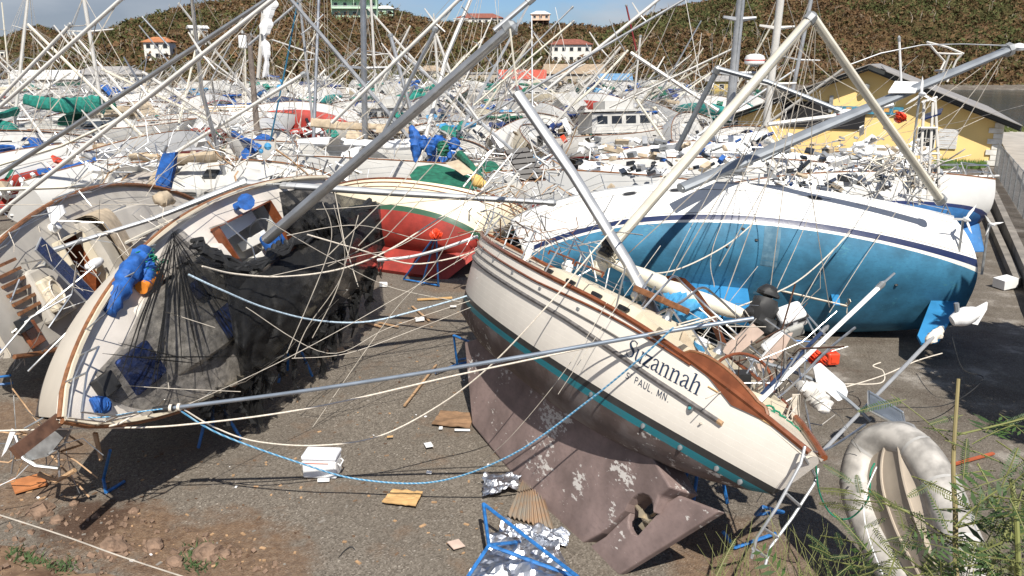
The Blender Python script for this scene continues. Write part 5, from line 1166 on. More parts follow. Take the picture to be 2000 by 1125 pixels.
spar('slender cream mast leaning right below the salmon house', [(925, 206, 46), (1120, 42, 46)], 5, creammast, [(.7, .8)], [(.9, (1000, 210, 46))])
spar('slender grey mast leaning right above the cream one', [(960, 170, 50), (1118, 14, 50)], 4, alulight, [(.6, .9)])
spar('long white mast leaning right over the white villa', [(1072, 172, 42), (1295, -8, 42)], 8, whitemast, [(.45, .8), (.8, .6)], [(.95, (1200, 220, 42)), (.95, (1020, 240, 42)), (.6, (1160, 220, 42))])
spar('longest thin grey mast leaning right to the top edge', [(905, 252, 34), (1345, -6, 33)], 6, alulight, [(.7, .7)], [(.95, (1200, 250, 34)), (.9, (1080, 300, 34))])
spar('white mast parallel to and right of the villa masts', [(1190, 210, 48), (1432, 95, 46)], 5, whitemast, [(.5, .8)])
spar('dark red leaning stick on the ridge right of the ridge saddle', [(1243, 100, 90), (1223, 10, 90)], 4, mat('dark_red_paint', (.2, .02, .02), .5))
spar('slim white radio mast before the right hill', [(1760, 160, 30), (1756, 74, 30)], 5, whitepl, name='antenna', cat='antenna', n=6)
spar('curved aluminium rail arching over the yellow building roof', [(1655, 128, 22), (1720, 104, 22), (1800, 88, 22), (1880, 86, 22.3), (1962, 89, 22.8)], 3, alulight, name='bent_rail', cat='rail', n=6)
spar('blue grey mast leaning left on the left hillside', [(330, 90, 70), (278, 33, 70)], 4, alugrey, [(.9, .5)])
spar('dark teal furled stay hanging right of the power pole', [(528, 275, 40), (560, 120, 40), (582, 0, 40)], 4, mat('teal_cover', (.02, .12, .2), .7), name='furled_stay', cat='furled sail', n=6)
# wooden power pole
pp = thing('power_pole', 'weathered wooden power pole with a round transformer among the masts', 'power pole', at(506, 300, 48))
b0 = at(506, 300, 48); a = MB(); a.tube([Vector((0, 0, 0)), at(486, 66, 48) - b0], [.19, .14], 8); a.build('pole', mat('pole_wood', (.16, .13, .11), .9, var=.3, scale=4), pp)
a = MB(); a.lathe([(.18, -.35), (.24, -.3), (.24, .3), (.18, .36)], 10, Matrix.Translation(at(474, 82, 47.7) - b0)); a.build('transformer', whitepl, pp, True)
a = MB(); a.tube([at(470, 64, 48) - b0, at(510, 78, 48) - b0], .07, 5); a.build('crossarm', mat('pole_wood', (1, 1, 1)), pp)
for xx in (474, 490, 505):
    a = MB(); a.lathe([(.05, 0), (.09, .08), (.05, .22)], 6, Matrix.Translation(at(xx, 66 + (xx - 470) * .3, 48) - b0)); a.build('insulator', galv, pp)
spar('grey spar leaning on the wooden power pole', [(486, 88, 46), (598, -8, 46)], 6, alulight, name='broken_spar', cat='spar')

# ---------------------------------------------------------------- the crowd: rows of individual boats filling the yard
y = 38.0; cnt = 0
while y < 92:
    x = -.70 * y + rnd.uniform(0, 4)
    while True:
        px = 1000 + FPX * x / y
        if (y < 56 and px > 1480) or (56 <= y and x > 15.0) : break
        X, Y = x + rnd.gauss(0, .7), y + rnd.gauss(0, 1.4)
        if clear(X, Y, 4.4): auto_boat(X, Y); cnt += 1
        x += rnd.uniform(4.8, 7.0) * (1 if y < 60 else 1.15)
    y += 7.2
while y < 185:
    x = -.66 * y + rnd.uniform(0, 8)
    while x < (15 if y < 86 else min(30, .3 * y)):
        auto_boat(x + rnd.gauss(0, 1.5), y + rnd.gauss(0, 1.5), far=y > 112); cnt += 1; x += rnd.uniform(7.5, 12)
    y += 9.5
print('crowd', cnt)
# extra masts standing thick in the crowd (each boat far behind shows only its mast)
MST = []
def crowd_mast(k):
    m = MB(); m.tube([(0, 0, 0), (0, 0, 11)], [.11, .07], 5)
    for f in (4.6, 8): m.tube([(0, -.9, f), (0, 0, f + .03), (0, .9, f)], .03, 3)
    return m.mesh('mast', whitemast)
cmm = crowd_mast(0)
for i in range(34):
    Y = rnd.uniform(46, 150); px = rnd.uniform(-60, 1430 if Y > 55 else 1500); X = (px - 1000) / FPX * Y; ln = rnd.choices((1, -1, 0), (6, 2, 1.5))[0]; a_ = ln * rnd.uniform(.35, 1.1)
    o = link('leaning_mast', cmm, None); slots(o); o.material_slots[0].material = rnd.choice((whitemast, alulight, creammast, alu)); o.location = (X, Y, 2.0); o.rotation_euler = (rnd.gauss(0, .35), a_, rnd.gauss(0, .4)); s_ = rnd.uniform(.5, 1.15); o.scale = (s_, s_, s_)
    ang = 'leaning right' if a_ > .2 else ('leaning left' if a_ < -.2 else 'nearly upright')
    tag(o, f"thin bare mast {ang} in the distant tangle, {zone(px)}", 'mast', f'thin bare masts {ang} in the distant tangle, {zone(px)}')
# the haze of loose stays and halyards between them
wm = MB()
for i in range(450):
    Y = rnd.uniform(30, 120); px = rnd.uniform(-50, 1800 if Y < 52 else 1420); z = rnd.uniform(1.2, 3.6); X = (px - 1000) / FPX * Y
    a = Vector((X, Y, z)); d = Vector((rnd.gauss(.6, 1.0), rnd.gauss(0, .3), rnd.uniform(.1, 1.1) + (0 if rnd.random() < .6 else -.5))).normalized() * rnd.uniform(1.5, 9)
    b_ = a + d; mid = (a + b_) / 2 - Vector((0, 0, rnd.uniform(0, .12) * d.length)); wm.tube([a, mid, b_], rnd.choice((.007, .010, .015)) * (Y / 60 + .4), 3, False, mi=rnd.randrange(3))
wm.build('loose_rigging', [wire_l, wire, whitemast], kind='stuff')
# clutter lying on the decks: cushions, boards, cans, bits of canvas
jm = [whitepl, whitepl, cream, alulight, tan, blue, green, redpl, dark, teal, navy, orange, white]
jb = MB()
for i in range(1500):
    Y = 28 + 60 * rnd.random() ** 1.4; px = rnd.uniform(-50, 1810 if Y < 52 else 1400); X = (px - 1000) / FPX * Y; z = rnd.uniform(.4, 2.9); s_ = rnd.uniform(.12, .6)
    if Y < 32 and px < 1000: continue
    jb.box((X, Y, z), (s_ * rnd.uniform(.4, 2.2), s_ * rnd.uniform(.3, 1.4), s_ * rnd.uniform(.08, .6)), Euler((rnd.uniform(-1, 1), rnd.uniform(-1, 1), rnd.uniform(0, 6))).to_matrix(), mi=rnd.choices(range(13), (9, 9, 4, 5, 2, 1.0, .6, .5, 3, .5, .8, .3, 9))[0])
jb.build('deck_clutter', jm, kind='stuff')
# ---------------------------------------------------------------- black netting over the left boat
def net_mat(name, lo, hi, scale=3.):
    m = bpy.data.materials.new(name); m.use_nodes = True; t = m.node_tree; b = t.nodes['Principled BSDF']; b.inputs['Base Color'].default_value = (.012, .012, .012, 1); b.inputs['Roughness'].default_value = .7; b.inputs['Specular IOR Level'].default_value = .2
    c = t.nodes.new('ShaderNodeTexCoord'); n = t.nodes.new('ShaderNodeTexNoise'); n.inputs['Scale'].default_value = scale; n.inputs['Detail'].default_value = 8; n.inputs['Roughness'].default_value = .6
    mp = t.nodes.new('ShaderNodeMapping'); mp.inputs['Scale'].default_value = (1, .4, 1); t.links.new(c.outputs['Object'], mp.inputs[0]); t.links.new(mp.outputs[0], n.inputs['Vector'])
    r = t.nodes.new('ShaderNodeMapRange'); r.inputs[1].default_value = .38; r.inputs[2].default_value = .66; r.inputs[3].default_value = lo; r.inputs[4].default_value = hi
    # the open weave of the cloth
    w = t.nodes.new('ShaderNodeTexVoronoi'); w.inputs['Scale'].default_value = 90; t.links.new(c.outputs['Object'], w.inputs['Vector'])
    wr = t.nodes.new('ShaderNodeMapRange'); wr.inputs[1].default_value = .1; wr.inputs[2].default_value = .6; wr.inputs[3].default_value = -.12; wr.inputs[4].default_value = .12; t.links.new(w.outputs['Distance'], wr.inputs[0])
    ad = t.nodes.new('ShaderNodeMath'); ad.operation = 'ADD'; ad.use_clamp = True; t.links.new(n.outputs[0], r.inputs[0]); t.links.new(r.outputs[0], ad.inputs[0]); t.links.new(wr.outputs[0], ad.inputs[1])
    t.links.new(ad.outputs[0], b.inputs['Alpha']); return m
def interp(tab, u):
    n = len(tab) - 1; k = min(n - 1, int(u * n)); f = u * n - k
    p0, p1, p2, p3 = tab[max(0, k - 1)], tab[k], tab[k + 1], tab[min(n, k + 2)]
    return [.5 * (2 * b + (c - a) * f + (2 * a - 5 * b + 4 * c - d) * f * f + (3 * b - a - 3 * c + d) * f ** 3) for a, b, c, d in zip(p0, p1, p2, p3)]
def drape(name, T, Bm, mt, label, zf, nu=90, nv=46, wr=.10, q=None, cat='netting', seed=0, fr_=5):
    """cloth between two edge lines given in photo pixels; zf(u, v) height over the deck of the boat"""
    G = []
    for j in range(nv + 1):
        v = j / nv; row = []
        for i in range(nu + 1):
            u = i / nu; a = interp(T, u); b = interp(Bm, u); px = a[0] + (b[0] - a[0]) * v; py = a[1] + (b[1] - a[1]) * v
            hgt = zf(u, v) + wr * (noise.fractal(Vector((u * fr_ * 2.2, v * fr_ * .9, seed)), 1, 2, 4) + .5 * abs(math.sin(u * 40 + 5 * noise.noise(Vector((u * 4, v * 3, seed)))))  * (.3 + v))
            p = MW(q) @ loc(q, px, py, hgt); row.append(p)
        G.append(row)
    m = MB(); m.grid(G); return single(m, name, mt, label, cat, smooth=True)
net1 = net_mat('shade_net', .36, .68, 9.); net2 = net_mat('dense_net', .66, .98, 2.)
drape('shade_net', [(185, 732), (258, 640), (338, 452), (400, 500), (470, 528), (560, 560)], [(215, 782), (290, 802), (390, 792), (450, 752), (540, 705), (620, 640)], net1, 'torn translucent black netting sagging over the left boat deck and its blue hatch covers',
      lambda u, v: 1.42 + .5 * math.sin(math.pi * min(1, u * 1.1)) * (1 - abs(2 * v - 1) * .6), 130, 60, .17, q=NQ)
drape('shade_net', [(335, 450), (348, 492), (352, 530), (350, 600)], [(345, 452), (400, 500), (470, 530), (520, 560)], net1, 'narrow peak of black netting tied up above the blue hatch cover', lambda u, v: 2.0 - .2 * v, 40, 16, .05, NQ, seed=3)
drape('shade_net', [(430, 505), (520, 500), (600, 465), (660, 420), (735, 392)], [(470, 735), (560, 690), (640, 620), (700, 560), (752, 478)], net2, 'dense black netting heaped over the stern half of the left boat', lambda u, v: 1.5 + .55 * math.sin(math.pi * v) , 110, 60, .12, NQ, seed=5, fr_=4)
drape('shade_net', [(545, 375), (610, 368), (670, 382), (742, 396)], [(560, 455), (620, 480), (680, 500), (748, 470)], net2, 'crumpled black netting behind the foot of the thick grey mast', lambda u, v: 1.5 + .4 * math.sin(math.pi * v), 70, 36, .14, NQ, seed=8, fr_=5)
fl = MB(); npar = bpy.data.objects['shade_net']
for k in range(21):
    a = (338 + rnd.gauss(0, 3), 455) if k < 18 else (rnd.uniform(190, 260), 735 - rnd.uniform(0, 90)); b = interp([(215, 780), (290, 800), (390, 790), (450, 750), (540, 703), (620, 640)], rnd.random()); n_ = 9; pts = []
    stop = rnd.uniform(.45, 1)
    for i in range(n_ + 1):
        f = stop * i / n_; pts.append(MW(NQ) @ loc(NQ, a[0] + (b[0] - a[0]) * f + 5 * noise.noise(Vector((k, f * 3, 0))), a[1] + (b[1] - a[1]) * f, 1.62 + .45 * math.sin(math.pi * f)) - npar.location)
    fl.tube(pts, [.003 + .010 * math.sin(math.pi * i / n_) for i in range(n_ + 1)], 4)
fl.build('fold', net2, npar, kind='stuff')
# hanging tatters reaching for the ground
tt = MB()
for i in range(60):
    u = rnd.random(); a = interp([(400, 785), (470, 735), (560, 690), (640, 620), (700, 560), (752, 478)], u); p = MW(NQ) @ loc(NQ, a[0], a[1], 1.45); ln = rnd.uniform(.3, 1.25); w_ = rnd.uniform(.03, .13)
    ln = min(ln, max(.1, p.z - .05)); k = 5
    row = [[p + Vector((-w_ + rnd.gauss(0, .04), rnd.gauss(0, .05), -ln * j / k)), p + Vector((w_ * (1 - j / k) + rnd.gauss(0, .04), rnd.gauss(0, .05), -ln * j / k))] for j in range(k + 1)]
    tt.grid(row)
tto = single(tt, 'net_tatters', net2, 'ragged strips of black netting hanging from the low rail of the left boat', 'netting'); tto['kind'] = 'stuff'
# bunched black rope of net edge
tb = MB()
for k in range(7):
    pts = []
    for i in range(26):
        a = interp([(380, 470), (430, 510), (500, 520), (545, 490), (590, 465), (650, 430), (720, 400)], i / 25); p = MW(NQ) @ loc(NQ, a[0] + rnd.gauss(0, 4), a[1] + rnd.gauss(0, 6), 1.75); pts.append(p)
    tb.tube(pts, [.03 + .05 * rnd.random() for _ in pts], 6)
single(tb, 'gathered_net', black, 'thick gathered roll of black netting along the cockpit of the left boat', 'netting')

# ---------------------------------------------------------------- things on the deck of the left boats
def crumple(mb, pts, rr, n=14, amp=.25, seed=0, seg=26, flat=1.):
    """soft folded bundle along a path"""
    P_ = [Vector(p) for p in pts]; path = [Vector(interp([tuple(p) for p in P_], i / seg)) for i in range(seg + 1)]; o = len(mb.v); vs = []
    for i, p in enumerate(path):
        t = (path[min(i + 1, seg)] - path[max(0, i - 1)]).normalized(); up = Vector((0, 0, 1)) if abs(t.z) < .9 else Vector((1, 0, 0)); a = t.cross(up).normalized(); b = a.cross(t)
        r = interp([(x,) for x in rr], i / seg)[0] if len(rr) > 1 else rr[0]
        if i in (0, seg): r *= .3
        for j in range(n):
            w = 2 * math.pi * j / n; d = a * math.cos(w) + b * math.sin(w) * flat; q = p + d * r; k = 1 + amp * (noise.fractal(q * (2.2 / max(.1, r)) * .35 + Vector((seed, 0, 0)), 1, 2, 4) + .5 * abs(noise.noise(q * 9))); vs.append(p + d * r * k)
    fs = [(i * n + j, i * n + (j + 1) % n, (i + 1) * n + (j + 1) % n, (i + 1) * n + j) for i in range(seg) for j in range(n)] + [tuple(reversed(range(n))), tuple(seg * n + j for j in range(n))]
    mb.add(vs, fs); return mb
def on(q, px, py, z): return MW(q) @ loc(q, px, py, z)
m = MB(); crumple(m, [on(NQ, 212, 615, 1.35), on(NQ, 235, 560, 1.4), on(NQ, 262, 520, 1.4), on(NQ, 285, 488, 1.38)], [.11, .16, .17, .13], amp=.3, seed=2); crumple(m, [on(NQ, 268, 498, 1.4), on(NQ, 285, 530, 1.4), on(NQ, 275, 562, 1.36)], [.13, .17, .14], amp=.3, seed=5)
single(m, 'sail_bag', blue, 'crumpled royal blue sail bag lashed on the foredeck of the netted boat', 'sail bag', smooth=True)
m = MB(); m.tube([on(NQ, 276, 562, 1.42), on(NQ, 308, 540, 1.42)], .12, 10); single(m, 'orange_roll', orange, 'orange roll beside the blue sail bag', 'roll', smooth=True)
m = MB()
for k in range(26):
    c = on(NQ, 288 + rnd.gauss(0, 7), 500 + k * 1.5 + rnd.gauss(0, 5), 1.42); m.tube([c + Vector((math.cos(a) * rnd.uniform(.06, .13), math.sin(a) * .1, math.sin(a * 1.3) * .06)) for a in [2 * math.pi * j / 9 for j in range(10)]], .012, 4)
single(m, 'green_rope_heap', rope_g, 'tangled green rope heaped by the blue sail bag', 'rope')
m = MB(); crumple(m, [on(NQ, 178, 795, 1.5), on(NQ, 192, 790, 1.55), on(NQ, 206, 793, 1.5)], [.1, .13, .1], seed=9); single(m, 'blue_bag', blue, 'small blue bag at the bow of the netted boat', 'bag', smooth=True)
m = MB(); crumple(m, [on(NQ, 300, 372 + 20, 1.4), on(NQ, 318, 388, 1.5), on(NQ, 336, 392, 1.4)], [.07, .13, .07], seed=12); single(m, 'tan_bundle', tan, 'small tan bundle wedged between the two left boats', 'bundle', smooth=True)
# wind vane of the far left boat
wv = thing('wind_vane', 'white self-steering vane above the cockpit of the far left boat', 'vane', on(LQ, 108, 448, 1.4)); b0 = wv.location.copy()
m = MB(); m.tube([Vector((0, 0, 0)), at(107, 440, 19) - b0], .05, 8); m.build('post', steel, wv)
m = MB(); m.prism([at(92, 405, 18.8) - b0, at(122, 400, 18.8) - b0, at(128, 416, 18.8) - b0, at(106, 438, 18.8) - b0, at(100, 434, 18.8) - b0], (0, .05, 0)); m.build('blade', whitepl, wv)
crm = MB(); crumple(crm, [at(90, 455, 18.9) - b0, at(104, 446, 18.9) - b0, at(116, 440, 18.9) - b0], [.08, .13, .08], seed=4); crm.build('body', whitepl, wv, True)
for k, (px, py) in enumerate(((47, 465), (57, 462), (52, 474))):
    m = MB(); m.lathe([(.01, -.09), (.08, -.06), (.1, 0), (.08, .07), (.01, .1)], 10, Matrix.Translation(at(px, py, 18.8))); single(m, 'black_buoy', black, ['black round buoy, left one of the cluster on the left deck', 'black round buoy, right one of the cluster on the left deck', 'black round buoy, lowest of the cluster on the left deck'][k], 'buoy', smooth=True)
# rails of the far left boat's stern gallows
for k, pts in enumerate(([(-10, 600, 16), (90, 500, 17.4), (160, 470, 17.6)], [(10, 660, 15.6), (100, 590, 16.2), (185, 520, 16.8)], [(0, 690, 15), (60, 620, 15.5), (140, 575, 16)], [(55, 725, 14.8), (140, 640, 15.2), (170, 590, 15.6)], [(95, 640, 15.6), (140, 575, 16), (150, 530, 16)], [(20, 590, 16), (38, 545, 16.2)])):
    m = MB(); m.tube([at(*p) for p in pts], .022, 6); single(m, 'rail', steel, ['bent steel rail running up beside the solar panel', 'second bent steel rail below the solar panel', 'low bent steel rail by the wooden slats', 'steel rail along the low side of the far left boat', 'short upright steel rail right of the rope coil', 'short black track on the far left deck'][k], 'rail', smooth=True)

# ---------------------------------------------------------------- ropes, wires and the long pole
def sagged(pts, n=8): return [Vector(interp([tuple(at(*p)) for p in pts], i / (n * (len(pts) - 1)))) for i in range(n * (len(pts) - 1) + 1)]
def rope(label, pts, w, mt, name='rope', cat='rope', n=6):
    m = MB(); m.tube(sagged(pts), w / 2 / FPX * sum(p[2] for p in pts) / len(pts), n, True); return single(m, name, mt, label, cat, smooth=True)
def segrope(label, pts, w, mt, name='rope', cat='rope'):
    m = MB(); P_ = [at(*p) for p in pts]; m.tube(P_, w / 2 / FPX * pts[0][2], 5); return single(m, name, mt, label, cat)
pt = thing('whisker_pole', 'long blue-grey aluminium pole spanning from the left bow to the cream lettered boat', 'pole', at(335, 797, 11.2)); b0 = pt.location.copy()
pp_ = sagged([(335, 797, 11.2), (620, 760, 11.0), (1000, 700, 10.7), (1300, 648, 10.45), (1472, 622, 10.3)]); m = MB(); m.tube([p - b0 for p in pp_], .030, 10); m.build('tube', mat('pole_metal', (.33, .38, .44), .35, .7, var=.1), pt, True)
m = MB(); m.tube([at(300, 801, 11.2) - b0, at(340, 796, 11.2) - b0], .05, 10); m.build('end_grip', black, pt, True)
for a in (334, 350): m = MB(); c = at(a, 797 - (a - 334) * .13, 11.2) - b0; m.tube([c + Vector((-.02, 0, 0)), c + Vector((.02, 0, 0))], .058, 10); m.build('lashing', rope_w, pt, True)
rope('heavy white rope running from the left edge under the long pole', [(-20, 842, 11.4), (180, 836, 11.3), (345, 831, 11.3), (600, 798, 11.3), (900, 731, 11.2), (1160, 676, 10.9), (1320, 640, 10.25), (1400, 618, 10.4)], 4, rope_w)
rope('blue flecked rope sagging in front of the white cooler', [(345, 797, 11.2), (430, 848, 11.4), (585, 904, 11.7), (700, 936, 12.0), (850, 941, 11.9), (1000, 888, 11.3), (1150, 782, 10.8), (1250, 700, 10.35), (1315, 640, 10.1)], 4.2, rope_b)
rope('white rope sagging above the cooler and rising across the cream hull', [(360, 800, 11.2), (420, 835, 11.4), (500, 862, 11.6), (620, 870, 12), (740, 852, 12.2), (860, 790, 12.3), (960, 712, 12.1), (1080, 585, 11.9), (1190, 455, 12.4), (1350, 290, 14)], 3.2, rope_w)
rope('pale blue rope hanging from the netting to the bow of the cream boat', [(368, 536, 13.5), (430, 565, 13.8), (520, 602, 14.5), (620, 626, 15.4), (720, 628, 16), (830, 602, 16.4), (932, 572, 16.6)], 4, mat('pale_blue_rope', (.38, .48, .56), .8, var=.3, scale=30))
rope('thick white rope crossing from the netting to the red bottomed boat', [(395, 520, 14), (460, 535, 14.6), (560, 540, 15.3), (670, 524, 16.2), (760, 488, 17), (860, 425, 17.6), (960, 365, 18)], 3.5, rope_w)
rope('white hose lying over the red keel up to the cream bow', [(738, 508, 20), (800, 502, 19.6), (860, 487, 19), (932, 462, 18.4)], 7, whitepl, 'hose', 'hose')
rope('upper pale line across the red keel', [(600, 458, 15.8), (700, 487, 16.4), (800, 515, 17.2), (880, 505, 17.6), (935, 488, 17.8)], 3, rope_w)
rope('blue line lashed round the left bow rail', [(122, 790, 10.8), (150, 812, 10.8), (200, 815, 10.9), (260, 806, 11), (330, 797, 11.2)], 3, rope_b)
rope('white line looped to the left bow rail', [(175, 838, 11), (230, 828, 11), (270, 806, 11.1), (300, 802, 11.2)], 5, rope_w)
rope('white rope slung from the cream mast foot across the blue hull', [(1200, 520, 14), (1260, 534, 14.2), (1330, 524, 15), (1420, 478, 16.5), (1478, 430, 18.5)], 3, rope_w)
rope('pale rope crossing the stern of the blue hull', [(1440, 600, 14), (1540, 560, 16), (1600, 515, 18), (1660, 455, 19)], 3, rope_w)
rope('thin brown line from the stern davit over the gravel', [(1620, 765, 11), (1720, 735, 12), (1790, 705, 12.6), (1840, 690, 13)], 2.5, rope_w)
rope('fine cream cord coiling on the ground behind the stern', [(1650, 750, 15.2), (1720, 748, 15.4), (1725, 725, 15.8), (1705, 715, 16), (1720, 708, 16.1)], 2.5, rope_w)
rope('green rope from the stern to the grey dinghy', [(1592, 885, 9.2), (1600, 960, 9.3), (1625, 1005, 9.4), (1660, 1012, 9.3), (1695, 975, 9.1), (1700, 925, 9.2), (1708, 905, 9.3)], 4, rope_g)
rope('white line over the side of the grey dinghy', [(1712, 912, 9.2), (1690, 965, 9), (1688, 1010, 8.9), (1700, 1060, 8.5), (1725, 1125, 8)], 3, whitepl)
rope('dark hoop of cable on the gravel near the bottom', [(645, 1125, 10.15), (665, 1085, 10.6), (685, 1068, 10.8), (694, 1080, 10.7), (688, 1105, 10.4), (668, 1135, 10.1)], 3, black, 'cable', 'cable')
rope('grey cable strung over the earth bank in the bottom left corner', [(-10, 1003, 8.5), (120, 1045, 8.3), (240, 1088, 8), (400, 1140, 7.6)], 3.5, wire_l, 'cable', 'cable')
rope('dark cable crossing the gravel by the quay', [(1860, 660, 17), (1880, 720, 15.9), (1920, 740, 15.7), (1850, 790, 14.9), (1740, 795, 14.9)], 2, black, 'cable', 'cable')
LN = [([(652, 400, 15), (672, 525, 15.2), (600, 640, 15), (575, 700, 14.6)], 'thin shroud falling past the thick grey mast to the netting'), ([(630, 395, 15), (645, 480, 15), (560, 690, 14)], 'second thin shroud falling to the netting'),
      ([(1010, 120, 15), (870, 480, 16), (760, 620, 16), (600, 850, 15)], 'fine wire sweeping down from the dangling pole'), ([(520, 430, 15), (640, 500, 15.5), (760, 560, 16.4), (900, 590, 16)], 'fine wire sagging over the dark netting'),
      ([(345, 800, 11.2), (560, 700, 13), (760, 590, 15), (960, 470, 17)], 'fine wire from the left bow to the cream bow'), ([(0, 400, 20), (300, 400, 20), (600, 410, 19), (960, 380, 18)], 'fine wire running level over both left boats'),
      ([(560, 460, 15), (700, 440, 16), (850, 470, 17), (980, 430, 17)], 'fine wire above the red bottom'), ([(525, 540, 15), (700, 500, 16), (800, 470, 16), (1000, 330, 17)], 'fine wire crossing the upper netting'),
      ([(480, 600, 13.5), (640, 690, 14), (760, 640, 15), (925, 585, 16)], 'fine wire looping over the open gravel'), ([(570, 700, 14), (680, 690, 14.5), (820, 640, 15), (920, 600, 15.8)], 'fine wire low above the gravel'),
      ([(1230, 510, 11.7), (1120, 700, 11.2), (1000, 850, 11.5), (935, 905, 12.3)], 'taut wire from the mast foot over the cream hull to the keel'), ([(1290, 480, 11.6), (1190, 620, 11.0), (1090, 770, 10.8)], 'second taut wire over the cream hull'),
      ([(1480, 520, 15), (1400, 620, 13), (1340, 690, 11.8)], 'wire down to the blue canvas'), ([(1745, 535, 14), (1620, 650, 12.4), (1540, 720, 11.6)], 'wire beside the long white pole'),
      ([(1395, 560, 14), (1400, 460, 17), (1530, 180, 19)], 'stay from the pink boards up past the blue hull'), ([(1500, 600, 14), (1560, 470, 17), (1600, 370, 20)], 'stay rising over the blue hull near its middle'),
      ([(1540, 640, 14), (1620, 500, 17), (1720, 370, 19), (1860, 120, 21)], 'long stay rising over the navy stripe'), ([(1620, 610, 14), (1690, 500, 17), (1760, 400, 19)], 'thin stay over the aft blue hull'),
      ([(1250, 640, 12), (1330, 480, 16), (1410, 330, 19)], 'thin stay beside the mast shadow'), ([(700, 420, 16), (660, 560, 15.5), (610, 660, 15)], 'short wire hanging in the black netting'),
      ([(930, 455, 18), (1020, 440, 18), (1120, 470, 15), (1210, 500, 14)], 'lifeline trailing over the cream bow'), ([(940, 450, 18), (1060, 420, 18.4), (1180, 360, 19)], 'wire from the cream bow over the white deck edge'),
      ([(1330, 600, 12.5), (1490, 700, 11.5), (1600, 800, 10.5)], 'slack lifeline along the aft deck of the cream boat'), ([(140, 560, 16), (260, 590, 14), (420, 640, 12.5)], 'thin line over the blue hatch covers'),
      ([(150, 745, 12), (300, 757, 11.8), (470, 765, 11.6)], 'thin line along the low edge of the netting'), ([(215, 470, 17), (300, 560, 14.5), (330, 760, 12)], 'thin line down the foredeck of the netted boat')]
for pts, lb in LN: rope(lb, pts, 1.6, wire_l, 'wire', 'wire', 4)
# tangle of broken lifelines and rods between bow of the cream boat and the white hull, and over the white deck
def tangle(name, regions, n, r, label, mats):
    m = MB()
    for i in range(n):
        x0, y0, x1, y1, Y0, Y1 = rnd.choice(regions); a = at(rnd.uniform(x0, x1), rnd.uniform(y0, y1), rnd.uniform(Y0, Y1)); d = Vector((rnd.gauss(0, 1), rnd.gauss(0, .5), rnd.gauss(0, .8))).normalized() * rnd.uniform(.25, 1.3); b = a + d
        if b.z < .1: b.z = .1
        mid = (a + b) / 2 + Vector((rnd.gauss(0, .12), rnd.gauss(0, .1), rnd.gauss(0, .15))); m.tube([a, a.lerp(mid, .6) , mid, b], rnd.choice(r), 4, False, mi=rnd.randrange(len(mats)))
    return m.build(name, mats, kind='stuff')
tangle('broken_lifelines', [(940, 400, 1060, 470, 17.5, 19), (1010, 440, 1200, 520, 14.5, 17.5)], 55, (.005, .008, .012), '', [steel, wire_l, wire, teak])
tangle('broken_rails', [(1400, 325, 1830, 385, 20.8, 23), (1500, 300, 1820, 360, 22, 25), (1700, 280, 1830, 400, 20.5, 22)], 130, (.008, .011, .018), '', [steel, wire_l, wire, whitemast, creammast])
tangle('cockpit_wreckage', [(1330, 610, 1560, 760, 11, 13), (1420, 680, 1600, 850, 9.8, 11.4)], 75, (.005, .008, .013), '', [steel, steel, wire, wire_l, black, darkwood])
tangle('left_deck_lines', [(0, 440, 200, 680, 15.5, 18.5), (150, 380, 400, 480, 15.5, 17.5)], 50, (.005, .007, .010), '', [steel, wire_l, wire, rope_w])
tangle('bow_wreckage', [(20, 835, 150, 900, 11.2, 12.2)], 26, (.008, .014, .02), '', [steel, alulight, wood, wire])
tangle('centre_wreckage', [(930, 300, 1100, 390, 22, 26), (440, 300, 700, 365, 22, 28), (150, 290, 330, 370, 26, 30)], 150, (.012, .018, .028), '', [steel, whitemast, alulight, wire_l, wood, whitepl])

df = MB()
for i in range(330):
    px, py = rnd.uniform(1130, 1840), rnd.uniform(268, 366); Y = 33 - (py - 268) / 98 * 10 + rnd.uniform(-1, .5); s_ = rnd.uniform(.05, .28)
    if py > 340 and px < 1500: continue
    c = at(px, py, Y); df.box(c, (s_ * rnd.uniform(.5, 2.6), s_ * rnd.uniform(.4, 1.2), s_ * rnd.uniform(.2, .8)), Euler((rnd.uniform(-.6, .6), rnd.uniform(-.6, .6), rnd.uniform(0, 6))).to_matrix(), mi=rnd.choices((0, 1, 2, 3, 4, 5), (3, 5, 3, 3, .5, 3))[0])
df.build('deck_fittings', [whitepl, dark, alulight, tan, blue, galv], kind='stuff')

# ---------------------------------------------------------------- gear on and behind the cream lettered boat
m = MB(); crumple(m, [at(1192, 512, 14.0), at(1260, 540, 13.7), at(1340, 575, 13.4), at(1420, 604, 13.1), at(1478, 622, 12.9)], [.07, .13, .14, .13, .03], amp=.06, seed=3, seg=30); single(m, 'rolled_sail', creammast, 'cream tapering sail-wrapped boom lying over the cream boat', 'boom', smooth=True)
m = MB(); G = []
for (px, py) in ((1306, 542), (1330, 548), (1356, 572), (1384, 612), (1402, 655), (1424, 700)): c = at(px, py, 12.6); G.append([c + Vector((-.05, 0, .02)), c + Vector((.05, -.05, .05)), c + Vector((.09, .02, .0)), c + Vector((0, .05, -.05)), c + Vector((-.05, 0, .02))])
m.grid([[Vector(p) for p in r_] for r_ in G]); single(m, 'tiller_arch', varnish, 'curved varnished wooden arch standing over the cream boat amidships', 'arch', smooth=True)
m = MB(); crumple(m, [at(1295, 575, 13.6), at(1340, 600, 13.4), at(1395, 625, 13.2)], [.16, .3, .18], amp=.3, seed=7); single(m, 'canvas_cover', skyblue, 'light blue canvas bundled behind the wooden arch', 'canvas', smooth=True)
m = MB(); m.prism([at(1216, 548, 13.4), at(1240, 550, 13.4), at(1232, 574, 13.4), at(1220, 578, 13.4)], (0, .08, 0)); single(m, 'canvas_flap', skyblue, 'small light blue canvas flap above the cream boat cabin', 'canvas')
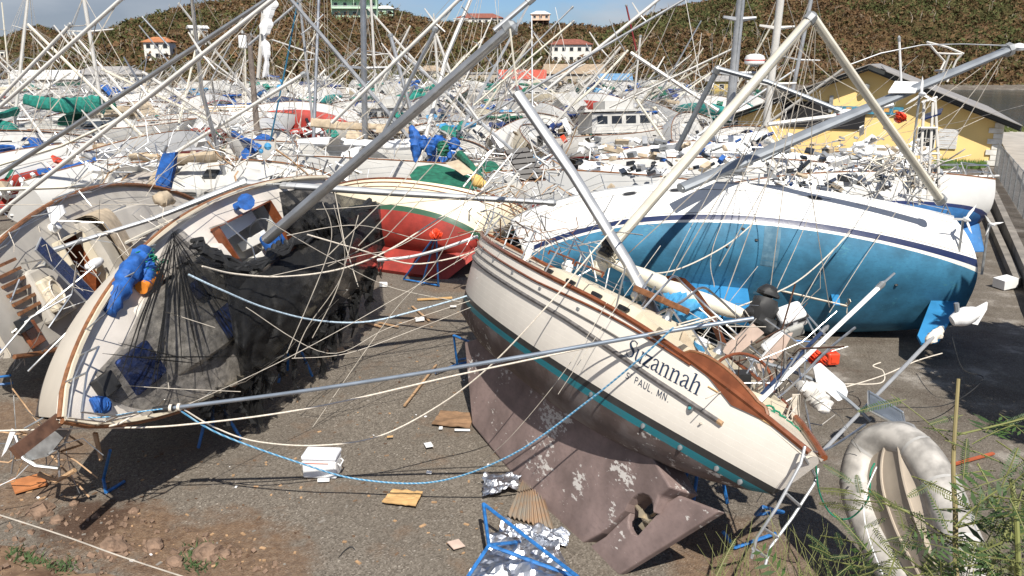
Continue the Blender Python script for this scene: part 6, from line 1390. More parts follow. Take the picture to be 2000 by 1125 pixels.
m = MB(); m.lathe([(.02, -.1), (.09, -.07), (.12, 0), (.09, .07), (.03, .1)], 14, Matrix.Translation(at(1245, 577, 13.2))); single(m, 'steel_kettle', steel, 'shiny steel ball-shaped pot beside the light blue flap', 'pot', smooth=True)
for k, (pts, w) in enumerate((([(1250, 610, 11.9), (1300, 555, 12.2), (1318, 540, 12.4), (1340, 560, 12.5), (1425, 640, 12.3), (1560, 760, 11)], .018), ([(1270, 620, 11.9), (1330, 590, 12.3), (1370, 562, 12.6), (1400, 580, 12.8), (1445, 622, 12.8)], .02), ([(1170, 560, 13.0), (1230, 600, 12.6), (1340, 650, 12.2), (1440, 690, 11.6)], .014), ([(1460, 700, 11), (1560, 730, 10.8), (1640, 770, 10.6), (1700, 822, 10.2)], .028), ([(1480, 800, 10.2), (1540, 760, 10.4), (1610, 690, 10.8), (1670, 640, 11.2)], .018), ([(1100, 465, 15.4), (1120, 480, 15), (1200, 470, 14.8), (1240, 520, 14.2)], .016), ([(1450, 790, 9.8), (1560, 870, 9.0), (1610, 880, 9.1), (1690, 830, 9.8)], .02), ([(1490, 720, 10.6), (1500, 860, 9.4)], .016), ([(1560, 720, 10.8), (1590, 880, 9.4)], .016))):
    rope(['stainless dodger frame arching over the wooden cockpit', 'second stainless arch, lower, over the light blue canvas', 'long stainless guard rail on the aft deck', 'dark grey bent tube sloping to the grey solar board', 'thin steel rail crossing the white pole', 'bow rail leaning over the cream foredeck', 'stern rail round the transom of the cream boat', 'upright rail post near the steering wheel', 'upright rail post near the white seat'][k], pts, w * 2 * FPX / pts[0][2], steel if k != 3 else alugrey, 'steel_rail', 'rail', 8)
for k, (a, b) in enumerate((((1145, 515, 14.2), (1122, 468, 14.5)), ((1100, 520, 14.6), (1125, 462, 14.8)), ((1165, 550, 13.6), (1150, 480, 14)), ((1228, 600, 12.4), (1275, 535, 12.8)), ((1330, 630, 11.9), (1290, 570, 12.4)), ((1390, 700, 11), (1350, 640, 11.6)), ((1240, 618, 12.1), (1280, 560, 12.6)))):
    m = MB(); m.tube([at(*a), at(*b)], .018, 6); single(m, 'stanchion', steel, ['bent stanchion nearest the cream bow', 'tilted stanchion crossing the first one at the bow', 'third stanchion from the bow of the cream boat', 'stanchion at the foot of the grey folded mast', 'stanchion under the wooden arch', 'stanchion left of the tan sail corner', 'thin stanchion beside the steel pot'][k], 'stanchion')
# mast foot winches
m = MB(); crumple(m, [at(1165, 535, 13.9), at(1180, 505, 14), at(1195, 490, 14), at(1210, 500, 14)], [.1, .16, .15, .08], amp=.5, seed=13); single(m, 'folded_sail', creammast, 'crumpled cream sail at the foot of the leaning masts', 'sail', smooth=True)
m = MB(); crumple(m, [at(1178, 498, 13.7), at(1192, 478, 13.8), at(1200, 470, 13.9)], [.08, .11, .05], amp=.6, seed=14); single(m, 'mast_bracket', black, 'black bracket at the foot of the cream leg', 'bracket')
# outboards
ob = thing('outboard_motor', 'white and grey outboard motor clamped behind the cream boat', 'outboard motor', at(1520, 700, 12.0)); b0 = ob.location.copy(); rot = Matrix.Rotation(R(-22), 3, 'Y') @ Matrix.Rotation(R(25), 3, 'X')
def obox(c, d, mt, nm, par, bev=.03, rt=None):
    m = MB(); m.box((0, 0, 0), d, (rt or rot)); o = m.build(nm, mt, par); o.location = Vector(c) - b0; b_ = o.modifiers.new('b', 'BEVEL'); b_.width = bev; b_.segments = 3; return o
c1 = at(1545, 618, 12.2); cw = obox(c1, (.42, .34, .30), whitepl, 'cowling', ob, .07); lowc = obox(at(1541, 640, 12.2), (.38, .31, .22), mat('grey_cowl', (.30, .30, .28), .5), 'lower_cowling', ob, .04)
for k in range(2):
    m = MB(); m.box((0, 0, 0), (.12, .01, .03), rot); o = m.build('vent', black, cw); o.location = rot @ Vector((-.1 + .2 * k, -.176, .02))
m = MB(); m.box((0, 0, 0), (.44, .36, .014), rot); o = m.build('stripe', black, cw); o.location = rot @ Vector((0, 0, .06))
obox(at(1513, 668, 11.9), (.16, .18, .42), whitepl, 'leg', ob, .04, Matrix.Rotation(R(48), 3, 'Y')); obox(at(1492, 700, 11.7), (.10, .12, .3), whitepl, 'gearcase', ob, .04, Matrix.Rotation(R(40), 3, 'Y'))
for k in range(3):
    a = R(120 * k); m = MB(); c0 = at(1478, 712, 11.6) - b0; m.prism([c0 + Vector((0.03 * math.cos(a), 0, .03 * math.sin(a))), c0 + Vector((.13 * math.cos(a + .4), -.02, .13 * math.sin(a + .4))), c0 + Vector((.13 * math.cos(a - .35), .02, .13 * math.sin(a - .35)))], (0, .015, 0)); m.build('propeller_blade', whitepl, ob)
m = MB(); crumple(m, [at(1475, 640, 12.2), at(1488, 610, 12.3), at(1500, 575, 12.4), at(1508, 558, 12.4)], [.12, .2, .17, .08], amp=.3, seed=21, n=18, seg=14); crumple(m, [at(1462, 600, 12.3), at(1478, 620, 12.3), at(1500, 640, 12.2), at(1520, 655, 12.2)], [.1, .15, .15, .07], amp=.3, seed=22, n=18, seg=14)
single(m, 'shrouded_outboard', black, 'outboard motor shrouded in torn black plastic', 'outboard motor', smooth=True)
for k, (poly, lb) in enumerate((([(1405, 682), (1470, 632), (1492, 650), (1440, 692), (1428, 697)], 'weathered pinkish board, left of the two behind the cream boat'), ([(1475, 715), (1530, 655), (1548, 650), (1530, 685), (1490, 727)], 'weathered pinkish board, right one under the outboard leg'))):
    m = MB(); m.prism([at(x, y, 11.6) for x, y in poly], (.01, .05, .0)); single(m, 'weathered_board', pinkboard, lb, 'board')
m = MB(); m.tube([at(1352, 697, 11), at(1372, 704, 11)], .03, 6); single(m, 'cleat', black, 'black cleat below the tan sail corner', 'cleat')
m = MB(); m.prism([at(1335, 643, 11.7), at(1378, 705, 11.3), at(1390, 720, 11.3), at(1320, 690, 11.5)], (0, .03, 0)); single(m, 'sail_corner', tan, 'tan triangular board above the boat name', 'board')
m = MB(); bb = at(1368, 675, 11.8); m.lathe([(.09, -.12), (.11, .09), (.12, .1), (.1, .11)], 14, Matrix.Translation(bb) @ Matrix.Rotation(R(20), 4, 'Y')); m.mi = 1; m.lathe([(.104, -.05), (.112, .03)], 14, Matrix.Translation(bb) @ Matrix.Rotation(R(20), 4, 'Y')); single(m, 'bucket', [whitepl, skyblue], 'small white tub with a blue band beside the tan board', 'tub', smooth=True)
fl = thing('jerry_can', 'bright orange-red square float on the ground right of the white pole', 'float', gnd(1624, 712)); m = MB(); m.box((0, 0, .16), (.30, .22, .30), Matrix.Rotation(R(8), 3, 'Z')); o = m.build('body', redpl, fl); b_ = o.modifiers.new('b', 'BEVEL'); b_.width = .05; b_.segments = 3
m = MB(); m.box((.0, -.12, .16), (.14, .02, .14), Matrix.Rotation(R(8), 3, 'Z')); o = m.build('recess', redpl, fl); m = MB(); m.tube([(-.06, 0, .31), (-.06, 0, .36), (.06, 0, .36), (.06, 0, .31)], .015, 6); m.build('handle', redpl, fl, True)
m = MB(); crumple(m, [at(1585, 712, 12.4), at(1597, 700, 12.4), at(1606, 690, 12.4)], [.1, .14, .08], amp=.5, seed=31); single(m, 'red_cloth', redpl, 'crumpled red cloth beside the square orange float', 'cloth', smooth=True)
spar('long white pole rising from the cream stern to the blue hull', [(1470, 797, 9.6), (1600, 672, 10.6), (1722, 556, 11.6)], 11, whitepl, name='pole', cat='pole'); segrope('thin black tip of the long white pole', [(1722, 556, 11.6), (1747, 534, 11.8)], 5, alugrey, 'pole_tip', 'pole tip')
spar('dark blue pole parallel to the long white pole', [(1468, 790, 9.8), (1612, 642, 11)], 9, mat('navy_paint', (.02, .035, .08), .35), name='pole', cat='pole')
spar('short grey crutch crossing behind the dark blue pole', [(1555, 590, 12.6), (1612, 655, 11.6)], 5, alugrey, name='crutch', cat='crutch'); spar('second short grey crutch beside the white outboard', [(1560, 592, 12.6), (1590, 650, 11.6)], 4, alugrey, name='crutch', cat='crutch')
# steering wheel with binnacle
sw = thing('steering_wheel', 'wooden rimmed steering wheel in the cream boat cockpit', 'steering wheel', at(1448, 748, 10.4)); m = MB(); m.tube([Vector((.42 * math.cos(a), .18 * math.sin(a), .36 * math.sin(a))) for a in [2 * math.pi * k / 28 for k in range(29)]], .022, 8, False); m.build('rim', varnish, sw, True)
for k in range(6): a = math.pi * k / 3; m = MB(); m.tube([(0, 0, 0), (.41 * math.cos(a), .175 * math.sin(a), .35 * math.sin(a))], .012, 6); m.build('spoke', steel, sw)
m = MB(); m.box((.02, .1, .02), (.22, .2, .2)); o = m.build('binnacle', black, sw)
# white seat shell and crumpled cover
st_ = thing('moulded_shell', 'white moulded seat shell tipped over behind the cream stern', 'seat', at(1610, 750, 10.8)); b0 = st_.location.copy()
m = MB(); m.prism([at(1588, 720, 10.8) - b0, at(1604, 714, 10.9) - b0, at(1655, 758, 10.8) - b0, at(1652, 770, 10.7) - b0, at(1635, 778, 10.6) - b0, at(1592, 742, 10.7) - b0], (.04, .22, .03)); o = m.build('shell', whitepl, st_); b_ = o.modifiers.new('b', 'BEVEL'); b_.width = .05; b_.segments = 3
m = MB(); crumple(m, [at(1560, 752, 10.3), at(1585, 765, 10.3), at(1605, 788, 10.2), at(1608, 806, 10.1)], [.08, .17, .15, .06], amp=.35, seed=41, n=18, flat=.7); single(m, 'torn_cushion', mat('soiled_vinyl', (.62, .60, .56), .6, var=.2, scale=8), 'torn white cushion hanging below the white seat shell', 'cushion', smooth=True)
# grey board, davit, rope bundle, ladder
gb_ = thing('solar_array', 'dark grey framed solar board standing between stern and dinghy', 'solar panel', at(1730, 810, 10.2)); b0 = gb_.location.copy(); m = MB(); m.prism([at(1696, 765, 10.4) - b0, at(1762, 806, 10.4) - b0, at(1768, 838, 10.1) - b0, at(1697, 800, 10.1) - b0], (.02, .05, .02)); m.build('panel', mat('board_grey', (.13, .15, .18), .25, .2, var=.2), gb_)
m = MB(); m.tube([at(1696, 764, 10.38) - b0, at(1763, 805, 10.38) - b0, at(1769, 839, 10.08) - b0, at(1697, 801, 10.08) - b0, at(1696, 764, 10.38) - b0], .018, 6); m.build('frame', steel, gb_)
spar('bright steel davit pole running from the stern to the white propeller leg', [(1596, 892, 9.4), (1700, 785, 10.6), (1838, 642, 12.6)], 9, alulight, name='davit', cat='davit')
lu = thing('outboard_motor', 'white outboard leg with propeller on the end of the davit pole', 'outboard motor', at(1880, 612, 13)); b0 = lu.location.copy(); m = MB(); crumple(m, [at(1858, 628, 13) - b0, at(1878, 620, 13) - b0, at(1900, 612, 13) - b0, at(1915, 606, 13) - b0], [.08, .15, .12, .05], amp=.08, seed=2); m.build('gearcase', whitepl, lu, True)
m = MB(); m.prism([at(1886, 612, 13) - b0, at(1928, 590, 13) - b0, at(1926, 604, 13) - b0, at(1908, 634, 13) - b0, at(1890, 630, 13) - b0], (0, .05, 0)); m.build('fin', whitepl, lu)
m = MB(); m.tube([at(1872, 632, 13) - b0, at(1868, 592, 13) - b0], .04, 6); m.build('bracket', alugrey, lu); m = MB(); crumple(m, [at(1810, 668, 12.3) - b0, at(1826, 655, 12.4) - b0, at(1838, 640, 12.5) - b0], [.04, .08, .04], amp=.8, seed=3); m.build('lashing', rope_w, lu, True)
rc = MB()
for k in range(9): c = at(1552 + rnd.gauss(0, 4), 770, 10); rc.tube([c, c + Vector((rnd.gauss(0, .04), 0, -.3)), c + Vector((rnd.gauss(.02, .05), 0, -.56)), c + Vector((.05, 0, -.3)), c + Vector((.03, 0, 0))], .012, 5)
single(rc, 'rope_hank', rope_w, 'hank of white rope hanging from the stern rail', 'rope', smooth=True)
gc = MB()
for k in range(6): c = at(1498 + k * 12, 802 + k * 10, 9.7); gc.tube([c + Vector((math.cos(a) * .1, .02 * math.sin(a * 2), math.sin(a) * .07)) for a in [2 * math.pi * j / 10 for j in range(11)]], .014, 5)
single(gc, 'green_line', rope_g, 'green rope coiled along the cap rail at the cream stern', 'rope', smooth=True)
ld = thing('boarding_ladder', 'steel boarding ladder hanging from the transom of the cream boat', 'ladder', at(1580, 900, 9.3)); b0 = ld.location.copy()
la = [(1572, 872, 8.7), (1564, 905, 8.6), (1518, 990, 8.45), (1478, 1050, 8.4), (1468, 1090, 8.4)]; lb_ = [(1598, 915, 9.4), (1590, 945, 9.3), (1548, 1010, 9.0), (1505, 1068, 8.8), (1494, 1106, 8.7)]
for pl in (la, lb_): m = MB(); m.tube([at(*p) - b0 for p in pl], .019, 8); m.build('side_rail', alulight, ld, True)
for f in (.18, .42, .66, .86):
    i = f * 4; a_ = Vector(interp([tuple(at(*p)) for p in la], f)) - b0; c_ = Vector(interp([tuple(at(*p)) for p in lb_], f)) - b0; m = MB(); m.tube([a_, c_], .02, 6); m.build('rung', alulight, ld)
# ---------------------------------------------------------------- stern arch, wind generators and other tall gear on the right
ar = thing('stern_arch', 'tall white tube arch with antennas right of the cream broken mast', 'arch', at(1815, 400, 21)); b0 = ar.location.copy()
for pts in ([(1796, 400, 21), (1800, 290, 21.4), (1805, 195, 21.6)], [(1812, 390, 21), (1818, 280, 21.4), (1822, 200, 21.6)], [(1835, 395, 21), (1832, 300, 21.4), (1826, 190, 21.6)], [(1800, 200, 21.6), (1830, 190, 21.6)], [(1795, 300, 21.4), (1835, 300, 21.4)], [(1798, 250, 21.4), (1830, 250, 21.4)]):
    m = MB(); m.tube([at(*p) - b0 for p in pts], .035, 6); m.build('tube', whitemast, ar, True)
m = MB(); m.prism([at(1735, 180, 21.8) - b0, at(1788, 180, 21.8) - b0, at(1797, 162, 22.4) - b0, at(1748, 160, 22.4) - b0], (0, 0, .05)); m.build('panel', whitepl, ar)
m = MB(); m.prism([at(1800, 235, 21.5) - b0, at(1838, 222, 21.5) - b0, at(1842, 212, 21.9) - b0, at(1806, 224, 21.9) - b0], (0, 0, .04)); m.build('solar_panel', pvm, ar)
def wind_gen(px, py, Y, s_, label, yaw, low):
    t = thing('wind_generator', label, 'wind generator', at(px, py, Y)); m = MB(); m.lathe([(.02, -.18), (.09, -.1), (.11, .05), (.07, .25), (.02, .4)], 12, Matrix.Rotation(R(90), 4, 'X') @ Matrix.Scale(s_, 4)); m.build('nacelle', whitepl, t, True)
    for k in range(3):
        a = R(120 * k + yaw); d = Vector((math.cos(a), 0, math.sin(a))); n_ = Vector((-math.sin(a), .3, math.cos(a))); m = MB(); m.prism([d * .08 * s_ - n_ * .04 * s_, d * .5 * s_ - n_ * .05 * s_, d * .75 * s_, d * .3 * s_ + n_ * .06 * s_, d * .08 * s_ + n_ * .04 * s_], (0, .02, 0)); m.build('blade', whitepl, t)
    m = MB(); m.tube([(0, .1, 0), (0.02, .1, -low)], .03, 6); m.build('pole', galv, t)
wind_gen(1800, 184, 21.3, .6, 'white wind generator on the stern arch before the yellow gable', 95, 2.6)
wind_gen(1886, 428, 19.5, .55, 'white wind generator low beside the blue hull stern', 60, 1.2)
wind_gen(1936, 438, 19.8, .4, 'small black-tipped wind generator near the kerb', 10, 1.3)
rl = thing('tube_rack', 'white tubular frame like a broken ladder above the yellow roof', 'frame', at(1840, 175, 24)); b0 = rl.location.copy()
for pts in ([(1810, 82, 24), (1850, 92, 24), (1882, 105, 24)], [(1812, 84, 24.6), (1845, 120, 24.6), (1822, 168, 24.3)], [(1880, 105, 24.3), (1868, 118, 24.4), (1850, 160, 24.3)], [(1815, 86, 24), (1830, 104, 24), (1878, 106, 24)], [(1826, 138, 24.4), (1860, 136, 24.4)], [(1835, 150, 24.4), (1852, 148, 24.4)], [(1855, 104, 24), (1835, 160, 24.2)]):
    m = MB(); m.tube([at(*p) - b0 for p in pts], .03, 6); m.build('tube', whitemast, rl, True)
rf_ = MB(); crumple(rf_, [at(1750, 238, 25), at(1760, 228, 25), at(1766, 222, 25)], [.08, .16, .08], amp=.5, seed=50); single(rf_, 'red_flag', redpl, 'small red flag against the yellow wall', 'flag', smooth=True)
# dark slatted panel and grey transom in the centre
dp_ = thing('slatted_panel', 'dark slatted cockpit grating tipped on edge in the centre', 'grating', at(1025, 320, 25)); b0 = dp_.location.copy(); C4 = [at(985, 296, 25.2) - b0, at(1030, 290, 25.4) - b0, at(1066, 352, 24.6) - b0, at(1018, 355, 24.6) - b0]
m = MB(); m.prism(C4, (.02, .1, .02)); m.build('panel', darkwood, dp_); nrm = (C4[1] - C4[0]).cross(C4[3] - C4[0]).normalized(); nrm = nrm if nrm.y < 0 else -nrm
for k in range(6):
    f = (k + .5) / 6; a = C4[0].lerp(C4[3], f) + nrm * .09; b = C4[1].lerp(C4[2], f) + nrm * .09; d = (C4[3] - C4[0]) / 15; m = MB(); m.prism([a - d, b - d, b + d, a + d], nrm * .05); m.build('slat', mat('grey_slat', (.09, .085, .08), .6), dp_)
m = MB(); G = [[at(805, 352, 23.5), at(850, 358, 23.3), at(900, 366, 23.1), at(930, 372, 23)], [at(800, 342, 24), at(850, 342, 24), at(900, 350, 24), at(935, 358, 23.8)], [at(815, 325, 24.6), at(850, 320, 24.8), at(885, 330, 24.6), at(925, 345, 24.4)]]; m.grid(G); single(m, 'green_tarpaulin', green, 'dark green tarpaulin stretched over the red bottomed boat deck', 'tarpaulin')
m = MB(); m.prism([at(870, 318, 24), at(895, 312, 24.2), at(928, 338, 23.8), at(905, 342, 23.6)], (0, .08, 0)); single(m, 'loose_board', tan, 'beige board sliding off the green tarpaulin', 'board')
m = MB(); crumple(m, [at(926, 345, 22.5), at(934, 355, 22.4), at(948, 362, 22.4)], [.1, .16, .08], amp=.3, seed=61); single(m, 'yellow_jacket', mat('yellow_cloth', (.62, .42, .14), .7), 'yellow-tan cushion jammed between the white rails in the centre', 'cushion', smooth=True)
for k, (a, b) in enumerate((((940, 372, 22), (1000, 300, 22.6)), ((905, 365, 22.4), (965, 290, 23)), ((1012, 338, 22), (985, 375, 21.8)))): segrope(['right white rail beside the yellow-tan cushion', 'left white rail beside the yellow-tan cushion', 'short white rail under the dark grating'][k], [a, b], 4.5, whitemast, 'white_rail', 'rail')
rdd = thing('loose_rudder', 'upright royal blue rudder blade standing between the left boats', 'rudder', at(325, 372, 26)); b0 = rdd.location.copy(); m = MB(); m.prism([at(320, 300, 26) - b0, at(345, 297, 26) - b0, at(341, 330, 26) - b0, at(332, 372, 26) - b0, at(308, 370, 26) - b0, at(306, 345, 26) - b0], (.02, .2, 0)); m.build('blade', blue, rdd); m = MB(); m.tube([at(320, 300, 26) - b0, at(326, 285, 26) - b0], .05, 6); m.build('stock', steel, rdd)
for k, (px, py, Y, r_) in enumerate(((523, 286, 34, .16), (510, 295, 34, .1))): m = MB(); m.lathe([(.01, -r_), (r_ * .7, -r_ * .7), (r_, 0), (r_ * .7, r_ * .7), (.01, r_)], 12, Matrix.Translation(at(px, py, Y))); single(m, 'blue_buoy', skyblue, ['larger sky blue ball buoy right of the power pole', 'smaller sky blue ball buoy right of the power pole'][k], 'buoy', smooth=True)
m = MB()
for k_ in range(6): crumple(m, [at(806 + k_ * 15 + rnd.gauss(0, 5), 262 + rnd.gauss(0, 8), 30.5), at(812 + k_ * 15, 280 + rnd.gauss(0, 6), 30.4), at(818 + k_ * 14 + rnd.gauss(0, 8), 302 + rnd.gauss(0, 10), 30.2)], [.06, .17 + .08 * rnd.random(), .07], amp=.4, seed=70 + k_, seg=16)
single(m, 'blue_bimini', blue, 'collapsed royal blue canvas awning right of the white coachroof', 'awning', smooth=True)
m = MB(); crumple(m, [at(862, 305, 28.5), at(865, 290, 28.5), at(862, 275, 28.5)], [.12, .2, .12], amp=.4, seed=72); single(m, 'green_bimini', green, 'crumpled green canvas under the collapsed blue awning', 'awning', smooth=True)

# ---------------------------------------------------------------- grey inflatable dinghy
dg = thing('inflatable_dinghy', 'pale grey inflatable dinghy on its side at lower right, ribbed bottom facing us', 'dinghy', at(1760, 1000, 9.4)); b0 = dg.location.copy()
pth = [(1812, 1235, 8.2), (1752, 1125, 8.9), (1700, 1030, 9.5), (1676, 945, 9.9), (1694, 880, 10.1), (1742, 858, 9.9), (1792, 882, 9.5), (1836, 950, 9.0), (1868, 1035, 8.5), (1900, 1125, 8.0), (1925, 1215, 7.6)]
hyp = mat('hypalon', (.36, .34, .31), .5, var=.34, scale=4.5, bump=.15, bscale=8)
cen = [Vector(interp([tuple(at(*p) - b0) for p in pth], i / 60)) for i in range(61)]
m = MB(); m.tube(cen, .235, 18); m.build('buoyancy_tube', hyp, dg, True)
side_v = Vector((.55, -.45, .35)).normalized()
for off, r_, mt in ((.0, .03, alulight),):
    pts = []
    for i, c in enumerate(cen):
        mid = (cen[i] + cen[60 - i]) / 2; out = (c - mid); out = out.normalized() if out.length > .2 else (cen[30] - cen[15]).normalized(); pts.append(c + out * .235)
    m = MB(); m.tube(pts[6:55], r_, 6); m.build('rubbing_strip', mat('grey_strip', (.22, .22, .22), .5), dg, True)
for i in (18, 24, 36, 42, 50):
    m = MB(); c = cen[i]; d = (cen[i + 1] - cen[i - 1]).normalized(); m.tube([c - d * .02, c + d * .02], .239, 18, False); m.build('tube_seam', mat('seam_grey', (.38, .37, .35), .5), dg, True)
fl_ = mat('grp_floor', (.40, .34, .27), .4, var=.12, scale=2); G = []
for i in range(2, 29):
    a, b = cen[i], cen[60 - i]; row = []
    for j in range(13):
        u = j / 12; p = a.lerp(b, u); v = 1 - abs(2 * u - 1); n_ = Vector((-.15, -.75, .45)).normalized(); row.append(p + n_ * (.10 + .2 * v ** .8 + (.03 if j in (3, 9, 6) else 0)) * min(1, (i) / 4))
    G.append(row)
G.append([cen[29].lerp(cen[31], j / 12) for j in range(13)])
m = MB(); m.grid(G); m.build('bottom', fl_, dg, True)
for j in (3, 6, 9): tube_part('bottom_rib', [r_[j] for r_ in G[:-2]], .02, fl_, dg)

# ---------------------------------------------------------------- ground litter
ck = thing('cooler', 'white picnic cooler standing on the gravel between the boats', 'cooler', gnd(624, 936), (0, 0, R(-4))); w_ = .60
m = MB(); m.box((0, .2, .17), (w_, .38, .34)); o = m.build('body', whitepl, ck); b_ = o.modifiers.new('b', 'BEVEL'); b_.width = .035; b_.segments = 3
m = MB(); m.box((0, .2, .385), (w_ + .02, .40, .08)); o = m.build('lid', mat('lid_white', (.70, .72, .76), .4), ck); b_ = o.modifiers.new('b', 'BEVEL'); b_.width = .03; b_.segments = 3
for s_ in (-1, 1): m = MB(); m.tube([(s_ * (w_ / 2 + .01), .1, .26), (s_ * (w_ / 2 + .05), .1, .22), (s_ * (w_ / 2 + .05), .3, .22), (s_ * (w_ / 2 + .01), .3, .26)], .014, 6); m.build('handle', whitepl, ck)
m = MB(); m.box((-.05, .004, .30), (.44, .012, .012)); m.build('stripe', mat('pale_red', (.6, .25, .2), .5), ck)
def flat_thing(name, label, cat, poly, mt, th=.02, lift=.03, bend=.03, nseg=10):
    P_ = [gnd(*p) for p in poly]; c = sum(P_, Vector()) / len(P_); m = MB(); a, b, c_, d = P_; G = []
    for i in range(nseg + 1):
        G.append([a.lerp(b, j / nseg).lerp(d.lerp(c_, j / nseg), i / nseg) + Vector((0, 0, lift + bend * noise.noise(Vector((i * .5, j * .5, c.x))) + bend)) for j in range(nseg + 1)])
    m.grid(G); m.grid([[p - Vector((0, 0, th)) for p in r_] for r_ in G], flip=True); 
    ed = [G[0][j] for j in range(nseg + 1)] + [G[i][nseg] for i in range(1, nseg + 1)] + [G[nseg][j] for j in range(nseg - 1, -1, -1)] + [G[i][0] for i in range(nseg - 1, 0, -1)]; n = len(ed)
    m.add(ed + [p - Vector((0, 0, th)) for p in ed], [(i, n + i, n + (i + 1) % n, (i + 1) % n) for i in range(n)]); return single(m, name, mt, label, cat)
flat_thing('plywood_sheet', 'torn honey coloured plywood sheet on the gravel below the cooler', 'plywood', [(746, 985), (812, 993), (826, 966), (768, 961)], ply)
flat_thing('plywood_sheet', 'dirty brown board lying against the keel edge', 'board', [(843, 832), (918, 840), (926, 812), (862, 806)], mat('dirty_board', (.22, .13, .07), .8, var=.25, scale=4))
foil_m = mat('crumpled_foil', (.60, .62, .66), .34, 1., var=.1, scale=3, bump=.35, bscale=5)
def crumpled(name, label, poly, amp=.14, n=26, lift=.06, mt=foil_m, cat='foil'):
    P_ = [gnd(*p) for p in poly]; a, b, c_, d = P_; G = []
    for i in range(n + 1): G.append([a.lerp(b, j / n).lerp(d.lerp(c_, j / n), i / n) + Vector((.05 * noise.noise(Vector((i * .3, j * .3, 5))), 0, lift + amp * abs(noise.fractal(Vector((i * .09, j * .09, a.x)), 1, 2, 5)))) for j in range(n + 1)])
    m = MB(); m.grid(G); return single(m, name, mt, label, cat)
crumpled('foil_sheet', 'crumpled silver insulation foil under the blue stand at the bottom', [(900, 1150), (1120, 1150), (1085, 1052), (985, 1030)], .22)
crumpled('foil_sheet', 'smaller silver foil sheet beside the torn corrugated panel', [(942, 976), (1010, 962), (1018, 936), (945, 932)], .10)
crumpled('foil_sheet', 'grey silver foil strip at the heel of the keel', [(985, 1055), (1105, 1075), (1115, 1050), (1010, 1030)], .16)
# corrugated panel
G = []; a, b, c_, d = [at(*p) for p in ((990, 1012, 11.6), (1082, 1040, 11.2), (1048, 936, 12.9), (1022, 940, 12.9))]
for i in range(9): G.append([a.lerp(b, j / 40).lerp(d.lerp(c_, j / 40), i / 8) + Vector((0, -.02, .06 + .028 * math.sin(j * 1.6))) for j in range(41)])
m = MB(); m.grid(G); m.grid([[p - Vector((0, 0, .012)) for p in r_] for r_ in G], flip=True); single(m, 'corrugated_panel', mat('rusty_tin', (.40, .36, .30), .7, var=.25, scale=5, col2=(.36, .24, .15)), 'torn grey corrugated panel leaning on the keel', 'corrugated panel')
# blue steel stands
def stand(label, segs, r=.028):
    c = at(*segs[0][0]); t = thing('boat_stand', label, 'boat stand', c)
    for a, b in segs: m = MB(); m.tube([at(*a) - c, at(*b) - c], r, 6); m.build('tube', bluepaint, t)
def G_(px, py, z=.03): p = gnd(px, py, z); return (px, py, p.y)
stand('blue steel boat stand lying on the silver foil at the bottom', [(G_(944, 984, .5), G_(955, 1065, .35)), (G_(944, 984, .5), G_(1130, 1128, .3)), (G_(955, 1065, .35), G_(1118, 1125, .1)), (G_(955, 1065, .35), G_(908, 1135, .06)), (G_(955, 1065, .35), G_(1015, 1058, .1))])
stand('blue steel boat stand in the shade behind the keel, left of the cream bow', [(G_(886, 655, .9), G_(893, 712)), (G_(886, 655, .9), G_(918, 668, .9)), (G_(893, 712), G_(930, 703, .1)), (G_(893, 712), G_(850, 728, .05)), (G_(893, 703), G_(928, 697, .4))])
stand('blue tripod stand with red top propping the red keel', [((852, 458, 24.5), G_(788, 545)), ((852, 458, 24.5), G_(824, 555)), ((852, 458, 24.5), G_(856, 558)), (G_(788, 545), G_(858, 558))], .03)
m = MB(); crumple(m, [at(840, 462, 24.3), at(852, 457, 24.3), at(864, 461, 24.3)], [.08, .14, .08], amp=.5, seed=80); single(m, 'red_pad', redpl, 'red pad on top of the blue tripod stand', 'pad')
stand('blue stand foot poking from the shadow of the netted boat', [(G_(202, 935, .1), G_(207, 962)), (G_(207, 962), G_(243, 940)), (G_(202, 935, .1), G_(215, 880, 1.0))])
stand('blue stand leg at the left between the two left boats', [(G_(96, 733, .9), G_(120, 746, .8)), (G_(96, 733, .9), G_(115, 775))])
stand('blue stand legs tangled under the far left stern', [(G_(-10, 738, .6), G_(20, 733, .7)), (G_(-10, 752, .3), G_(25, 748, .3))])
stand('blue stand lying under the cream transom', [(G_(1412, 1038, .3), G_(1435, 1070)), (G_(1435, 1070), G_(1515, 1042, .1)), (G_(1476, 1005, .5), G_(1530, 1000, .5)), (G_(1476, 1005, .5), G_(1490, 990, .9)), (G_(1490, 990, .9), G_(1530, 1000, .5))])
stand('blue stand lying beside the boards behind the cream cockpit', [(G_(1550, 665, .4), G_(1590, 668, .4)), (G_(1580, 690, .2), G_(1610, 668, .4)), (G_(1540, 700, .2), G_(1580, 705, .2))], .02)
# steel stands really carrying the heeled boats on their low side
for k, (qq, hh_, sx, sd) in enumerate(((SQ, SH, .40, -1), (SQ, SH, .7, -1), (NQ, NH, .35, 1), (NQ, NH, .65, 1), (LQ, LH, .4, -1), (LQ, LH, .65, -1))):
    p = MW(qq) @ hz(hh_, sx, .55, sd); 
    if p.z < .25: continue
    t = thing('boat_stand', ['blue tripod under the far side of the cream boat, forward', 'blue tripod under the far side of the cream boat, aft', 'blue tripod in the dark under the netted boat, forward', 'blue tripod in the dark under the netted boat, aft', 'blue tripod under the far left boat, forward', 'blue tripod under the far left boat, aft'][k], 'boat stand', (p.x, p.y, 0))
    for a in (0, 120, 240): m = MB(); m.tube([(.45 * math.cos(R(a)), .45 * math.sin(R(a)), 0), (0, 0, p.z - .03)], .03, 6); m.build('leg', bluepaint, t)
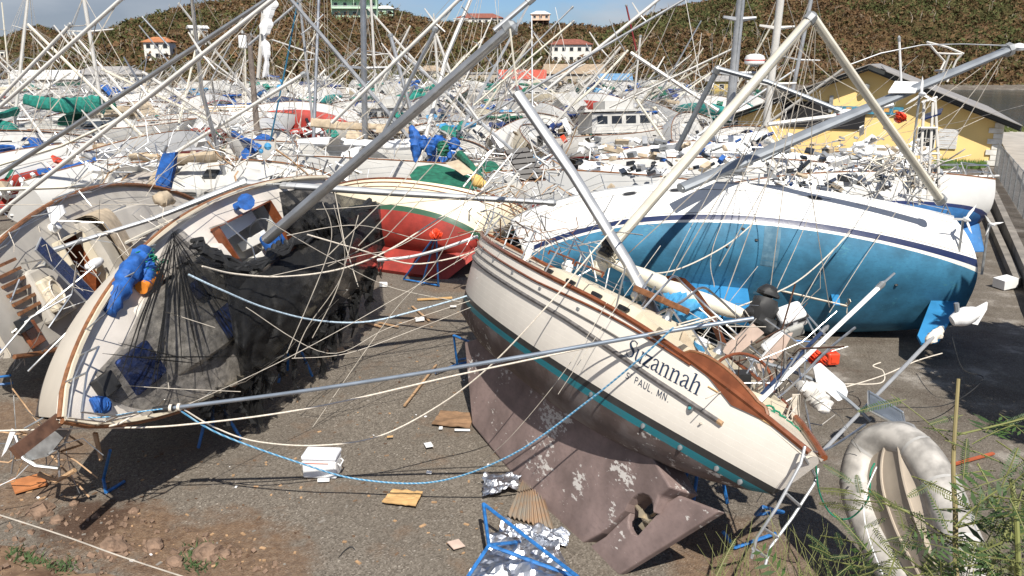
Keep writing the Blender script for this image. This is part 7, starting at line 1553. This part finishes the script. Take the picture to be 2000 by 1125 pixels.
# small litter and sticks
def litter(label, name, px, py, sx, sy, mt, cat, rz=0, th=.012):
    m = MB(); c = gnd(px, py); m.box((0, 0, 0), (sx, sy, th), Euler((rnd.uniform(-.15, .15), rnd.uniform(-.15, .15), rz)).to_matrix()); o = m.build(name, mt); o.location = c + Vector((0, 0, .03 + th / 2)); tag(o, label, cat)
litter('white paper scrap with orange edge below the dirty board', 'paper_scrap', 837, 872, .14, .24, whitepl, 'paper', .3); litter('small white scrap near the sagging blue rope', 'paper_scrap', 838, 926, .09, .07, whitepl, 'paper')
litter('pinkish cardboard square near the bottom centre', 'cardboard', 891, 1067, .2, .2, pinkboard, 'cardboard', .6); litter('white strip beside the dirty brown board', 'paper_scrap', 903, 843, .3, .06, whitepl, 'paper', .1)
litter('white scrap in front of the cooler', 'paper_scrap', 632, 941, .2, .1, whitepl, 'paper', .2); litter('white plastic bag blown near the netting shadow', 'plastic_bag', 749, 560, .25, .2, whitepl, 'plastic bag', .2, .1)
litter('white tub lid near the crossed sticks', 'tub', 820, 627, .25, .16, whitepl, 'plastic lid', .2, .06); litter('small white rag on the gravel left of the cream bow', 'rag', 885, 601, .18, .12, whitepl, 'rag', .2, .04)
litter('white crate lid lying by the right kerb shadow', 'crate_lid', 1962, 562, .55, .45, whitepl, 'crate', .3, .3); litter('white piece left of the dirty brown board', 'paper_scrap', 861, 839, .07, .1, whitepl, 'paper'); litter('small orange chip on the open gravel', 'wood_chip', 762, 856, .12, .05, ply, 'chip')
def stick(label, a, b, w, mt=wood): m = MB(); m.box((0, 0, 0), ((gnd(*a) - gnd(*b)).length, w, .03)); d = gnd(*b) - gnd(*a); o = m.build('plank', mt); o.location = (gnd(*a) + gnd(*b)) / 2 + Vector((0, 0, .03)); o.rotation_euler = (0, 0, math.atan2(d.y, d.x)); tag(o, label, 'plank')
stick('long pale lath lying between red keel and cream bow', (815, 587), (883, 583), .12, ply); stick('thin brown stick pointing to the long pole', (790, 795), (852, 715), .05); stick('brown lath in the shade edge by the netting', (700, 628), (745, 640), .08); stick('brown broken lath beside the white lid', (805, 600), (838, 628), .06); stick('short brown lath right of the shadow edge', (740, 632), (778, 640), .06); stick('orange-brown board fragment in the shade near the netting', (640, 690), (672, 684), .25)
stick('orange board piece left of the mud', (25, 955), (88, 938), .5, mat('orange_board', (.40, .15, .05), .8, var=.2)); stick('red-orange pipe lying in the shade at the right', (1835, 917), (1940, 888), .06, mat('rust_paint', (.35, .08, .03), .7))
sc_ = MB()
for i in range(520):
    px, py = rnd.uniform(560, 1000), rnd.uniform(540, 1100)
    if rnd.random() < .4: px, py = rnd.uniform(0, 560), rnd.uniform(880, 1110)
    c = gnd(px, py); s_ = rnd.uniform(.012, .045); sc_.box((c.x, c.y, gz(c.x, c.y) + s_ * .15), (s_ * rnd.uniform(.6, 2.5), s_, s_ * .4), Matrix.Rotation(rnd.uniform(0, 6), 3, 'Z'), mi=rnd.choices((0, 1, 2, 3), (4, 7, .35, 3))[0])
sc_.build('gravel_litter', [wood, earth, whitepl, dconc], kind='stuff')
from mathutils.bvhtree import BVHTree
BV = [BVHTree.FromPolygons([tuple(v.co) for v in o.data.vertices], [tuple(f.vertices) for f in o.data.polygons]) for o in bpy.data.objects if o.name.startswith(('earth_bank', 'ground', 'dirt_', 'mud_'))]
def on_ground(px, py):
    """where the sight line of a photo pixel meets the ground or the earth bank"""
    hs = [h for h in (b.ray_cast(Vector((0, 0, CAMH)), ray(px, py).normalized()) for b in BV) if h[0] is not None]
    return min(hs, key=lambda h_: h_[3])[0] if hs else gnd(px, py)
# rocks
def rock(px, py, r_, label, mt, z=0):
    m = MB(); G = []; sd = rnd.random() * 9
    for i in range(9):
        th = math.pi * i / 8; G.append([Vector((math.sin(th) * math.cos(2 * math.pi * j / 12), math.sin(th) * math.sin(2 * math.pi * j / 12), math.cos(th) * .7)) for j in range(13)])
    G = [[p * r_ * (1 + .45 * noise.noise(p * 1.6 + Vector((sd, 0, 0)))) for p in row] for row in G]; m.grid(G); o = m.build('rock', mt); o.location = on_ground(px, py) + Vector((0, 0, r_ * .2)); tag(o, label, 'rock')
rk = mat('brown_rock', (.19, .125, .085), .9, var=.35, scale=6, bump=.8, bscale=14)
for a in ((80, 1000, .19, 'tan boulder left of the mud patch'), (222, 1075, .22, 'brown rock under the grey cable'), (112, 1018, .1, 'pale stone at the edge of the mud'), (405, 1085, .2, 'brown rock among the weeds of the dirt patch'), (300, 1070, .15, 'brown rock left of the weeds'), (340, 1100, .12, 'small brown rock low on the dirt patch'), (440, 1010 + 75, .1, 'small rock right of the weeds'), (25, 940, .08, 'small pale stone at the left edge'), (145, 985, .07, 'pale stone above the mud patch'), (262, 1000, .08, 'small stone by the shadow tip')): rock(a[0], a[1], a[2], a[3], rk)
rb2 = MB()
for i in range(420):
    px, py = rnd.uniform(-20, 560), rnd.uniform(990, 1125)
    if px - (py - 940) * 3.2 > 60: continue
    p = on_ground(px, py); r_ = .012 + .06 * rnd.random() ** 2.5; rb2.box((p.x, p.y, p.z + r_ * .25), (r_ * 1.5, r_, r_), Euler((rnd.random() * 3, rnd.random() * 3, rnd.random() * 3)).to_matrix())
rb2.build('rubble', rk, kind='stuff')
# junk at the left bow: anchor roller and broken rail
ju = thing('anchor_roller', 'broken grey anchor roller hanging off the left bow', 'anchor roller', at(80, 870, 11.4)); b0 = ju.location.copy()
m = MB(); m.prism([at(50, 870, 11.4) - b0, at(110, 838, 11.4) - b0, at(130, 848, 11.4) - b0, at(100, 885, 11.4) - b0, at(60, 895, 11.4) - b0], (.02, .14, .03)); m.build('cheek', galv, ju)
m = MB(); m.tube([at(30, 850, 11.4) - b0, at(45, 895, 11.3) - b0, at(70, 910, 11.3) - b0, at(115, 915, 11.3) - b0], .035, 8); m.build('rail', steel, ju, True)
m = MB(); m.prism([at(4, 892, 11.4) - b0, at(22, 838, 11.4) - b0, at(32, 842, 11.4) - b0, at(14, 880, 11.4) - b0], (0, .04, 0)); m.build('plate', whitepl, ju)
m = MB(); m.tube([at(75, 925, 11.6) - b0, at(110, 940, 11.6) - b0, at(135, 925, 11.6) - b0, at(146, 918, 11.6) - b0], .04, 6); m.build('hook', wood, ju, True)
m = MB(); m.prism([at(182, 845, 11.3), at(190, 846, 11.3), at(199, 896, 11.2), at(195, 898, 11.2)], (0, .05, 0)); single(m, 'splintered_post', wood, 'splintered pale post hanging below the left bow', 'post')

# ---------------------------------------------------------------- weeds and the acacia in the lower right
wm_ = MB()
for i in range(420):
    cx, cy = rnd.choice(((385, 1075), (400, 1090), (380, 1105), (30, 1085), (60, 1100), (120, 1110))); p = on_ground(cx + rnd.gauss(0, 16), cy + rnd.gauss(0, 8)); h = rnd.uniform(.03, .10); wm_.add([p, p + Vector((.03, 0, 0)), p + Vector((rnd.gauss(0, .06), rnd.gauss(0, .06), h))], [(0, 1, 2)])
wm_.build('weeds', mat('weed_green', (.04, .07, .02), .8, var=.4), kind='stuff')
leafm = mat('leaflet_green', (.038, .075, .015), .6, var=.35, scale=5); leafd = mat('leaflet_olive', (.075, .085, .02), .6, var=.35, scale=5); stemm = mat('green_stem', (.16, .17, .05), .6, var=.2)
def frond_mesh(ln, pairs, lw, ll, seed, mt):
    g = random.Random(seed); m = MB(); pts = [Vector((ln * k / 8, 0, -.10 * ln * (k / 8) ** 2)) for k in range(9)]; m.tube(pts, ln * .012, 4, mi=1)
    for k in range(pairs):
        f = .12 + .88 * k / pairs; p = Vector((ln * f, 0, -.10 * ln * f * f)); l_ = ll * (math.sin(math.pi * (.15 + .8 * f)) ** .6)
        for s_ in (1, -1):
            d = Vector((.35, s_, -.15 + g.gauss(0, .15))).normalized(); w = Vector((1, 0, 0)).cross(d).cross(d).normalized() * lw; q = p + d * l_ * .5; m.add([p, q + w, p + d * l_, q - w], [(0, 1, 2, 3)])
    return m.mesh('frond', [mt, stemm])
FM = [frond_mesh(.26, 18, .0042, .034, 1, leafm), frond_mesh(.32, 22, .0045, .036, 2, leafd), frond_mesh(.20, 14, .004, .03, 3, leafm)]
LM = frond_mesh(.24, 5, .012, .12, 7, leafm)
shb = thing('acacia_shrub', 'feathery green shrub with bare stems in the lower right corner', 'shrub', at(1880, 1300, 3.6)); b0 = shb.location.copy()
ST = [([(1885, 1300, 3.6), (1868, 1130, 3.9), (1866, 1000, 4.1), (1862, 900, 4.2), (1872, 740, 4.4)], .018, .010), ([(1880, 1250, 3.6), (1960, 1050, 3.8), (2010, 930, 4)], .010, .007), ([(1868, 1030, 4.1), (1950, 1010, 4.0), (2020, 1005, 3.9)], .008, .006), ([(1866, 850, 4.3), (1930, 835, 4.3), (2010, 815, 4.3)], .007, .004),
      ([(1864, 870, 4.3), (1800, 815, 4.4), (1740, 770, 4.5)], .005, .002), ([(1868, 1060, 4.0), (1750, 990, 4.1), (1640, 975, 4.3)], .006, .003), ([(1868, 1100, 3.9), (1720, 1110, 3.9), (1600, 1090, 4.1)], .006, .003), ([(1990, 1130, 3.6), (1985, 1010, 3.7), (1975, 935, 3.8)], .014, .012), ([(1862, 930, 4.2), (1920, 920, 4.2), (1945, 920, 4.2)], .004, .003), ([(1880, 1250, 3.6), (1790, 1140, 3.7), (1700, 1050, 3.9)], .006, .003)]
SP = []
for pts, r0, r1 in ST:
    P_ = [at(*p) - b0 for p in pts]; path = [Vector(interp([tuple(p) for p in P_], i / 16)) for i in range(17)]; m = MB(); m.tube(path, [r0 + (r1 - r0) * i / 16 for i in range(17)], 7); m.build('stem', stemm if r0 < .015 else mat('pale_bark', (.22, .18, .08), .8, var=.3), shb, True); SP.append(path)
anch = []
for i in range(80):
    pth_ = rnd.choice([SP[1], SP[2], SP[3], SP[5], SP[6], SP[9], SP[9], SP[5], SP[6], SP[1]]); p = rnd.choice(pth_[4:]) + Vector((rnd.gauss(0, .04), rnd.gauss(0, .06), rnd.gauss(0, .05))); o = link('frond', rnd.choice(FM + [LM]), shb); o.location = p
    o.rotation_euler = (rnd.uniform(-.8, .8), rnd.uniform(-.5, .7), rnd.uniform(0, 6.3)); s_ = rnd.uniform(.6, 1.2); o.scale = (s_, s_, s_)
for px, py, k in ((1770, 780, 0), (1800, 940, 1), (1780, 930, 0), (1845, 860, 2), (1900, 880, 0), (1945, 860, 1), (1980, 830, 0), (1830, 940, 2)):
    o = link('frond', FM[k], shb); o.location = at(px, py, 4.2) - b0; o.rotation_euler = (rnd.uniform(-.6, .6), .3, rnd.uniform(-1, 4)); 
# low dense undergrowth along the bottom right
for k, (x0, x1, y0, y1, n, lb) in enumerate(((1600, 1900, 1070, 1180, 26, 'low feathery weeds at the bottom, left of the shrub stem'), (1850, 2080, 930, 1180, 80, 'dense low foliage filling the bottom right corner'), (1390, 1620, 1110, 1180, 8, 'sparse weeds poking up below the ladder'))):
    t = thing('undergrowth_shrub', lb, 'shrub', at((x0 + x1) / 2, 1250, 3.8)); b0 = t.location.copy()
    for i in range(n):
        o = link('frond', rnd.choice(FM + [LM]), t); px, py = rnd.uniform(x0, x1), rnd.uniform(y0, y1) ; o.location = at(px, py, rnd.uniform(3.4, 4.4)) - b0; o.rotation_euler = (rnd.uniform(-.8, .8), rnd.uniform(-1.3, .5), rnd.uniform(0, 6.3)); s_ = rnd.uniform(.7, 1.3); o.scale = (s_, s_, s_)
gs = MB()
for i in range(90):
    px = rnd.uniform(1390, 1680); p = at(px, 1180, rnd.uniform(4, 5)); d = Vector((rnd.gauss(0, .12), rnd.gauss(0, .1), rnd.uniform(.25, .62))); gs.tube([p, p + d * .5, p + d + Vector((rnd.gauss(0, .06), 0, 0))], [.003, .0025, .001], 3)
gs.build('tall_grass', mat('dry_grass', (.16, .17, .06), .8, var=.3), kind='stuff')
# tree on the bank at the right, outside the picture: its shade falls on the slip
tr_t = thing('roadside_tree', 'leafy tree on the bank right of the view, shading the quay side', 'tree', (13.7, 11.0, 0)); m = MB(); m.tube([(0, 0, 0), (.1, .1, 2.5), (-.2, .3, 4.5)], [.25, .2, .12], 8)
for k in range(7): a = k * .9; m.tube([(0, .1, 2.2 + k * .3), (1.2 * math.cos(a), 1.2 * math.sin(a), 4.2 + k * .35), (2.2 * math.cos(a), 2.2 * math.sin(a), 5 + k * .4)], [.1, .07, .03], 6)
m.build('trunk', mat('pale_bark', (1, 1, 1)), tr_t, True); cwn = MB(); g2 = random.Random(5)
for i in range(15000):
    d = Vector((g2.gauss(0, 1), g2.gauss(0, 1), g2.gauss(0, 1))).normalized() * g2.random() ** .35; p = Vector((d.x * 3.4, d.y * 6.2, 5.6 + d.z * 2.4)); 
    if noise.noise(p * .7) < -.35: continue
    e1_ = Vector((g2.gauss(0, 1), g2.gauss(0, 1), g2.gauss(0, 1))).normalized() * .3; e2_ = Vector((g2.gauss(0, 1), g2.gauss(0, 1), g2.gauss(0, 1))).normalized() * .12; cwn.add([p - e1_, p + e2_, p + e1_, p - e2_], [(0, 1, 2, 3)])
cwn.build('crown', leafm, tr_t)
